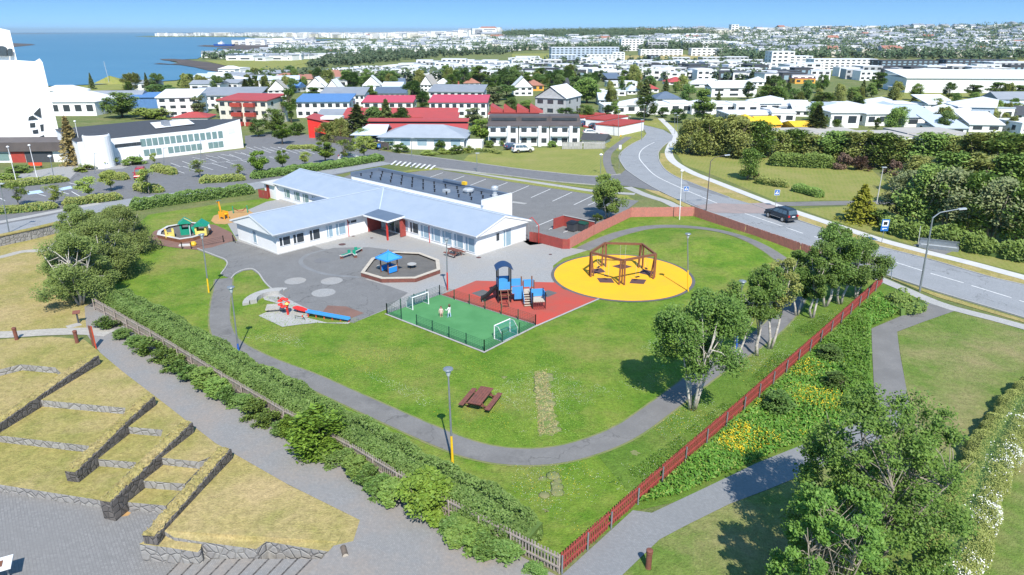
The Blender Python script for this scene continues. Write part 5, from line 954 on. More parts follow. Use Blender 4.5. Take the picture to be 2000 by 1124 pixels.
# ================================================================ PEOPLE
def person(loc, rz, h, lab, top, bottom, legs, hair_m, pose):
    root = thing("person", lab, "person", loc, rz); k = h/1.2; bm = bmesh.new(); lay = bm.verts.layers.skin.verify()
    J = {'pel': (0, 0, .56, .1), 'waist': (0, 0, .68, .09), 'chest': (0, .0, .83, .105), 'neck': (0, 0, .94, .045), 'head': (0, .005, 1.03, .075), 'crown': (0, .01, 1.12, .085),
         'hl': (-.075, 0, .53, .08), 'kl': (-.085, .02+pose[0], .29, .05), 'al': (-.085, pose[0]*1.4-.01, .05, .035), 'tl': (-.09, pose[0]*1.4+.1, .025, .03), 'hr': (.075, 0, .53, .08), 'kr': (.085, .02+pose[1], .29, .05), 'ar': (.085, pose[1]*1.4-.01, .05, .035), 'tr': (.09, pose[1]*1.4+.1, .025, .03),
         'sl': (-.14, 0, .87, .055), 'el': (-.2, pose[2], .68, .038), 'wl': (-.2+pose[4], pose[2]*2.4+.02, .52+pose[5], .028), 'fl': (-.2+pose[4]*1.1, pose[2]*2.6+.04, .46+pose[5]*1.1, .03), 'sr': (.14, 0, .87, .055), 'er': (.2, pose[3], .68, .038), 'wr': (.21, pose[3]*2.4+.02, .53, .028), 'fr': (.21, pose[3]*2.6+.03, .46, .03)}
    E = [('pel', 'waist'), ('waist', 'chest'), ('chest', 'neck'), ('neck', 'head'), ('head', 'crown'), ('pel', 'hl'), ('hl', 'kl'), ('kl', 'al'), ('al', 'tl'), ('pel', 'hr'), ('hr', 'kr'), ('kr', 'ar'), ('ar', 'tr'), ('chest', 'sl'), ('sl', 'el'), ('el', 'wl'), ('wl', 'fl'), ('chest', 'sr'), ('sr', 'er'), ('er', 'wr'), ('wr', 'fr')]
    vs = {}
    for n, (x, y, z, r) in J.items():
        v = bm.verts.new((x*k, y*k, z*k)); v[lay].radius = (r*k, r*k); v[lay].use_root = n == 'pel'; vs[n] = v
    for a, c_ in E: bm.edges.new((vs[a], vs[c_]))
    me = bpy.data.meshes.new("body"); bm.to_mesh(me); bm.free(); o = bpy.data.objects.new("body", me); C.objects.link(o)
    o.modifiers.new("skin", 'SKIN'); s_ = o.modifiers.new("sub", 'SUBSURF'); s_.levels = s_.render_levels = 2
    dg = bpy.context.evaluated_depsgraph_get(); me2 = bpy.data.meshes.new_from_object(o.evaluated_get(dg)); o.modifiers.clear(); o.data = me2; o.parent = root; bpy.data.meshes.remove(me)
    for m_ in ("skin", top, bottom, legs): me2.materials.append(M[m_])
    for p in me2.polygons:
        z = p.center.z/k; x = abs(p.center.x)/k; p.material_index = 1 if (.62 < z < .93 and not (x > .17 and z < .6)) else 2 if (.4 < z <= .62 and x < .17) else 3 if z <= .4 else 0; p.use_smooth = True
    mb = MB(); mb.lathe([(.02, .185), (.07, .165), (.1, .1), (.105, .03), (.09, -.06)], 14, (0, -.012*k, 1.03*k)); hm = mb.build("hair", hair_m, root, True)
    for v in hm.data.vertices: v.co = Vector((v.co.x*k, (v.co.y if v.co.y < .04 else .04)*k, 1.03*k+(v.co.z-1.03*k)*k))
    mb = MB()
    for a in (-.032, .032): mb.lathe([(.012, -.006), (.012, .006)], 6, (a*k, .088*k, 1.06*k))
    mb.build("eyes", "black", root); MB().box((0, .088*k, 1.0*k), (.05*k, .01, .012*k)).build("mouth", "play_red", root)
Z8 = Vector((0, 0, .08))
person(G(862, 621)+Z8, R(175), 1.08, "child in a pale pink outfit standing on the green pitch", "pink", "pink", "skin", "hair", (0, .03, .02, .02, 0, 0))
person(G(878, 622)+Z8, R(60), 1.35, "taller child in a white top pointing on the green pitch", "cloth_white", "cloth_white", "cloth_blue", "hair", (.05, -.05, .1, .02, .03, .18))
person(G(547, 603)+Vector((0, 0, .06)), R(-60), 1.15, "child in white behind the red play figure", "cloth_white", "cloth_white", "dark_wall", "hair", (.0, .05, .08, .05, 0, .1))

# ================================================================ CARS
def car(name, loc, rz, lab, paint, kind="suv", group=None):
    root = thing(name, lab, "car", loc, rz, group)                    # x forward
    if kind == "suv": prof = [(-2.35, .45), (-2.4, .9), (-2.28, 1.12), (-2.05, 1.8), (-1.8, 1.88), (.1, 1.88), (.45, 1.78), (1.05, 1.22), (2.15, 1.1), (2.38, .85), (2.38, .42)]; gl = [(-2.0, 1.2), (-1.85, 1.7), (.22, 1.72), (.9, 1.2)]; wz, wr, W = .4, .41, .95
    else: prof = [(-2.1, .4), (-2.15, .8), (-2.0, 1.0), (-1.6, 1.4), (-1.2, 1.5), (.1, 1.48), (1.0, 1.0), (1.85, .86), (2.1, .68), (2.1, .35)]; gl = [(-1.6, 1.02), (-1.3, 1.38), (.05, 1.38), (.75, 1.0)]; wz, wr, W = .32, .32, .87
    tap = lambda x, z: (1 if z < 1.0 else 1-.22*(z-1.0)/.75)*(1-.07*max(0, abs(x)-1.9)/.4)
    MB().side(prof, -W, W, 0, tap).build("body", paint, root, bevel=.05)
    for s_ in (-1, 1):
        mb = MB(); off = .012
        for a, c_ in ((0, .3), (.33, .63), (.66, 1.0)):
            lo0, lo1 = gl[0][0]+(gl[3][0]-gl[0][0])*a, gl[0][0]+(gl[3][0]-gl[0][0])*c_; hi0, hi1 = gl[1][0]+(gl[2][0]-gl[1][0])*a, gl[1][0]+(gl[2][0]-gl[1][0])*c_
            q = [(lo0, gl[0][1]), (lo1, gl[0][1]), (hi1, gl[1][1]), (hi0, gl[1][1])]
            mb.add([(x, s_*(W*tap(x, z)+off), z) for x, z in q], [(0, 1, 2, 3) if s_ < 0 else (3, 2, 1, 0)])
        mb.build("side_window", "glass_car", root)
        for x in (-1.4, 1.42):
            if kind != "suv": x *= .9
            wh = MB().tube([(x, s_*(W-.2), wz), (x, s_*(W+.03), wz)], wr, 18).build("wheel", "rubber", root)
            MB().tube([(x, s_*(W+.02), wz), (x, s_*(W+.045), wz)], wr*.62, 12).build("rim", "chrome", wh)
        MB().box((.75, s_*(W+.1), gl[0][1]+.03), (.16, .2, .14)).build("mirror", paint, root)
        MB().box((prof[1][0]+.04, s_*(W-.2), prof[1][1]+.1), (.12, .28, .26)).build("tail_light", "tail_red", root)
        MB().box((prof[-2][0]-.1, s_*(W-.24), prof[-2][1]-.02), (.14, .36, .14)).build("headlight", "head_clear", root)
        MB().box((0, s_*(W+.012), .55), (2.0, .03, .05)).build("trim_strip", "chrome", root)
    def pane(p, q, f, nm):                       # a sheet over the profile between two of its points
        (x0, z0), (x1, z1) = p, q; n = Vector((-(z1-z0), 0, x1-x0)).normalized()*(-.014)
        n = n if (n.x*(x0) > 0) else -n
        y0, y1 = W*tap(x0, z0)*.86, W*tap(x1, z1)*.86; a, c_ = (x0+(x1-x0)*.1, z0+(z1-z0)*.1), (x0+(x1-x0)*.9, z0+(z1-z0)*.9)
        MB().add([(a[0]+n.x, -y0, a[1]+n.z), (a[0]+n.x, y0, a[1]+n.z), (c_[0]+n.x, y1, c_[1]+n.z), (c_[0]+n.x, -y1, c_[1]+n.z)], [(0, 1, 2, 3)]).build(nm, "glass_car", root)
    if kind == "suv": pane(prof[2], prof[3], 0, "rear_window"); pane(prof[7], prof[6], 0, "windscreen"); [MB().tube([(-1.6, s_*.62, 1.93), (.1, s_*.62, 1.93)], .025, 6).build("roof_rail", "black", root) for s_ in (-1, 1)]
    else: pane(prof[2], prof[3], 0, "rear_window"); pane(prof[6], prof[5], 0, "windscreen")
    MB().box((prof[0][0]-.02, 0, .5), (.12, W*1.8, .24)).build("rear_bumper", "dark_wall" if paint != "car_white" else paint, root); MB().box((prof[-1][0]+.0, 0, .45), (.12, W*1.7, .22)).build("front_bumper", "dark_wall", root)
    MB().box((prof[1][0]-.03, 0, prof[1][1]+.02), (.05, .52, .13)).build("number_plate", "white_paint", root)
    return root
pa, pb = G(1452, 417), G(1568, 457); rd = math.atan2(pa.y-pb.y, pa.x-pb.x)
car("suv_car", G(1530, 430)+Vector((-.4, .2, .056)), rd, "dark blue grey off-road car driving away on the main road", "car_dark")
car("suv_car", G(276, 349)+Vector((0, 0, .03)), R(-68), "dark red car with its boot toward the church in the left car park", "car_red")
car("small_car", G(682, 313)+Vector((0, 0, .03)), R(10), "white car parked behind the blossoming trees of the church car park", "car_white", "hatch")
car("suv_car", G(1021, 298)+Vector((0, 0, .03)), R(20), "white car in front of the brown roofed row houses", "car_white"); car("small_car", G(1003, 292)+Vector((0, 0, .03)), R(30), "dark blue car behind the white one at the row houses", "car_blue", "hatch")
for x, y, a, l_, p in ((1136, 245, 25, "grey car nearest the left red garage", "car_grey"), (1148, 247, 25, "dark blue car second from the left red garage", "car_blue"), (1165, 251, 25, "black car between the two garage blocks", "car_dark"), (1176, 253, 30, "white car next to the near garage block", "car_white"), (1174, 258, 5, "blue car in front of the near garage block", "car_blue"), (1155, 264, 5, "white car at the forecourt edge of the garages", "car_white")): car("small_car", G(x, y)+Vector((0, 0, .03)), R(a), l_, p, "hatch")
car("suv_car", G(1606, 259)+Vector((0, 0, .03)), R(15), "white car parked beside the dark spruce on the right", "car_white"); car("small_car", G(1091, 213)+Vector((0, 0, .03)), R(100), "dark car driving on the far street beside the white gabled house", "car_dark", "hatch")
# ================================================================ TREES, HEDGES, PLANTS
def crown(rng, n, Hh, W, base, nb, prof, br=(.15, .26), fill=.55):
    cs = []
    while len(cs) < nb:
        z = rng.uniform(0, 1); a = rng.uniform(0, 6.283); r = math.sqrt(rng.uniform(.02, 1)); pr = prof(z)
        cs.append((r*pr*W/2*.8*math.cos(a), r*pr*W/2*.8*math.sin(a), base+(Hh-base)*(.06+.86*z), rng.uniform(*br)*W*(.55+.45*pr)))
    cs = np.array(cs); k = rng.integers(0, nb, n); d = rng.normal(size=(n, 3)); d /= np.linalg.norm(d, axis=1)[:, None]
    rr = rng.uniform(0, 1, n)**fill; p = cs[k, :3]+d*(cs[k, 3]*rr)[:, None]*np.array([1, 1, .8]); p[:, 2] = np.maximum(p[:, 2], .1)
    return p, cs
ROUND = lambda z: math.sqrt(max(.02, 1-(2*z-.85)**2/1.35)); OVAL = lambda z: math.sqrt(max(.03, 1-(2*z-1)**2))*.9+.1; POP = lambda z: .55+.45*math.sin(z*3.0)*(1-.5*z); DOME = lambda z: math.sqrt(max(.03, 1-z*z*.95))
def make_tree(name, label, cat, Hh, W, leafm, barkm, n=3500, ls=.3, nb=22, base=.25, prof=ROUND, stems=1, seed=1, group=None, up=.35, br=(.15, .26), spread=.28, tr=.03, fill=.55):
    n = int(n*1.45); ls *= .82; rng = np.random.default_rng(seed); root = thing(name, label, cat, (0, 0, 0), 0, group)
    p, cs = crown(rng, n, Hh, W, base*Hh, nb, prof, br, fill); v, f = leaves(p, ls, rng, up); npmesh("crown", v, f, leafm, root)
    for s in range(stems):
        a = 2*math.pi*s/stems+rng.uniform(0, .6); off = Vector((math.cos(a), math.sin(a), 0))*(.0 if stems == 1 else .012*Hh*stems**.5); top = Vector((math.cos(a)*W*spread*(stems > 1), math.sin(a)*W*spread*(stems > 1), Hh*.8))
        r0 = tr*Hh/(stems**.35); mb = MB(); P = [off+(top-off)*t+Vector((rng.normal()*.012*Hh, rng.normal()*.012*Hh, 0))*(t > 0) for t in (0, .15, .35, .6, 1)]; P = [Vector((q.x*(.6+.4*t), q.y*(.6+.4*t), q.z)) for q, t in zip(P, (1, .6, .7, .9, 1))]; P[0] = off
        mb.tube(P, [r0, r0*.8, r0*.65, r0*.45, r0*.1], 7)
        for c in cs[rng.permutation(len(cs))[:max(5, len(cs)//stems)]]:
            q = P[1].lerp(P[-1], rng.uniform(.1, .8)) if stems == 1 else P[2].lerp(P[-1], rng.uniform(0, .8))
            if c[2] > q.z*.8: mb.tube([q, q.lerp(Vector(c[:3]), .5)+Vector((0, 0, .03*Hh)), Vector(c[:3])], [r0*.35, r0*.22, r0*.06], 5)
        mb.build("trunk", barkm, root, True)
    return root
def make_spruce(name, label, Hh, W, leafm, n=3800, ls=.26, seed=1, group=None, tiers=13):
    rng = np.random.default_rng(seed); root = thing(name, label, "conifer", (0, 0, 0), 0, group); P = []
    t = rng.uniform(0, 1, n)**.75; tier = np.floor(t*tiers)/tiers; nbr = 9; a = np.floor(rng.uniform(0, nbr, n))/nbr*6.283+tier*5.1+rng.normal(size=n)*.13; L = (1-tier)*W/2*(.82+.3*np.sin(a*3+tier*40)); r = L*rng.uniform(.1, 1, n)**.7
    z = Hh*(.04+.94*tier)-r*.3+rng.normal(size=n)*.03*Hh*(1-tier*.6); p = np.stack([r*np.cos(a), r*np.sin(a), np.maximum(z, .1)], 1)
    v, f = leaves(p, ls, rng, .5, .5); npmesh("foliage", v, f, leafm, root); MB().tube([(0, 0, 0), (0, 0, Hh*.97)], [.018*Hh, .004*Hh], 7).build("trunk", "bark", root); return root
PROTO = {}
def place(kind, x, y, yt, w_, label, group=None, z=0, fixh=None, rz=None):
    p, Hh, W, used = PROTO[kind]; b = GH(x, y) if y < 190 else G(x, y, z); m_ = (b-Vector((0, 0, H))).length/F
    h = fixh or hgt(x, y, yt, z) if y >= 190 else fixh or (y-yt)*m_*1.02
    s = (w_*m_/W, w_*m_/W, h/Hh); r = rng0.uniform(0, 6.28) if rz is None else rz
    if not used:
        PROTO[kind][3] = True; p.location = b; p.scale = s; p.rotation_euler = (0, 0, r); p["label"] = label
        if group: p["group"] = group
        elif "group" in p: del p["group"]
        return p
    o = dup(p, b, r, s, label, group)
    if not group and "group" in o: del o["group"]
    return o
rng0 = random.Random(11)
def proto(k, o, Hh, W): PROTO[k] = [o, Hh, W, False]
proto('round', make_tree("leafy_tree", "x", "tree", 10, 8, "leaf_mid", "bark", 4200, .34, 26, .18, ROUND, 1, 2), 10, 8)
proto('dark', make_tree("leafy_tree", "x", "tree", 10, 8, "leaf_dark", "bark", 4200, .34, 24, .12, OVAL, 1, 3), 10, 8)
proto('tall', make_tree("poplar_tree", "x", "tree", 12, 7, "leaf_mid", "bark", 4200, .34, 24, .12, POP, 1, 4), 12, 7)
proto('olive', make_tree("willow_tree", "x", "tree", 7, 8, "leaf_olive", "bark", 5200, .27, 30, .1, DOME, 3, 5), 7, 8)
proto('olive2', make_tree("willow_tree", "x", "tree", 7, 8, "leaf_mid", "bark_pale", 4600, .27, 26, .12, OVAL, 4, 6), 7, 8)
proto('sparse', make_tree("willow_tree", "x", "tree", 7, 7, "leaf_silver", "bark_pale", 2300, .24, 26, .2, OVAL, 4, 7), 7, 7)
proto('bright', make_tree("young_tree", "x", "tree", 5, 4, "leaf_bright", "bark", 2400, .2, 16, .3, OVAL, 1, 8), 5, 4)
proto('lime', make_tree("young_tree", "x", "tree", 5, 4, "leaf_lime", "bark_pale", 1300, .18, 14, .32, OVAL, 1, 9, tr=.022), 5, 4)
proto('silver', make_tree("slender_tree", "x", "tree", 9, 5, "leaf_silver", "bark", 2600, .28, 20, .08, POP, 1, 10), 9, 5)
proto('spruce', make_spruce("spruce_tree", "x", 10, 6, "leaf_spruce", 4600, .32, 11), 10, 6)
proto('pine', make_spruce("pine_tree", "x", 10, 5, "leaf_brown", 3600, .3, 12), 10, 5)
proto('gold', make_spruce("golden_spruce", "x", 7, 7, "leaf_gold", 5200, .22, 13), 7, 7)
proto('bush', make_tree("shrub", "x", "shrub", 2, 2.4, "leaf_mid", "bark", 1500, .15, 16, .02, DOME, 3, 14), 2, 2.4)
proto('brush', make_tree("shrub", "x", "shrub", 2, 2.4, "leaf_hedge", "bark", 1500, .13, 18, .02, DOME, 3, 15), 2, 2.4)
proto('redbush', make_tree("shrub", "x", "shrub", 2, 2.4, "leaf_red", "bark", 1200, .16, 12, .05, DOME, 3, 16), 2, 2.4)
proto('big', make_tree("maple_shrub", "x", "shrub", 3.4, 3.6, "leaf_bright", "bark", 4200, .17, 24, .02, DOME, 3, 17), 3.4, 3.6)
proto('darkbush', make_tree("shrub", "x", "shrub", 1.8, 2.2, "leaf_dark", "bark", 1700, .12, 14, .03, DOME, 3, 18), 1.8, 2.2)
proto('limebush', make_tree("shrub", "x", "shrub", 2, 2.4, "leaf_lime", "bark", 1300, .17, 14, .03, DOME, 2, 19), 2, 2.4)
# --- birches of the playground (own crowns)
def birch(x, y, yt, w_, lab, stems, seed, n, base=.3, leafm="leaf_birch", spread=.24, ls=.15, prof=OVAL, nb=34):
    hh = hgt(x, y, yt); o = make_tree("birch_tree", lab, "tree", hh, w_*mpp(x, (y+yt)/2), leafm, "bark_birch", int(n*1.7), ls*.78, nb, base, prof, stems, seed, spread=spread, tr=.022, up=.25, br=(.11, .2)); o.location = G(x, y); return o
birch(1352, 800, 572, 165, "large birch with white forked trunks standing by the lower bend of the path", 4, 21, 11000, .3, spread=.3)
birch(1438, 712, 545, 90, "slender birch beside the blue based lamp post", 2, 22, 4200, .38)
birch(1478, 695, 515, 85, "slim birch with a bare white trunk, third from the near end of the birch row", 1, 23, 3800, .42)
birch(1503, 682, 498, 80, "thin birch with a crooked pale trunk beside the shaded path", 2, 24, 3600, .4, "leaf_olive")
for i, (x, y, yt, w_, l_) in enumerate(((1556, 617, 485, 70, "leftmost birch of the clump by the road fence"), (1586, 622, 470, 75, "birch with a thin bare trunk at the front of the roadside clump"), (1612, 600, 432, 95, "tallest dark birch in the middle of the roadside clump"), (1640, 595, 440, 95, "leaning birch with a white trunk near the red fence"), (1672, 585, 470, 90, "rightmost birch of the roadside clump, over the fence end"))): birch(x, y, yt, w_, l_, 2, 30+i, 5200, .26, spread=.3)
birch(1186, 428, 338, 70, "broad tree with grey trunk on the verge behind the bins", 2, 40, 5200, .1, "leaf_mid", ls=.2)
place('bush', 1166, 432, 418, 24, "small green shrub at the foot of the tree behind the bins")
# --- the big poplar in the near right corner
def bigtree(b, hh, W, lab, stems, seed, n, nb):
    o = make_tree("poplar_tree", lab, "tree", hh, W, "leaf_poplar", "bark_pale", n, .098, nb, .06, lambda z: .8+.2*math.sin(z*3)-.3*z, stems, seed, up=.3, br=(.045, .09), spread=.27, tr=.017, fill=.8); o.location = b
bigtree(Vector((17.2, 26.6, 0)), 10.0, 10.6, "large loose leaved poplar filling the near right corner", 6, 50, 34000, 230)
bigtree(Vector((13.6, 23.2, 0)), 7.6, 6.4, "second poplar at the very bottom of the picture, shading the lawn", 4, 51, 17000, 130)
# --- thicket on the left
for i, (x, y, yt, w_, l_) in enumerate(((158, 595, 455, 190, "nearest willow of the left thicket, over the top end of the grey fence"), (205, 545, 425, 185, "willow of the left thicket in front of the dark red fence"), (245, 495, 400, 150, "willow of the left thicket reaching over the lawn"), (165, 500, 398, 130, "rear willow of the left thicket beside the brown board"), (140, 570, 480, 110, "small willow on the dry grass edge of the left thicket"))):
    hh = hgt(x, y, yt); o = make_tree("willow_shrub", l_, "shrub", hh, w_*mpp(x, y)*.86, "leaf_thicket", "bark_birch", 22000, .105, 60, .05, DOME, 4, 60+i, br=(.09, .16), up=.5); o.location = G(x, y)
# --- hedges
def hedge(line, w_, h_, leafm, lab, dens=85, ls=.12, px=True, name="hedge", wob=.12, cat="hedge", group=None, z0=0, flowers=None):
    L = smoothline(PX(line) if px else line, 4); root = thing(name, lab, cat, L[0], 0, group); b = L[0]; rng = np.random.default_rng(len(lab)*7+int(abs(b.x)*10))
    seg = [(p, q, (q-p).length) for p, q in zip(L, L[1:])]; tot = sum(s[2] for s in seg); per = w_+2*h_; n = int(tot*per*dens)
    cum = np.cumsum([0]+[s[2] for s in seg]); t = rng.uniform(0, tot, n); k = np.clip(np.searchsorted(cum, t)-1, 0, len(seg)-1); A = np.array([s[0]-b for s in seg]); D = np.array([(s[1]-s[0])/s[2] for s in seg]); Nn = np.stack([-D[:, 1], D[:, 0], D[:, 2]*0], 1)
    th = rng.uniform(0, math.pi, n); e = .55; cx_ = np.sign(np.cos(th))*np.abs(np.cos(th))**e; cz = np.sin(th)**e; lump = 1+wob*(np.sin(t*1.7)+np.sin(t*.63+2)+.7*np.sin(t*4.1+th*3))*.5; r = (1-np.abs(rng.normal(size=n))*.09)*lump
    ends = np.clip(np.minimum(t, tot-t)/(w_*.5), 0, 1)**.5; r = r*(.25+.75*ends)
    p = A[k]+D[k]*(t-cum[k])[:, None]+Nn[k]*(cx_*w_/2*r)[:, None]; p[:, 2] = z0+cz*h_*r
    v, f = leaves(p, ls, rng, .3); mi = None
    mats = [leafm]
    if flowers is not None: mats.append("flower_white"); s_ = flowers(p+np.array(b), cx_, rng); mi = s_.astype(int)
    npmesh("foliage", v, f, mats, root, mi)
    mb = MB(); V = []
    L = [L[0].lerp(L[1], .5)]+L[1:-1]+[L[-1].lerp(L[-2], .5)]
    for i, p_ in enumerate(L):
        d = (L[min(i+1, len(L)-1)]-L[max(i-1, 0)]).normalized(); nn = Vector((-d.y, d.x, 0)); q = p_-b
        V += [q-nn*w_*.34+Vector((0, 0, z0)), q-nn*w_*.28+Vector((0, 0, z0+h_*.6)), q+nn*w_*.28+Vector((0, 0, z0+h_*.6)), q+nn*w_*.34+Vector((0, 0, z0))]
    mb.add(V, [(i*4+k2, i*4+4+k2, i*4+5+k2, i*4+1+k2) for i in range(len(L)-1) for k2 in range(3)]+[(0, 1, 2, 3), tuple((len(L)-1)*4+k2 for k2 in (3, 2, 1, 0))]); mb.build("foliage_core", "leaf_dark", root)  # solid dark core added inside the leaves so the hedge is not see-through
    return root
hedge([(226, 592), (330, 650), (450, 724), (610, 815), (760, 902), (880, 970), (1000, 1042), (1050, 1066)], 2.5, 1.55, "leaf_hedge", "long clipped hedge along the inside of the grey picket fence", 190, .08)
hedge([(255, 412), (330, 400), (420, 388), (496, 377)], 2.2, 1.7, "leaf_hedge", "clipped green hedge between the left play lawn and the west road", 45, .16)
hedge([(390, 358), (430, 356), (480, 352)], 2.2, 1.3, "leaf_olive", "brownish hedge at the left end of the car park bed", 40, .16)
hedge([(490, 350), (560, 341), (640, 330), (700, 321), (748, 313)], 2.6, 1.4, "leaf_hedge", "long dark green hedge under the round street trees", 40, .18)
hedge([(-60, 372), (0, 367), (70, 361), (136, 354)], 2.0, 1.2, "leaf_olive", "clipped hedge in front of the white flagpoles", 45, .15)
hedge([(-60, 424), (0, 418), (60, 413), (115, 406)], 1.9, 1.1, "leaf_olive", "clipped hedge on the road side of the disabled bays, left length", 45, .15)
hedge([(122, 404), (180, 396), (240, 389)], 2.2, 1.2, "leaf_olive", "clipped hedge on the road side of the disabled bays, right length", 45, .15)
for i, (l_, lab) in enumerate((([(200, 348), (225, 350), (250, 352)], "low rounded hedge left of the red car"), ([(268, 370), (290, 375), (320, 376)], "low rounded hedge on the grass island in front of the red car"), ([(300, 333), (325, 338), (342, 342)], "low hedge on the island behind the red car"), ([(1475, 357), (1505, 362), (1540, 367)], "brown stemmed clipped hedge on the right lawn"), ([(1549, 372), (1580, 380), (1606, 387)], "short round ended hedge right of the brown stemmed one"), ([(560, 292), (620, 290)], "low hedge among the bays at the back of the church car park"))): hedge(l_, 2.2, 1.3 if i != 5 else .9, "leaf_olive" if i != 4 else "leaf_mid", lab, 50, .16)
hedge([(1500, 322), (1560, 326), (1630, 328)], 3.2, 2.6, "leaf_mid", "green hedge along the back of the right lawn", 28, .24)
hedge([(1725, 448), (1765, 462), (1830, 476), (1900, 490), (1960, 502), (2060, 520)], 3.0, 2.0, "leaf_mid", "loose green hedge behind the bus stop bench", 45, .2, wob=.3)
spf = lambda p, c, rng: (c > -.2) & (np.sin(p[:, 1]*1.3)+np.sin(p[:, 1]*3.1+p[:, 0]*2)*.8+c*.7+rng.normal(size=len(p))*1.2 > 2.35)
hedge([(2110, 720), (2000, 800), (1945, 880), (1910, 960), (1880, 1040), (1850, 1130), (1820, 1230)], 2.7, 1.25, "leaf_olive", "spreading olive hedge with patches of white blossom at the right edge", 330, .05, flowers=spf, wob=.16)
hedge([(236, 300), (280, 292)], 1.5, 1.0, "leaf_lime", "yellow green shrubs at the foot of the parish building", 40, .15, name="shrub_row", cat="shrubs")
hedge([(900, 300), (940, 296), (980, 302)], 1.2, .8, "leaf_olive", "rock garden shrubs in front of the grey hip roofed house", 30, .15, name="shrub_row", cat="shrubs")
# --- shrubs in front of the grey fence
for i, (x, y, w_, h_, k) in enumerate(((212, 638, 46, 1.0, 'brush'), (236, 660, 40, .9, 'brush'), (293, 690, 52, 1.3, 'bush'), (322, 705, 48, 1.2, 'bush'), (360, 728, 50, 1.1, 'brush'), (402, 754, 64, 1.4, 'bush'), (452, 784, 50, 1.2, 'brush'), (500, 812, 56, 1.3, 'bush'), (548, 846, 48, 1.0, 'brush'), (672, 908, 66, 1.1, 'brush'), (720, 942, 60, 1.1, 'brush'), (768, 975, 66, 1.1, 'bush'), (885, 1036, 78, .95, 'brush'), (925, 1062, 72, 1.0, 'bush'), (978, 1088, 84, .95, 'brush'), (1045, 1122, 46, .6, 'brush'), (264, 676, 44, 1.0, 'brush'), (342, 718, 50, 1.1, 'bush'), (382, 741, 56, 1.2, 'brush'), (426, 770, 56, 1.2, 'bush'), (476, 798, 56, 1.2, 'brush'), (524, 830, 52, 1.1, 'bush'), (648, 890, 60, 1.0, 'bush'), (696, 926, 64, 1.1, 'bush'), (744, 960, 66, 1.0, 'brush'), (905, 1050, 76, .9, 'bush'), (952, 1076, 78, 1.0, 'brush'))):
    place(k, x, y, 0, w_, "loose green rose shrub growing against the paved side of the grey fence", "rose shrubs along the grey fence", fixh=h_)
place('big', 622, 876, 0, 128, "large bright green shrub spilling over the grey fence, the upper of two", fixh=3.0); place('big', 832, 1000, 0, 118, "bright green shrub over the grey fence, the lower of two", fixh=2.6); place('big', 566, 850, 0, 50, "small bright shrub touching the larger one at the grey fence", fixh=1.5)
# --- wild strip: bushes, herbs and flowers
for i, (x, y, w_, h_, l_) in enumerate(((1520, 805, 74, 1.5, "dark round bush nearest the red fence among yellow flowers"), (1628, 762, 62, 1.4, "dark round bush in the middle of the wild strip"), (1622, 705, 62, 1.3, "dark bush at the upper end of the yellow flowers"))): place('darkbush', x, y, 0, w_, l_, fixh=h_)
hedge([(1728, 588), (1760, 595), (1790, 604), (1740, 612)], 2.6, 1.1, "leaf_mid", "low spreading scrub beyond the top end of the red fence", 60, .12, name="scrub", cat="scrub", wob=.4)
def herbs(name, poly, n, hmin, hmax, mat, seed, ls=.14, thr=None):
    P = PX(poly); rng = np.random.default_rng(seed); q = scatter([(p.x, p.y) for p in P], n, rng); h_ = rng.uniform(hmin, hmax, len(q))*(1+.5*np.sin(q[:, 0]*.8)*np.sin(q[:, 1]*.7+1))
    if thr: k = np.sin(q[:, 0]*thr[0]+thr[1])+np.sin(q[:, 1]*thr[0]*1.3+thr[2])+.5*np.sin((q[:, 0]+q[:, 1])*2.1)+rng.normal(size=len(q))*.35 > thr[3]; q, h_ = q[k], h_[k]
    if hmax < .25: k = np.min(np.hypot(q[:, None, 0]-PATHLN[None, :, 0], q[:, None, 1]-PATHLN[None, :, 1]), 1) > 1.05; q, h_ = q[k], h_[k]
    p = np.column_stack([q, .04+h_*rng.uniform(.35, 1, len(q))]); v, f = leaves(p, ls, rng, .05 if hmax > .15 else 1.5, .45); return tag(npmesh(name, v, f, mat), kind='stuff')
WILD = [(1250, 985), (1300, 945), (1450, 815), (1600, 678), (1715, 575), (1780, 590), (1775, 606), (1698, 640), (1699, 760), (1690, 820), (1560, 866), (1371, 948), (1324, 968)]
herbs("wild_herbs", WILD, 30000, .15, .6, "leaf_herb", 1); herbs("tall_herbs", [(1600, 680), (1690, 610), (1695, 640), (1700, 800), (1640, 830), (1650, 740)], 9000, .4, .8, "leaf_herb", 2)
herbs("wild_herbs", WILD, 9000, .2, .55, "leaf_lime", 12, .1)
YEL = [(1380, 885), (1450, 815), (1560, 715), (1640, 690), (1660, 760), (1690, 790), (1600, 850), (1480, 890), (1400, 915)]
herbs("yellow_flowers", YEL, 9000, .45, .62, "flower_yellow", 3, .05, (.9, .5, 1.2, .45)); herbs("yellow_flowers", [(1380, 890), (1440, 830), (1470, 850), (1450, 890), (1400, 910)], 1500, .4, .55, "flower_yellow", 4, .055, (1.3, .2, .3, .1))
herbs("wild_herbs", [(1130, 985), (1290, 880), (1450, 760), (1560, 640), (1640, 600), (1600, 655), (1450, 790), (1290, 925), (1170, 1020)], 15000, .04, .16, "leaf_herb", 5, .06, (.7, .4, 1.1, .0))
herbs("yellow_flowers", [(1000, 905), (1160, 890), (1290, 815), (1560, 620), (1650, 600), (1450, 785), (1290, 925), (1130, 1060), (1000, 960)], 2600, .06, .2, "flower_yellow", 6, .025, (.7, .1, 2.0, .5)); herbs("white_flowers", [(1000, 905), (1160, 890), (1290, 815), (1560, 620), (1650, 600), (1450, 785), (1290, 925), (1130, 1060), (1000, 960)], 4200, .06, .2, "flower_white", 7, .02, (.6, 1.1, .4, .1))
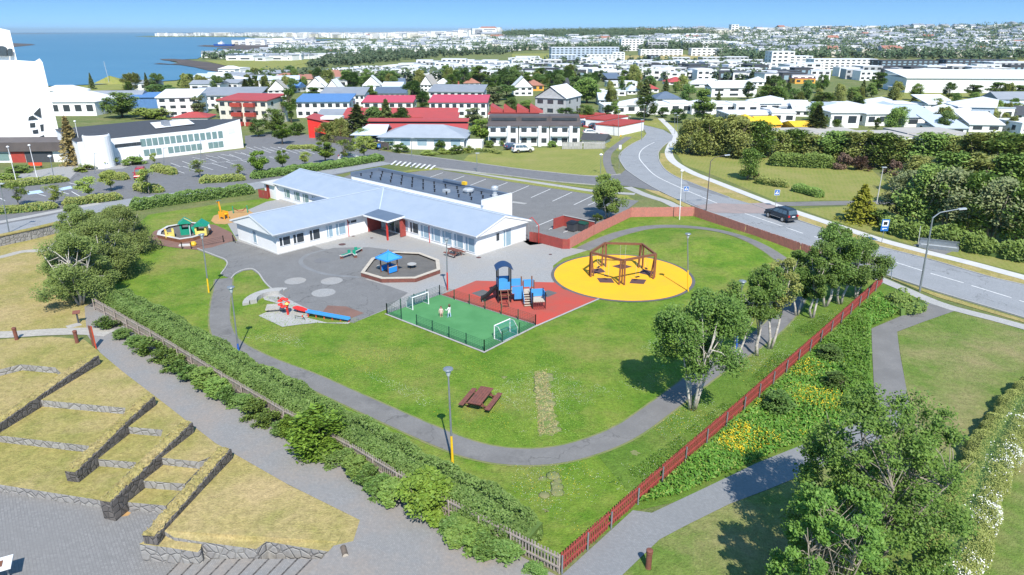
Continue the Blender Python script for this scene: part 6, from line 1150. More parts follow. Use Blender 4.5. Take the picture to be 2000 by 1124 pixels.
herbs("white_daisies", [(470, 660), (640, 690), (900, 840), (1100, 850), (1300, 740), (1300, 640), (1150, 760), (1080, 700), (900, 790), (700, 720), (560, 650)], 5200, .03, .05, "flower_white", 8, .018, (.55, .3, .9, .3)); herbs("yellow_flowers", [(470, 640), (560, 645), (760, 650), (960, 700), (1000, 850), (880, 830), (640, 720)], 2200, .03, .06, "flower_yellow", 9, .02, (.6, 2.3, .2, .5))
herbs("lawn_grass", [(455, 560), (760, 640), (950, 700), (1300, 620), (1480, 560), (1480, 640), (1340, 750), (1200, 835), (1080, 875), (930, 865), (700, 765), (480, 670)], 26000, .02, .07, "leaf_bright", 10, .05, (.5, .6, 1.7, -.2)); herbs('dry_turf_tufts', [(1044, 728), (1068, 724), (1090, 848), (1050, 850)], 1100, .03, .14, 'leaf_dry', 14, .06)
# --- street trees on the left
for i, (x, y, yt, w_, k) in enumerate(((37, 404, 358, 38, 'lime'), (107, 403, 362, 34, 'lime'), (176, 388, 346, 42, 'lime'), (218, 373, 333, 36, 'lime'), (292, 380, 329, 36, 'lime'), (392, 348, 312, 33, 'lime'), (465, 345, 321, 26, 'lime'))): place(k, x, y, yt, w_, "young pale green street tree in the church car park beds", "young trees of the church car park")
for i, (x, y, yt, w_, k, l_) in enumerate(((509, 346, 294, 42, 'bright', "round bright green street tree at the left end of the dark hedge"), (553, 332, 293, 28, 'bright', "narrow bright green street tree second in the hedge row"), (596, 324, 297, 28, 'lime', "small pale street tree in the hedge row"), (636, 320, 277, 46, 'bright', "broad bright green street tree in the hedge row"), (674, 318, 273, 44, 'lime', "white blossoming tree left in the pair by the white car"), (712, 312, 265, 46, 'lime', "white blossoming tree right in the pair by the white car"), (552, 282, 243, 40, 'bright', "bright green tree at the edge of the upper road"), (303, 322, 299, 16, 'lime', "tiny pale sapling before the parish building"), (940, 284, 233, 46, 'bright', "bright green tree between the hip roofed house and the row houses"))): place(k, x, y, yt, w_, l_)
place('gold', 1678, 433, 355, 86, "golden green spruce on the verge right of the dark car"); place('bush', 1715, 438, 410, 50, "dark green bush behind the golden spruce")
for x, y, yt, w_ in ((1643, 330, 300, 34), (1682, 333, 305, 36), (1742, 342, 314, 30), (1478, 352, 338, 16)): place('redbush', x, y, yt, w_, "purplish red shrub at the edge of the willow belt", "purplish shrubs of the willow belt")
belt = [(1350, 300, 232, 76, 0), (1385, 302, 225, 84, 0), (1432, 306, 224, 92, 0), (1476, 306, 238, 84, 1), (1510, 306, 255, 92, 0), (1548, 306, 254, 92, 1), (1590, 310, 264, 92, 0), (1632, 314, 258, 92, 1), (1676, 320, 256, 100, 0), (1720, 326, 262, 100, 1), (1766, 330, 270, 100, 0), (1815, 338, 262, 110, 1), (1858, 342, 266, 104, 0), (1905, 350, 256, 112, 0), (1952, 356, 262, 112, 1), (2000, 360, 258, 106, 0), (2050, 366, 260, 110, 1), (1790, 376, 305, 100, 0), (1850, 385, 300, 104, 1), (1905, 392, 300, 110, 0), (1965, 402, 305, 110, 1), (2030, 410, 300, 112, 0), (1460, 351, 292, 56, 1), (1755, 432, 345, 92, 2), (1798, 445, 325, 100, 1), (1846, 455, 332, 104, 2), (1888, 462, 340, 104, 1), (1935, 472, 350, 104, 2), (1985, 480, 362, 104, 1), (2050, 490, 360, 110, 2), (1775, 402, 335, 80, 2), (1920, 425, 345, 84, 2), (1830, 418, 338, 80, 0)]
for x, y, yt, w_, k in belt: place(('olive', 'olive2', 'sparse')[k], x, y, yt, w_, "bushy willow tree in the dense belt behind the right lawn", "willows of the belt behind the right lawn")
mb = MB(); root = thing("log_pile", "dark heap of cut logs between the sparse trees on the right", "log pile", G(1930, 452)); r2 = random.Random(2)
for k in range(12): mb.tube([(-2+r2.uniform(-.5, .5), r2.uniform(-.6, .6), .2+.3*(k % 3)), (2+r2.uniform(-.5, .5), r2.uniform(-.6, .6), .2+.3*(k % 3))], .17, 7)
mb.build("log_stack", "bark", root)
# --- trees among the houses, singled out by hand
named = [('round', 1146, 202, 152, 60, "big round tree above the red garages"), ('round', 1142, 238, 205, 44, "bushy tree just left of the red garages"), ('dark', 1259, 236, 186, 46, "round dark tree beside the far road bend"), ('tall', 1372, 240, 172, 48, "tall loose tree rising from the willow belt"), ('spruce', 1592, 264, 202, 62, "dark spruce beside the white parked car on the right"), ('spruce', 701, 274, 200, 92, "big dark spruce in front of the red school roofs"), ('spruce', 757, 262, 190, 58, "slimmer spruce right of the big dark one"), ('dark', 735, 262, 208, 52, "dark round tree between the two school spruces"), ('dark', 785, 262, 210, 44, "dark tree on the right of the slim spruce"), ('round', 1502, 208, 168, 66, "round green tree in the right middle distance, left of the white flats"), ('tall', 569, 240, 171, 30, "slender dark poplar right of the red balcony flats"), ('tall', 612, 196, 170, 34, "dark tree behind the blue roofed flats, left"), ('dark', 686, 178, 146, 40, "round dark tree above the grey roofed block"), ('dark', 760, 172, 142, 46, "wide dark tree above the rose roofed flats"), ('dark', 806, 200, 158, 44, "dark tree between the rose roof and the white balcony flats"), ('dark', 826, 212, 178, 34, "second dark tree left of the white balcony flats"), ('tall', 726, 198, 166, 26, "narrow green tree between two pale blocks"), ('silver', 964, 208, 168, 42, "grey green tree right of the white balcony flats"), ('dark', 1000, 228, 190, 34, "dark tree above the red zigzag roof"), ('round', 1030, 225, 196, 36, "green tree left of the white gabled house"), ('dark', 990, 196, 166, 46, "dark clump behind the grey green tree"), ('round', 240, 230, 180, 64, "broad round tree in front of the blue warehouse"), ('limebush', 285, 232, 206, 50, "yellow green shrub left of the white flats"), ('limebush', 315, 232, 210, 44, "yellow green shrub right under the white flats"), ('dark', 318, 196, 165, 56, "dark round tree behind the white flats"), ('silver', 391, 228, 186, 28, "pale slender conifer before the white flats, left"), ('silver', 437, 230, 190, 34, "pale slender conifer before the white flats, right"), ('pine', 146, 322, 222, 50, "tall brownish pine at the church wall"), ('limebush', 182, 322, 295, 46, "yellow green shrub beside the tall pine"), ('limebush', 200, 325, 300, 50, "round yellow shrub right of the church flagpole"), ('bush', 218, 318, 296, 34, "green shrub at the round stair tower"), ('bush', 262, 322, 306, 36, "dark green shrub by the parish building door"), ('bush', 38, 338, 322, 36, "green shrub at the church entrance"), ('limebush', 8, 352, 335, 40, "yellow shrub at the left church entrance edge"), ('limebush', 168, 334, 322, 34, "low lime shrub at the foot of the church flagpole"), ('round', 538, 262, 212, 48, "bushy green tree in front of the red balcony flats"), ('dark', 505, 268, 232, 30, "dark small tree at the lower corner of the red balcony flats"), ('bush', 580, 264, 240, 36, "green bush beside the bright red gable"), ('olive', 645, 275, 238, 56, "brown green bush below the bright red gable"), ('olive', 668, 278, 230, 40, "bush between the red gable and the big spruce"), ('lime', 712, 284, 250, 36, "yellow green tree at the foot of the big spruce"), ('silver', 925, 246, 210, 40, "pale grey tree at the end of the long red roof"), ('dark', 1105, 232, 210, 40, "dark tree over the brown roofed row houses"), ('dark', 1186, 228, 205, 24, "dark little tree on the left before the long white terrace"), ('round', 1201, 228, 198, 22, "green little tree in front of the long white terrace"), ('dark', 1294, 230, 210, 26, "dark shrub tree at the right end of the road bend"), ('dark', 1322, 240, 212, 36, "dark tree at the start of the willow belt"), ('spruce', 181, 176, 149, 14, "dark conifer on the shore, left"), ('spruce', 289, 178, 148, 16, "dark conifer on the shore, middle"), ('dark', 372, 164, 148, 22, "dark tree on the shore near the bay"), ('round', 1605, 205, 180, 44, "bushy tree below the white flat roofs, left of the school field"), ('tall', 1713, 178, 148, 30, "dark tree on the bank left of the white school"), ('spruce', 1783, 208, 186, 28, "dark spruce on the school field"), ('spruce', 1745, 206, 190, 22, "small dark spruce on the school field"), ('tall', 1898, 192, 165, 30, "dark tree before the long white school, left"), ('tall', 1945, 192, 160, 36, "dark tree before the long white school, middle"), ('tall', 1985, 190, 166, 36, "dark tree before the long white school, right"), ('spruce', 1940, 166, 150, 0.1, "x")][:-1]
for k, x, y, yt, w_, l_ in named: place(k, x, y, yt, w_, l_)
# small garden shrubs
for i, (x, y, k, w_, h_) in enumerate(((782, 298, 'bush', 34, 2.0), (840, 302, 'limebush', 36, .9), (870, 300, 'limebush', 30, 1.2), (892, 300, 'bush', 34, 1.8), (915, 298, 'limebush', 26, 1.6), (860, 294, 'bush', 26, 2.2), (956, 288, 'bush', 22, 1.6), (985, 284, 'bush', 26, 2.0), (1078, 288, 'bush', 20, 1.5), (732, 290, 'limebush', 40, 2.4), (760, 290, 'bush', 40, 2.2))): place(k, x, y, 0, w_, "garden shrub in front of the hip roofed and row houses", "garden shrubs of the middle houses", fixh=h_)
# ================================================================ BUILDINGS OF THE MIDDLE DISTANCE
def house(name, label, cat, loc, rz, w_, d_, h_, roof='flat', wm="white_wall", rm="roof_white", st=1, rh=1.6, win=0, group=None, band=False, pane="glass_dark", side=True, ov=.4):
    root = thing(name, label, cat, loc, rz, group); W, D = w_/2, d_/2
    MB().mm((-W, -D, -1.5), (W, D, h_)).build("wall", wm, root); mb = MB(); W2, D2 = W+ov, D+ov
    if roof == 'flat': mb.mm((-W-.12, -D-.12, h_), (W+.12, D+.12, h_+.3))
    elif roof == 'gable': mb.add([(-W2, -D2, h_-.1), (W2, -D2, h_-.1), (W2, D2, h_-.1), (-W2, D2, h_-.1), (-W2, 0, h_+rh), (W2, 0, h_+rh)], [(0, 1, 5, 4), (2, 3, 4, 5), (0, 4, 3), (1, 2, 5), (3, 2, 1, 0)])
    elif roof == 'cross': mb.add([(-W2, -D2, h_-.1), (W2, -D2, h_-.1), (W2, D2, h_-.1), (-W2, D2, h_-.1), (0, -D2, h_+rh), (0, D2, h_+rh)], [(0, 4, 5, 3), (1, 2, 5, 4), (3, 2, 1, 0)]); MB().add([(-W, -D-.02, h_), (W, -D-.02, h_), (0, -D-.02, h_+rh*.88)], [(0, 1, 2)]).build("gable", wm, root)
    elif roof == 'hip': k = min(W2, D2); mb.add([(-W2, -D2, h_-.1), (W2, -D2, h_-.1), (W2, D2, h_-.1), (-W2, D2, h_-.1), (-W2+k, 0, h_+rh), (W2-k+.01, 0, h_+rh)], [(0, 1, 5, 4), (2, 3, 4, 5), (0, 4, 3), (1, 2, 5), (3, 2, 1, 0)])
    elif roof == 'shed': mb.add([(-W2, -D2, h_-.1), (W2, -D2, h_-.1), (W2, D2, h_+rh-.1), (-W2, D2, h_+rh-.1), (-W2, -D2, h_+.15), (W2, -D2, h_+.15), (W2, D2, h_+rh+.15), (-W2, D2, h_+rh+.15)], [(3, 2, 1, 0), (4, 5, 6, 7), (0, 1, 5, 4), (1, 2, 6, 5), (2, 3, 7, 6), (3, 0, 4, 7)])
    elif roof == 'shedx': mb.add([(-W2, -D2, h_-.1), (W2, -D2, h_-.1), (W2, D2, h_-.1), (-W2, D2, h_-.1), (-W2, -D2, h_+.15), (W2, -D2, h_+rh), (W2, D2, h_+rh), (-W2, D2, h_+.15)], [(3, 2, 1, 0), (4, 5, 6, 7), (0, 1, 5, 4), (1, 2, 6, 5), (2, 3, 7, 6), (3, 0, 4, 7)])
    mb.build("roof", rm, root); sh_ = h_/st
    for s in range(st):
        z0, z1 = s*sh_+sh_*.32, s*sh_+sh_*.78
        if band: MB().mm((-W*.93, -D-.05, z0), (W*.93, -D+.1, z1)).build("window", pane, root)
        else:
            for k in range(win):
                a = -W+w_*(k+.22)/win; MB().mm((a, -D-.05, z0), (a+w_/win*.56, -D+.1, z1)).build("window", pane, root)
        if side and (win or band):
            for s_ in (-1, 1):
                for y in ((-.25, .25) if d_ > 7 else (0,)): MB().mm((s_*(W+.05), y*d_-.6, z0), (s_*(W-.1), y*d_+.6, z1)).build("window", pane, root)
    return root
def HP(label, x, y, w_px, h_px, roof='flat', wm="white_wall", rm="roof_white", st=1, rz=0, d_=10, rh=1.6, win=4, name="house", cat="house", band=False, group=None, pane="glass_dark", ov=.4):
    b = GH(x, y) if y < 190 else G(x, y); m_ = (b-Vector((0, 0, H))).length/F; n = b+Vector((b.x, b.y, 0)).normalized()*d_/2
    return house(name, label, cat, n, R(rz)-math.atan2(b.x, b.y)*.0, w_px*m_, d_, h_px*m_, roof, wm, rm, st, rh, win, group, band, pane, ov=ov)
# church
cb = G(120, 318); ch = thing("church", "tall white church with slanting concrete walls at the left edge", "church", cb, R(2))
Yd = cb.y+11; Wz = lambda yp, Y=None: hgt(0, 0, 0) if 0 else None
def AT(x, yp, Y):                            # the point of the vertical plane Y that the photo shows at x, yp
    a, b_, c = ray(x, yp); t = Y/b_; return Vector((a*t, Y, H+c*t))
fr = [AT(-140, 330, Yd), AT(132, 330, Yd), AT(83, 122, Yd+1), AT(0, 181, Yd), AT(-140, 300, Yd)]
bk = 22
L = lambda v: ch.rotation_euler.to_matrix().inverted() @ (v-cb)
p_ = [L(v) for v in fr]; q_ = [L(v+Vector((v.x*bk/v.y-.5, bk, 0))) for v in fr]; p_[0].z = p_[1].z = q_[0].z = q_[1].z = -.5
top2 = L(AT(-60, 108, Yd+10)); 
MB().add(p_+q_, [(0, 1, 2, 3, 4), (1, 6, 7, 2), (2, 7, 8, 3), (3, 8, 9, 4), (9, 8, 7, 6, 5)]).build("nave", "church_white", ch)
t_ = [AT(-140, 130, Yd+9), AT(36, 130, Yd+9), AT(19, 60, Yd+10), AT(-40, 47, Yd+10), AT(-140, 47, Yd+10)]; p2 = [L(v) for v in t_]; q2 = [L(v+Vector((v.x*11/v.y-.3, 11, 0))) for v in t_]
for v in (p2[0], p2[1], q2[0], q2[1]): v.z -= 12
MB().add(p2+q2, [(0, 1, 2, 3, 4), (1, 6, 7, 2), (2, 7, 8, 3), (3, 8, 9, 4), (9, 8, 7, 6, 5)]).build("tower", "church_white", ch)
MB().add([L(AT(-140, 125, Yd+1)), L(AT(0, 116, Yd+14)), L(AT(82, 121.5, Yd+1.05)), L(AT(0, 180.5, Yd)), L(AT(-140, 290, Yd))], [(0, 4, 3, 2, 1)]).build("roof", "church_white", ch)
def facewin(pts, Y, mat, nm="window"):
    f = [L(AT(x, y, Y)) for x, y in pts]; g = [v+Vector((0, .3, 0)) for v in f]; n = len(f); o = MB().add(f+g, [tuple(range(n)), tuple(reversed(range(n, 2*n)))]+[((i+1) % n, i, n+i, n+(i+1) % n) for i in range(n)]).build(nm, mat, ch); return o
for pts in ([(65, 223), (77, 211), (80, 230)], [(56, 229), (63, 226), (73, 233), (55, 236)], [(58, 241), (68, 240), (69, 249), (59, 250)], [(63, 255), (74, 253), (75, 261), (65, 262)], [(78, 244), (84, 243), (85, 256), (80, 257)], [(65, 272), (86, 264), (87, 272), (66, 274)]): facewin(pts[::-1], Yd-.08, "glass_dark")
for cx_, r in ((2, 11), (19, 4.2)): facewin([(cx_-r, 110)]+[(cx_-r*math.cos(a), 98-r*.45*math.sin(a)*1.6) for a in np.linspace(0, math.pi, 8)]+[(cx_+r, 110)], Yd+8.9, "glass_dark")
en = house("church_annex", "low church entrance wing with a dark metal roof edge and an orange bench", "building", cb+Vector((-9.5, 3.6, 0)), R(3), 19, 7, 2.2, 'flat', "white_wall", "roof_dark", 1, 1, 0)
MB().mm((-9.9, -4.1, 2.3), (9.7, 3.8, 4.1)).build("roof_fascia", "roof_brown", en); MB().mm((2.2, -3.6, 0), (7.6, -3.45, 2.2)).build("door", "dark_wall", en); MB().mm((-.6, -3.62, 0), (2.1, -3.46, 2.2)).build("red_panel", "red_wall", en)
for a in (-9, -6.2, -3.4): MB().mm((a, -3.62, .5), (a+2.3, -3.45, 2.0)).build("window", "glass_green", en)
ob = thing("bench", "orange red slatted bench at the church entrance", "bench", G(66, 329)+Vector((0, .5, 0)), R(3)); MB().mm((-1.3, -.25, .42), (1.3, .2, .48)).build("seat", "play_red", ob); MB().mm((-1.3, .2, .5), (1.3, .26, 1.0)).build("backrest", "play_red", ob)
for a in (-1.1, 1.1): MB().mm((a-.04, -.2, 0), (a+.04, .2, .42)).build("leg", "dark_wall", ob)
# parish building
A_, B_ = G(205, 322), G(476, 289); dv = B_-A_; pl = dv.length; pr_ = math.atan2(dv.y, dv.x); ps = thing("parish_building", "long white two storey building with a dark roof right of the church", "building", A_, pr_)
h0, h1 = hgt(228, 320, 272), hgt(475, 289, 233)
MB().add([(-4, 0, 0), (pl, 0, 0), (pl, 13, 0), (-4, 13, 0), (-4, 0, h0), (pl*.72, 0, h0+.1), (pl, 0, h1), (pl, 13, h1-1.2), (-4, 13, h0+1.2)], [(0, 1, 6, 5, 4), (1, 2, 7, 6), (2, 3, 8, 7), (3, 0, 4, 8)]).build("wall", "church_white", ps)
MB().add([(-4.2, -.02, h0+.02), (pl*.72, -.02, h0+.12), (pl+.05, -.05, h1+.05), (pl+.05, 13.1, h1-1.1), (pl*.5, 13.1, h0+1.5), (-4.2, 13.1, h0+1.3)], [(0, 1, 4, 5), (1, 2, 3, 4)]).build("roof", "roof_dark", ps)
MB().add([(pl*.42, 4, h0+.72), (pl*.72, 5, h0+.8), (pl*.74, 10, h0+1.4), (pl*.46, 10, h0+1.3)], [(0, 1, 2, 3)]).build("roof_light", "roof_white", ps); MB().mm((pl*.5, 5, h0+.5), (pl*.54, 7, h0+1.9)).build("roof_plant", "roof_grey", ps)
PW = lambda x, z: onwall(x, A_, dv.normalized(), z)
for k in range(14):
    u = PW(280+k*11.6, h0*.66); MB().mm((u-.5, -.06, h0*.56), (u+.5, .1, h0*.56+1.5)).build("window", "glass_green", ps)
for k in range(5): u = PW(230+k*10.5, h0*.7); MB().mm((u-.5, -.06, h0*.62), (u+.5, .1, h0*.62+.7)).build("window", "glass_dark", ps)
for x in (287, 299, 311, 334, 346, 357, 368, 379, 390, 412, 422, 432): u = PW(x, 1.2); MB().mm((u-.55, -.06, .75), (u+.5, .1, 2.05)).build("window", "glass_green", ps)
MB().mm((PW(444, h0), -.05, h0*.72), (PW(458, h0), .05, h0*.95)).build("name_panel", "roof_white", ps)
MB().mm((PW(252, 1), -1.2, 0), (PW(268, 1), -.02, 2.2)).build("porch", "white_wall", ps)
stt = house("stair_tower", "round white stair tower against the parish building", "tower", G(200, 326), 0, .1, .1, .1); [bpy.data.objects.remove(c) for c in list(stt.children)]
MB().lathe([(2.4, 0), (2.4, hgt(192, 326, 266)), (2.3, hgt(192, 326, 266)+.3)], 28).build("wall", "church_white", stt); MB().lathe([(2.2, hgt(192, 326, 266)+.32), (.02, hgt(192, 326, 266)+.4)], 28).build("roof", "roof_dark", stt)
# red balcony flats, blue roof, rose roofs and others: x centre, y base, width px, height px
fl = HP("cream three storey flats with red balconies and a red roof", 500, 246, 92, 44, 'shed', "cream_wall", "roof_red", 3, -8, 12, .8, 6, "apartment_block", "flats")
for s in range(3):
    for a in (-3.2, .8): MB().mm((a, -7.3, s*2.6+.1), (a+3, -6.1, s*2.6+1.1)).build("balcony", "red_wall", fl)
HP("white flats with a bright blue roof", 640, 230, 96, 28, 'shed', "white_wall", "roof_blue", 2, 2, 11, 1.4, 7, "apartment_block", "flats"); HP("white and grey block with a pale blue roof behind the blue one", 676, 208, 80, 20, 'shed', "white_wall", "roof_grey", 2, 2, 11, 1.8, 9, "apartment_block", "flats"); HP("white low block with a slate roof left of the tall dark tree", 765, 196, 58, 12, 'shed', "white_wall", "roof_slate", 1, 2, 10, 1.6, 6); HP("white flats with a rose red roof before the slate roofed block", 763, 214, 92, 13, 'shed', "white_wall", "roof_rose", 1, 0, 10, 1.3, 6, "apartment_block", "flats")
HP("white three storey flats with a grey roof behind the rose balconies", 896, 208, 102, 26, 'shed', "white_wall", "roof_grey", 3, -4, 12, 1.6, 8, "apartment_block", "flats"); fl = HP("white flats with a rose red roof and balconies, right of the school", 899, 230, 108, 28, 'shed', "white_wall", "roof_rose", 2, -2, 11, 1.2, 8, "apartment_block", "flats")
# red roofed school in pieces of one building
sb = Vector((-30, 164, 0)); sc2 = thing("school", "sprawling school with long red metal roofs in the middle distance", "school", sb, R(-1))
def wing(x0, x1, y0, y1, h_, rh, rm, wm="white_wall", nm="roof"):
    MB().mm((x0, y0, 0), (x1, y1, h_)).build("wall", wm, sc2); MB().add([(x0-.4, y0-.5, h_), (x1+.4, y0-.5, h_), (x1+.4, y1+.3, h_+rh), (x0-.4, y1+.3, h_+rh), (x0-.4, y0-.5, h_+.3), (x1+.4, y0-.5, h_+.3), (x1+.4, y1+.3, h_+rh+.3), (x0-.4, y1+.3, h_+rh+.3)], [(3, 2, 1, 0), (4, 5, 6, 7), (0, 1, 5, 4), (1, 2, 6, 5), (2, 3, 7, 6), (3, 0, 4, 7)]).build(nm, rm, sc2)
wing(-5, 19, 0, 5, 2.5, 1.3, "roof_red"); wing(-5, 19, 6, 8, 4.5, .25, "roof_red", "dark_wall"); wing(-14, 15, 17, 23, 4.0, 1.7, "roof_red"); wing(-21, -14, 17.2, 22.5, 3.8, 1.6, "roof_grey"); wing(8, 16, 9, 15, 4.2, 1.2, "roof_red", "wood_red")
MB().add([(-21, 9, -1), (-14, 9, -1), (-14, 16, -1), (-21, 16, -1), (-21, 9, 4.9), (-14, 9, 3.4), (-14, 16, 3.6), (-21, 16, 5.1)], [(0, 1, 5, 4), (1, 2, 6, 5), (2, 3, 7, 6), (3, 0, 4, 7)]).build("wall", "bright_red", sc2); MB().add([(-21.4, 8.6, 5.05), (-13.6, 8.6, 3.4), (-13.6, 16.4, 3.65), (-21.4, 16.4, 5.3)], [(0, 1, 2, 3)]).build("roof", "roof_red", sc2); MB().mm((-18, 10, 4.4), (-13, 14, 5.0)).build("roof_monitor", "roof_white", sc2)
for k in range(8): MB().mm((-4.6+k*3, -.06, .8), (-2.8+k*3, .1, 2.1)).build("window", "glass_dark", sc2)
# grey hip roofed house
gh = house("house", "single storey house with broad grey hipped metal roofs", "house", G(845, 293)+Vector((-2, 6, 0)), R(-4), 19, 11, 2.8, 'hip', "white_wall", "roof_hip", 1, 2.1, 5, None, False, "glass_blue", ov=.8); MB().mm((-16.5, -2, 0), (-9.51, 5.4, 2.7)).build("wall", "white_wall", gh)
MB().add([(-17.3, -3, 2.65), (-9, -3, 2.65), (-9, 6, 2.65), (-17.3, 6, 2.65), (-14, 1.5, 4.6), (-9, 1.5, 4.6)], [(0, 1, 5, 4), (2, 3, 4, 5), (0, 4, 3)]).build("roof", "roof_metal", gh); MB().mm((-15, -2.08, .4), (-11, -1.95, 2.4)).build("window", "glass_dark", gh); MB().mm((9.7, -4.5, 0), (13.5, -1, 1.8)).build("lean_to", "white_wall", gh)
# brown roofed row houses (three units)
for k in range(3):
    q = G(962+k*60+22, 286)+Vector((0, 5, 0)); o = house("row_house", ("left", "middle", "right")[k]+" unit of the white row houses with brown stepped roofs", "house", q, R(-2), mpp(1000, 286)*58, 9, 4.6, 'shed', "white_wall", "roof_brown", 2, 1.0, 3, "brown roofed row houses"); w2 = mpp(1000, 286)*29
    MB().mm((-w2-.1, -.6, 5.1), (w2+.1, 4.6, 6.3)).build("upper_roof", "roof_brown", o); MB().mm((-w2*.85, -.72, 5.35), (w2*.85, -.55, 5.95)).build("clerestory", "glass_dark", o); MB().mm((w2*.3, -5.5, 0), (w2*.5, -4.5, 4.6)).build("party_wall", "white_wall", o)
    mb = MB(); mb.mm((-w2*.9, -5.4, 2.3), (w2*.25, -4.55, 3.1)); mb.build("balcony", "white_wall", o)
zz = HP("house with sharp red sawtooth roofs behind the row houses", 1004, 233, 96, 8, 'flat', "white_wall", "roof_red", 1, -3, 8, 1, 0)
for k in range(4): MB().add([(-7+k*4, -3.5, 1.8), (-3+k*4, -3.5, 1.8), (-3+k*4, 3.5, 1.8), (-7+k*4, 3.5, 1.8), (-7+k*4, -3.5, 4.0), (-7+k*4, 3.5, 4.0)], [(0, 1, 4), (4, 1, 2, 5), (2, 3, 5), (0, 4, 5, 3)]).build("sawtooth_roof", "roof_red", zz)
for k, (x, y, w_, l_) in enumerate(((1143, 245, 38, "far red roofed garage block"), (1185, 252, 42, "middle red roofed garage block"), (1210, 265, 52, "near garage block with a broad red fascia and white walls"))):
    g = HP(l_, x, y, w_, (13, 15, 17)[k], 'flat', "white_wall", "red_wall", 1, -38, 13, 1, 0, "garage_block", "garages"); ww = g.children[0].dimensions.x/2; dd = 6.5
    hz = g.children[0].dimensions.z-1.5; MB().mm((-ww-.3, -dd-.35, hz-.7), (ww+.3, dd+.35, hz+.75)).build("fascia", "bright_red", g); MB().add([(-ww-.35, -dd-.4, hz+.76), (ww+.35, -dd-.4, hz+.76), (ww+.35, dd+.4, hz+.76), (-ww-.35, dd+.4, hz+.76), (-ww-.35, -dd-.4, hz+1.7), (-ww-.35, dd+.4, hz+1.7)], [(0, 1, 4), (4, 1, 2, 5), (2, 3, 5), (0, 4, 5, 3)]).build("sloped_roof", "roof_red", g)
    for j in range(3): MB().mm((-ww-.06, -5+j*3.6, .1), (-ww+.1, -2.4+j*3.6, 2.2)).build("garage_door", "white_paint", g)
HP("small shed with a dark ribbed roof below the garages", 1164, 281, 44, 7, 'gable', "white_wall", "roof_dark", 1, -25, 5, 1.2, 0, "shed", "shed"); HP("large white gabled house with grey walls by the far street", 1090, 226, 62, 32, 'cross', "grey_wall", "roof_white", 2, -25, 14, 3.5, 3)
HP("blue corrugated warehouse with a rounded top", 293, 212, 42, 18, 'shed', "roof_blue", "roof_blue", 1, 8, 10, .8, 0, "warehouse", "warehouse"); HP("white long roofed hall left of the round tree", 150, 226, 108, 22, 'hip', "church_white", "roof_white", 1, 3, 16, 3.4, 6, "hall", "hall"); HP("pitched grey roofs between the white hall and the blue warehouse", 235, 212, 86, 12, 'gable', "grey_wall", "roof_grey", 1, 6, 14, 3, 0); HP("pale blue tent roofed house behind the white hall", 130, 186, 60, 6, 'hip', "white_wall", "roof_white", 1, 5, 9, 2, 0)
HP("white three storey flats with square dark windows, left of the pale conifers", 362, 228, 64, 32, 'shed', "white_wall", "roof_white", 3, 12, 14, 1.4, 4, "apartment_block", "flats"); HP("white flats with a long grey roof behind the pale conifers", 452, 212, 118, 22, 'shed', "white_wall", "roof_grey", 2, 6, 12, 1.8, 11, "apartment_block", "flats")
HP("white hall end with a red porch roof below the white flats", 380, 234, 60, 4, 'hip', "white_wall", "roof_red", 1, 5, 8, 1.2, 0)
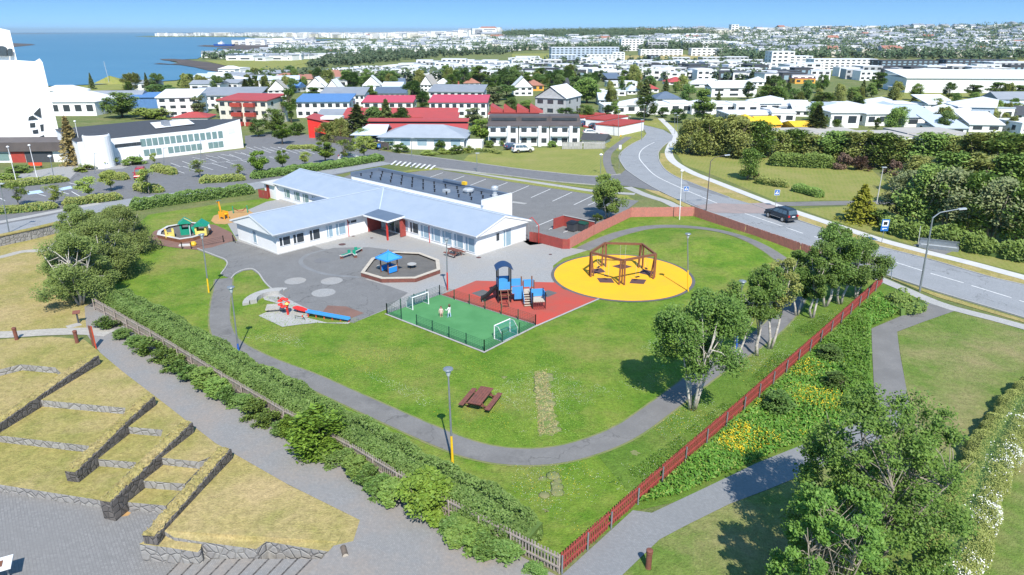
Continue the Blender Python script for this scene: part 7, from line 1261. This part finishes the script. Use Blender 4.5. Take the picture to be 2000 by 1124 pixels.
R1 = [("house with a tan gabled roof left of the slender poplar", 545, 190, 32, 12, 'cross', "white_wall", "roof_tan"), ("house with a bright blue roof in the left middle distance", 580, 182, 20, 8, 'gable', "white_wall", "roof_blue"), ("white steep gabled house right of the bright blue roof", 622, 184, 34, 12, 'cross', "white_wall", "roof_white"), ("white house with two steep gables under the dark trees", 655, 184, 26, 8, 'cross', "white_wall", "roof_white"), ("white steep roofed house above the pale blue roofed block", 728, 178, 34, 10, 'cross', "white_wall", "roof_white"), ("pale grey roofed house next to the steep white one", 770, 178, 36, 6, 'gable', "white_wall", "roof_metal"), ("dark navy roofed house above the slate block", 776, 170, 28, 5, 'gable', "white_wall", "roof_slate"), ("white gabled cottage right of the dark trees", 838, 180, 22, 12, 'cross', "white_wall", "roof_tan"), ("white hipped house above the grey roofed flats", 866, 172, 26, 7, 'hip', "white_wall", "roof_white"), ("house with a bright red roof in the middle", 886, 177, 18, 6, 'gable', "white_wall", "roof_red"), ("orange roofed house right of the bright red roof", 920, 172, 30, 8, 'hip', "white_wall", "roof_orange"), ("brick red hipped house above the white A-shaped gable", 1042, 178, 34, 10, 'hip', "orange_wall", "roof_orange"), ("white A-shaped gable house left of the big round tree", 1020, 188, 36, 16, 'cross', "white_wall", "roof_white"), ("dark roofed house with pale walls beside the big round tree", 1093, 180, 28, 14, 'gable', "grey_wall", "roof_dark"), ("navy flat house right of the big round tree", 1195, 162, 26, 7, 'shed', "dark_wall", "roof_slate"), ("house with a tilted orange red roof plane", 1236, 164, 26, 8, 'shedx', "grey_wall", "roof_orange"), ("white house between the navy and the orange red one", 1212, 172, 54, 9, 'flat', "white_wall", "roof_white"), ("red roofed house among trees right of the orange plane", 1318, 166, 36, 5, 'hip', "white_wall", "roof_red"), ("second red roofed house, left of the dark shrubs", 1262, 182, 34, 7, 'hip', "white_wall", "roof_red"), ("white house with a low terrace under the big round tree", 1196, 188, 46, 8, 'flat', "white_wall", "roof_white"), ("blue grey hip roofed house in the centre right", 1298, 204, 50, 10, 'hip', "white_wall", "roof_slate"), ("small pale house left of the blue grey hip roof", 1232, 186, 26, 7, 'hip', "white_wall", "roof_metal"), ("blue roofed shed house left of the dark round tree", 1184, 206, 34, 10, 'gable', "white_wall", "roof_metal"), ("white low warehouse with a blank wall, right of centre", 1425, 190, 82, 16, 'shed', "white_wall", "roof_white"), ("white curved roof house above the blank warehouse", 1378, 172, 64, 6, 'hip', "white_wall", "roof_white"), ("white roofed villa on the right above the blank warehouse", 1478, 168, 30, 7, 'hip', "white_wall", "roof_white"), ("white house with a grey pitched roof at the far right", 1962, 212, 56, 14, 'gable', "white_wall", "roof_grey"), ("dark roofed white house at the right picture edge", 1990, 240, 40, 12, 'gable', "white_wall", "roof_dark"), ("brick coloured low house on the right", 1564, 164, 36, 8, 'flat', "orange_wall", "roof_orange")]
for l_, x, y, w_, h_, ro, wm, rm in R1: HP(l_, x, y, w_, h_, ro, wm, rm, 1 if h_ < 12 else 2, rng0.uniform(-12, 12), 9, 2.2 if ro != 'cross' else 4, 3)
# white terrace running right of the garages, yellow roofs, and the white flat housing on the right
for k in range(8): HP("unit of the long white flat roofed terrace right of the garages", 1195+k*42, 224-(k % 2)*1.5, 42, 15+(k*5 % 4), 'shedx' if k % 3 == 1 else 'flat', "white_wall", "roof_white", 1, 3, 10, 1.6, 2, "terrace_house", "house", group="white terrace right of the garages")
HP("yellow sloping roof half hidden by the willow belt, left", 1452, 252, 44, 10, 'hip', "orange_wall", "yellow_paint", 1, 8, 9, 2, 0); HP("orange yellow roof half hidden by the willow belt, right", 1490, 252, 40, 8, 'gable', "orange_wall", "yellow_paint", 1, 8, 8, 1.8, 0); HP("yellow roofed low house left of the dark spruce", 1560, 256, 40, 8, 'gable', "orange_wall", "yellow_paint", 1, 5, 8, 1, 0); HP("white flat hall above the yellow roofs", 1458, 236, 92, 10, 'flat', "grey_wall", "roof_white", 1, 2, 12, 1, 4)
WR = [(1525, 240, 50, 16), (1570, 226, 56, 14), (1632, 250, 62, 26, 'shedx'), (1690, 246, 50, 20, 'shedx'), (1730, 238, 54, 18), (1690, 222, 70, 12, 'shedx'), (1750, 216, 50, 10), (1775, 248, 70, 16, 'shed'), (1830, 244, 70, 14, 'shedx'), (1886, 242, 64, 26, 'shedx'), (1935, 240, 40, 22), (1820, 216, 58, 10, 'shed'), (1870, 226, 50, 12), (1610, 218, 50, 10), (1545, 216, 60, 12), (1650, 216, 40, 9), (1955, 222, 50, 14), (1520, 222, 46, 12), (1905, 258, 60, 12, 'shed'), (1835, 262, 60, 10, 'shed'), (1985, 262, 50, 16), (1600, 232, 36, 14), (1710, 232, 34, 12, 'shedx'), (1800, 230, 40, 12), (1765, 226, 30, 10), (1850, 236, 30, 14), (1560, 228, 34, 10, 'shed'), (1915, 230, 34, 12), (1668, 234, 30, 12), (1510, 232, 30, 12)]
for i, t_ in enumerate(WR): HP("white modern house with slanted roof in the estate behind the willow belt", t_[0], t_[1], t_[2]*.8, t_[3], t_[4] if len(t_) > 4 else 'flat', ("white_wall", "blue_wall", "white_wall", "church_white")[i % 4], ("roof_white", "roof_metal", "roof_white")[i % 3], 1, (i*37 % 30)-15, 10, 2.2, 2, group="white modern houses behind the willow belt")  # blue_wall here paints the blue-grey shade of walls turned from the sun
for x, y, w_ in ((1530, 276, 110), (1700, 282, 100), (1860, 290, 110), (1960, 300, 90), (1800, 276, 100), (1620, 275, 80)): HP("pale flat roof just showing over the willow belt", x, y, w_, 12, 'flat', "church_white", "roof_tan", 1, 4, 10, 1, 0, group="pale roofs over the willow belt")
o = HP("very long white school hall with a blue grey side, at the right", 1890, 182, 236, 22, 'shed', "white_wall", "roof_white", 1, -4, 22, 2.5, 0, "school_hall", "school", ov=.6)
HP("white school front with a row of windows left of the blue grey side", 1808, 180, 66, 18, 'flat', "white_wall", "roof_white", 2, -4, 6, 1, 8, "school_building", "school")
for k in range(3): HP("small white zigzag roofed pavilion before the white school", 1757+k*31, 180, 28, 7, 'cross', "white_wall", "roof_white", 1, -4, 7, 1.5, 0, "pavilion", "pavilion", group="zigzag pavilions at the school")
sheet("school_field", [(1655, 214), (1690, 192), (1760, 182), (1880, 183), (1990, 186), (1960, 200), (1860, 206), (1760, 204), (1690, 208)], .05, "meadow")
# big blocks of the far middle
BL = [("blue and white long apartment block, six storeys, in the distance", 1140, 116, 126, 20, 5, "blue_wall", 16), ("lower left wing of the blue and white apartments", 1098, 124, 46, 14, 4, "blue_wall", 6), ("lower right wing of the blue and white apartments", 1180, 124, 70, 14, 4, "white_wall", 9), ("white apartments on the right of the blue block", 1206, 118, 22, 13, 4, "white_wall", 3), ("white balcony block at the left edge of the dark hedge field", 1030, 125, 44, 12, 3, "white_wall", 5), ("white three storey block left of the grass slope", 1289, 111, 76, 11, 3, "white_wall", 9), ("white three storey block on the grass slope", 1376, 111, 54, 13, 3, "white_wall", 6), ("grey block below the white slope blocks, left", 1275, 124, 18, 12, 3, "dark_wall", 3), ("grey block below the white slope blocks, middle", 1325, 125, 36, 10, 3, "grey_wall", 5), ("grey block below the white slope blocks, right", 1388, 125, 40, 10, 3, "grey_wall", 5), ("dark grey block at the right end of the slope row", 1436, 125, 38, 11, 3, "grey_wall", 5), ("white tall apartments in the woods, left", 1232, 100, 40, 20, 5, "white_wall", 6), ("white tall apartments in the woods, middle", 1282, 100, 36, 14, 4, "grey_wall", 5), ("white tall apartments in the woods, right", 1372, 96, 76, 13, 4, "white_wall", 10), ("white cube flats at the left of the hill foot", 1520, 130, 40, 24, 4, "white_wall", 4), ("white cube flats right of the first cubes", 1556, 130, 40, 16, 4, "white_wall", 4), ("grey and white terraced flats at the hill foot", 1640, 138, 108, 17, 4, "white_wall", 12), ("dark blue terraced flats at the hill foot, left", 1762, 140, 98, 16, 4, "dark_wall", 11), ("dark blue terraced flats at the hill foot, right", 1902, 140, 108, 16, 4, "dark_wall", 12), ("white wavy roofed hall before the dark blue flats", 1762, 150, 46, 8, 1, "dark_wall", 0), ("white long block on the right hillside", 1945, 96, 80, 12, 3, "white_wall", 9), ("white block on the right hillside, left of the long one", 1862, 98, 50, 11, 3, "white_wall", 6), ("white hall with a pale roof on the hillside", 1770, 98, 48, 8, 1, "white_wall", 5), ("white hospital block on the skyline", 1405, 70, 84, 9, 4, "cream_wall", 10), ("white tower block on the skyline beside the hospital", 1432, 64, 13, 13, 4, "white_wall", 2), ("second white tower on the skyline", 1454, 64, 14, 9, 4, "white_wall", 2), ("white block on the wooded hill", 1180, 71, 11, 7, 3, "white_wall", 2), ("dark blue bridge like building below the skyline", 1332, 72, 38, 5, 2, "dark_wall", 5), ("grey pavilion block left of the dark terrace", 1180, 150, 50, 8, 2, "white_wall", 5), ("grey long block at the right edge of the terraces", 1966, 142, 70, 14, 3, "grey_wall", 7)]
for l_, x, y, w_, h_, st, wm, n in BL: HP(l_, x, y, w_, h_, 'flat', wm, "roof_white" if wm != "dark_wall" else "roof_dark", st, rng0.uniform(-6, 6), 13, 1, n, "apartment_block", "flats", pane="glass_dark" if wm != "dark_wall" else "glass_blue")
# skyline landmarks
o = thing("church_spire", "thin pale church spire far away on the skyline", "church", GH(1001, 63), 0); MB().add([(-22, -8, -10), (22, -8, -10), (22, 8, -10), (-22, 8, -10), (-6, -6, 26), (6, -6, 26), (6, 6, 26), (-6, 6, 26), (0, 0, 44)], [(0, 1, 5, 4), (1, 2, 6, 5), (2, 3, 7, 6), (3, 0, 4, 7), (4, 5, 8), (5, 6, 8), (6, 7, 8), (7, 4, 8)]).build("spire", "grey_wall", o)
o = thing("dome_building", "glass dome on round tanks on the wooded skyline", "building", GH(1079, 59.5), 0); MB().lathe([(12, 8), (11.5, 13), (8.5, 17), (4, 19.5), (.1, 20)], 16).build("dome", "glass_blue", o, True)
for k in range(5): a = k*1.2566; MB().lathe([(8, -8), (8, 10)], 12, (13*math.cos(a), 13*math.sin(a), 0)).build("tank", "white_wall", o)
o = thing("radio_tower", "bluish far tower block on the skyline over the woods", "tower", GH(1233, 58), 0); MB().mm((-9, -6, -5), (3, 6, 14)).build("shaft", "blue_wall", o); MB().mm((3, -6, -5), (10, 6, 10)).build("annex", "blue_wall", o)
sp = G(440, 91); o = thing("ship", "blue hulled ship with a white superstructure moored at the far quay", "ship", Vector((sp.x, sp.y, .6)), R(-4)); m_ = mpp(440, 91)
MB().add([(-20*m_, -5, 0), (16*m_, -5, 0), (16*m_, 5, 0), (-20*m_, 5, 0), (-23*m_, 0, 4*m_), (-20*m_, -6, 3.6*m_), (17*m_, -6, 3.2*m_), (17*m_, 6, 3.2*m_), (-20*m_, 6, 3.6*m_)], [(0, 1, 6, 5), (1, 2, 7, 6), (2, 3, 8, 7), (3, 0, 5, 4, 8), (5, 6, 7, 8), (4, 5, 8)]).build("hull", "blue_paint", o); MB().mm((-12*m_, -4, 3.4*m_), (-3*m_, 4, 6.5*m_)).build("superstructure", "white_paint", o); MB().mm((-8*m_, -3, 6.5*m_), (-5*m_, 3, 8*m_)).build("bridge", "white_paint", o); MB().tube([(-6*m_, 0, 8*m_), (-6*m_, 0, 10.5*m_)], .25*m_, 6).build("mast", "white_paint", o)
o = thing("mound_house", "grassy pointed mound with a mast on the shore", "mound", G(214, 165), 0); MB().add([(-9, 0, 0), (9, -2, 0), (10, 8, 0), (-8, 9, 0), (-1, 3, 4)], [(0, 1, 4), (1, 2, 4), (2, 3, 4), (3, 0, 4)]).build("turf_mound", "meadow", o); MB().tube([(0, 0, 0), (-.6, 0, 11)], .12, 6).build("mast", "metal_light", o)

# ================================================================ THE SUBURBS: houses one by one, then the rest as a mass
rs_ = np.random.default_rng(77)
def stype(i): return [('flat', "white_wall", "roof_white"), ('flat', "white_wall", "roof_grey"), ('hip', "white_wall", "roof_white"), ('gable', "white_wall", "roof_grey"), ('flat', "grey_wall", "roof_white"), ('gable', "white_wall", "roof_metal"), ('flat', "church_white", "roof_white"), ('hip', "cream_wall", "roof_orange"), ('flat', "dark_wall", "roof_dark")][i]
hp_ = []
for i in range(9):
    ro, wm, rm = stype(i); o = house("house", "x", "house", (0, 0, 0), 0, 14, 9, 4.6 if i % 2 else 5.6, ro, wm, rm, 2 if i in (0, 4, 6) else 1, 1.6, 3, None, False, 'glass_dark' if i < 8 else 'glass_blue', False); hp_.append([o, False])
def drop(i, b, rz, s, lab, grp):
    o, used = hp_[i]
    if not used: hp_[i][1] = True; o.location = b; o.rotation_euler = (0, 0, rz); o.scale = s; o["label"] = lab; o["group"] = grp; return
    dup(o, b, rz, s, lab, grp)
zones = [([(650, 160), (1000, 160), (1000, 138), (930, 124), (820, 134), (650, 148)], 76, "white row house in the terraces below the motorway bank", "white terraces below the motorway bank", (0, 0, 4, 1, 6), 5), ([(1000, 158), (1500, 158), (1500, 132), (1230, 128), (1000, 128)], 104, "white box house in the wide estate below the far apartment blocks", "white box houses below the far apartment blocks", (0, 1, 0, 4, 6, 8), 5), ([(1500, 166), (1740, 160), (1990, 150), (1990, 143), (1720, 143), (1590, 142), (1480, 132)], 34, "pale flat house at the foot of the right hillside", "pale flat houses at the foot of the right hillside", (0, 1, 4, 6, 8), 6), ([(510, 176), (660, 176), (660, 160), (520, 160)], 8, "small house among trees in the left middle distance", "small houses among the trees in the left middle", (3, 5, 2, 7), 4), ([(180, 182), (520, 182), (560, 160), (460, 152), (380, 166), (200, 178)], 14, "small house behind the shore grass on the left", "small houses behind the shore grass", (2, 3, 5, 0), 4)]
taken = []
for poly, n, lab, grp, ks, sep in zones:
    q = scatter(poly, n*5, rs_); c = 0
    for x, y in q:
        if c >= n or any(abs(x-a)+3*abs(y-b) < sep*3.4 for a, b in taken): continue
        taken.append((x, y)); b = GH(x, y); s = rs_.uniform(.65, 1.1); drop(ks[int(rs_.integers(0, len(ks)))], b, rs_.uniform(-.35, .35), (s*rs_.uniform(.8, 1.25), 1, rs_.uniform(.7, 1.0)), lab, grp); c += 1
# far houses: one mesh, four walls and a roof each
def farhouses(name, poly, n, wmin, wmax, hmin, hmax, seed):
    rng = np.random.default_rng(seed); q = scatter(poly, n, rng); mbs = MB()
    for x, y in q:
        b = GH(x, y); w_, d_, h_ = rng.uniform(wmin, wmax), rng.uniform(8, 13), rng.uniform(hmin, hmax); a = rng.normal()*.3; k = int(rng.choice(3, p=(.78, .12, .1))); r = int(rng.choice(5, p=(.66, .14, .1, .09, .01))); mbs.box(b+Vector((0, 0, h_/2-1)), (w_, d_, h_+2), a, k)
        if r < 3: mbs.box(b+Vector((0, 0, h_+.25)), (w_+.5, d_+.5, .5), a, 3+min(r, 2))
        else:
            R_ = Matrix.Rotation(a, 3, 'Z'); vs = [b+R_ @ Vector(v) for v in ((-w_/2-.3, -d_/2-.3, h_), (w_/2+.3, -d_/2-.3, h_), (w_/2+.3, d_/2+.3, h_), (-w_/2-.3, d_/2+.3, h_), (-w_/2, 0, h_+2.6), (w_/2, 0, h_+2.6))]; mbs.add(vs, [(0, 1, 5, 4), (2, 3, 4, 5), (0, 4, 3), (1, 2, 5)], 4 if r == 3 else 6)
        for s in range(max(1, int(h_/3))): mbs.box(b+Matrix.Rotation(a, 3, 'Z') @ Vector((0, -d_/2, s*3+1.8)), (w_*rng.uniform(.4, .85), .15, 1.2), a, 5)
    tag(mbs.build(name, ["white_wall", "cream_wall", "grey_wall", "roof_white", "roof_grey", "glass_dark", "roof_orange"]), kind='stuff')
farhouses("hillside_suburb", [(1410, 108), (1500, 112), (1740, 112), (2000, 112), (2200, 110), (2200, 52), (2000, 53.5), (1800, 59), (1600, 62), (1450, 68), (1400, 80)], 1250, 9, 19, 4, 7.5, 5)
farhouses("far_suburb", [(520, 102), (640, 108), (900, 104), (1050, 98), (1200, 92), (1400, 90), (1400, 74), (1250, 78), (1000, 78), (900, 78), (700, 82), (560, 90)], 620, 11, 26, 4, 8, 6)
farhouses("far_suburb", [(500, 122), (620, 116), (720, 112), (640, 106), (540, 106), (420, 108), (400, 116)], 70, 10, 18, 3, 5, 9)
farhouses("far_city", [(295, 71.6), (480, 72), (700, 76), (960, 78), (960, 68), (800, 67.5), (600, 67.5), (400, 69.8)], 900, 20, 70, 8, 20, 7)
farhouses("harbour_sheds", [(455, 89), (520, 90), (600, 88), (620, 83), (500, 85)], 50, 18, 45, 6, 12, 8)
farhouses("skyline_city", [(1220, 66), (1500, 66), (1900, 60), (1900, 57), (1500, 61), (1250, 62)], 90, 12, 26, 4, 9, 10)
# trees of the suburbs: the larger ones one by one
def scat_trees(poly, n, kinds, hmin, hmax, lab, grp, seed):
    rng = np.random.default_rng(seed)
    for i, (x, y) in enumerate(scatter(poly, n, rng)):
        b = GH(x, y); h_ = rng.uniform(hmin, hmax); m_ = (b-Vector((0, 0, H))).length/F; place(kinds[i % len(kinds)], x, y, 0, h_*rng.uniform(.7, 1.1)/m_, lab, grp, fixh=h_)
scat_trees([(480, 192), (660, 182), (1000, 182), (1240, 182), (1240, 158), (1000, 160), (660, 162), (500, 168)], 62, ('round', 'dark', 'dark', 'tall', 'olive'), 5, 10, "garden tree in the wooded house quarter of the middle distance", "garden trees of the wooded middle quarter", 1)
scat_trees([(1180, 212), (1480, 206), (1660, 206), (1990, 206), (1990, 196), (1650, 186), (1480, 176), (1180, 178)], 44, ('dark', 'round', 'olive', 'spruce'), 4, 8, "small tree in the gardens right of the big round tree", "garden trees right of the big round tree", 2)
scat_trees([(170, 178), (520, 186), (640, 164), (540, 152), (440, 156), (330, 176)], 44, ('dark', 'round', 'olive', 'spruce'), 4, 8, "small dark tree along the shore quarter on the left", "small trees along the left shore", 3)
scat_trees([(1500, 262), (1700, 262), (1990, 262), (1990, 215), (1520, 215)], 26, ('olive', 'olive2', 'dark', 'lime'), 3, 6.5, "small tree between the white modern houses on the right", "small trees between the white modern houses", 4)
def fartrees(name, poly, n, hmin, hmax, seed, k=26, wide=1.0):
    rng = np.random.default_rng(seed); q = scatter(poly, n, rng); c = []
    for x, y in q:
        b = GH(x, y); h_ = rng.uniform(hmin, hmax); d = rng.normal(size=(k, 3)); d /= np.linalg.norm(d, axis=1)[:, None]; c.append(np.array([b.x, b.y, b.z+h_*.5])+d*np.array([h_*.38*wide, h_*.38*wide, h_*.5])*rng.uniform(.3, 1, k)[:, None])
    p = np.vstack(c); v, f = leaves(p, 1.15, rng, .3, .8); return tag(npmesh(name, v, f, "leaf_far"), kind='stuff')
fartrees("hillside_trees", [(1400, 112), (1500, 114), (2000, 114), (2200, 112), (2200, 50), (2000, 51), (1800, 57), (1600, 61), (1450, 65), (1390, 78)], 4000, 6, 12, 21)
fartrees("wooded_hill", [(950, 75), (1100, 76), (1250, 76), (1400, 72), (1390, 63), (1250, 59.5), (1100, 59), (1000, 60), (950, 66)], 2600, 7, 13, 22, 20, 1.3)
fartrees("far_wood", [(600, 134), (700, 128), (850, 114), (1000, 106), (1000, 98), (900, 98), (760, 104), (640, 116)], 460, 4, 7, 23)
fartrees("far_suburb_trees", [(520, 106), (640, 112), (900, 106), (1050, 100), (1200, 100), (1400, 96), (1400, 76), (1250, 80), (1000, 78), (800, 78), (560, 92)], 2500, 5, 11, 24)
fartrees("shore_wood", [(395, 117), (470, 117), (600, 116), (700, 112), (640, 106), (500, 107), (400, 110)], 330, 4, 8, 25)
fartrees("estate_trees", [(1000, 160), (1500, 160), (1500, 120), (1200, 122), (1000, 124)], 330, 4, 7, 26); fartrees("estate_trees", [(500, 164), (1000, 162), (1000, 152), (700, 152), (540, 152)], 240, 4, 8, 27); fartrees("bank_trees", [(1400, 120), (1600, 118), (2000, 118), (2000, 108), (1600, 110), (1400, 106)], 300, 5, 10, 28)
fartrees("town_trees", [(300, 71.6), (700, 77), (950, 80), (950, 70), (600, 68.5), (400, 70)], 330, 6, 12, 29); fartrees("wood_round_flats", [(1200, 104), (1420, 100), (1420, 90), (1210, 92)], 240, 5, 10, 31)
def drape(name, rows, mat, dz=.5):
    v = []; xs = np.linspace(0, 1, 25)
    lo, hi = rows
    for t_ in xs:
        for ln in (lo, hi): x = np.interp(t_, np.linspace(0, 1, len(ln)), [p[0] for p in ln]); y = np.interp(x, [p[0] for p in ln], [p[1] for p in ln]); q = GH(x, y); v.append((q.x, q.y, q.z+dz))
    return tag(MB().add(v, [(2*i, 2*i+2, 2*i+3, 2*i+1) for i in range(24)]).build(name, mat, smooth_=True), kind='structure')
drape("grass_bank", ([(1570, 127), (1700, 127), (1850, 128), (2050, 126)], [(1570, 114), (1700, 117), (1850, 119.5), (2050, 119)]), "dry_grass"); drape("grass_bank", ([(1215, 127), (1320, 124), (1450, 120)], [(1215, 110), (1320, 109), (1450, 109)]), "dry_grass"); drape("grass_bank", ([(1000, 120), (1050, 121), (1075, 121)], [(1000, 107), (1050, 106), (1075, 106)]), "meadow")
# ================================================================ THE AIR
m = bpy.data.materials.new("haze"); m.use_nodes = True; t = m.node_tree; t.nodes.remove(t.nodes["Principled BSDF"])
pv = t.nodes.new("ShaderNodeVolumePrincipled"); pv.inputs["Color"].default_value = (.72, .9, 1, 1); pv.inputs["Density"].default_value = 6e-5; pv.inputs["Anisotropy"].default_value = .2
t.links.new(pv.outputs[0], t.nodes["Material Output"].inputs["Volume"]); M["haze"] = m
tag(MB().mm((-34000, -80, -4), (34000, 30500, 110)).build("haze", "haze"), kind='stuff')
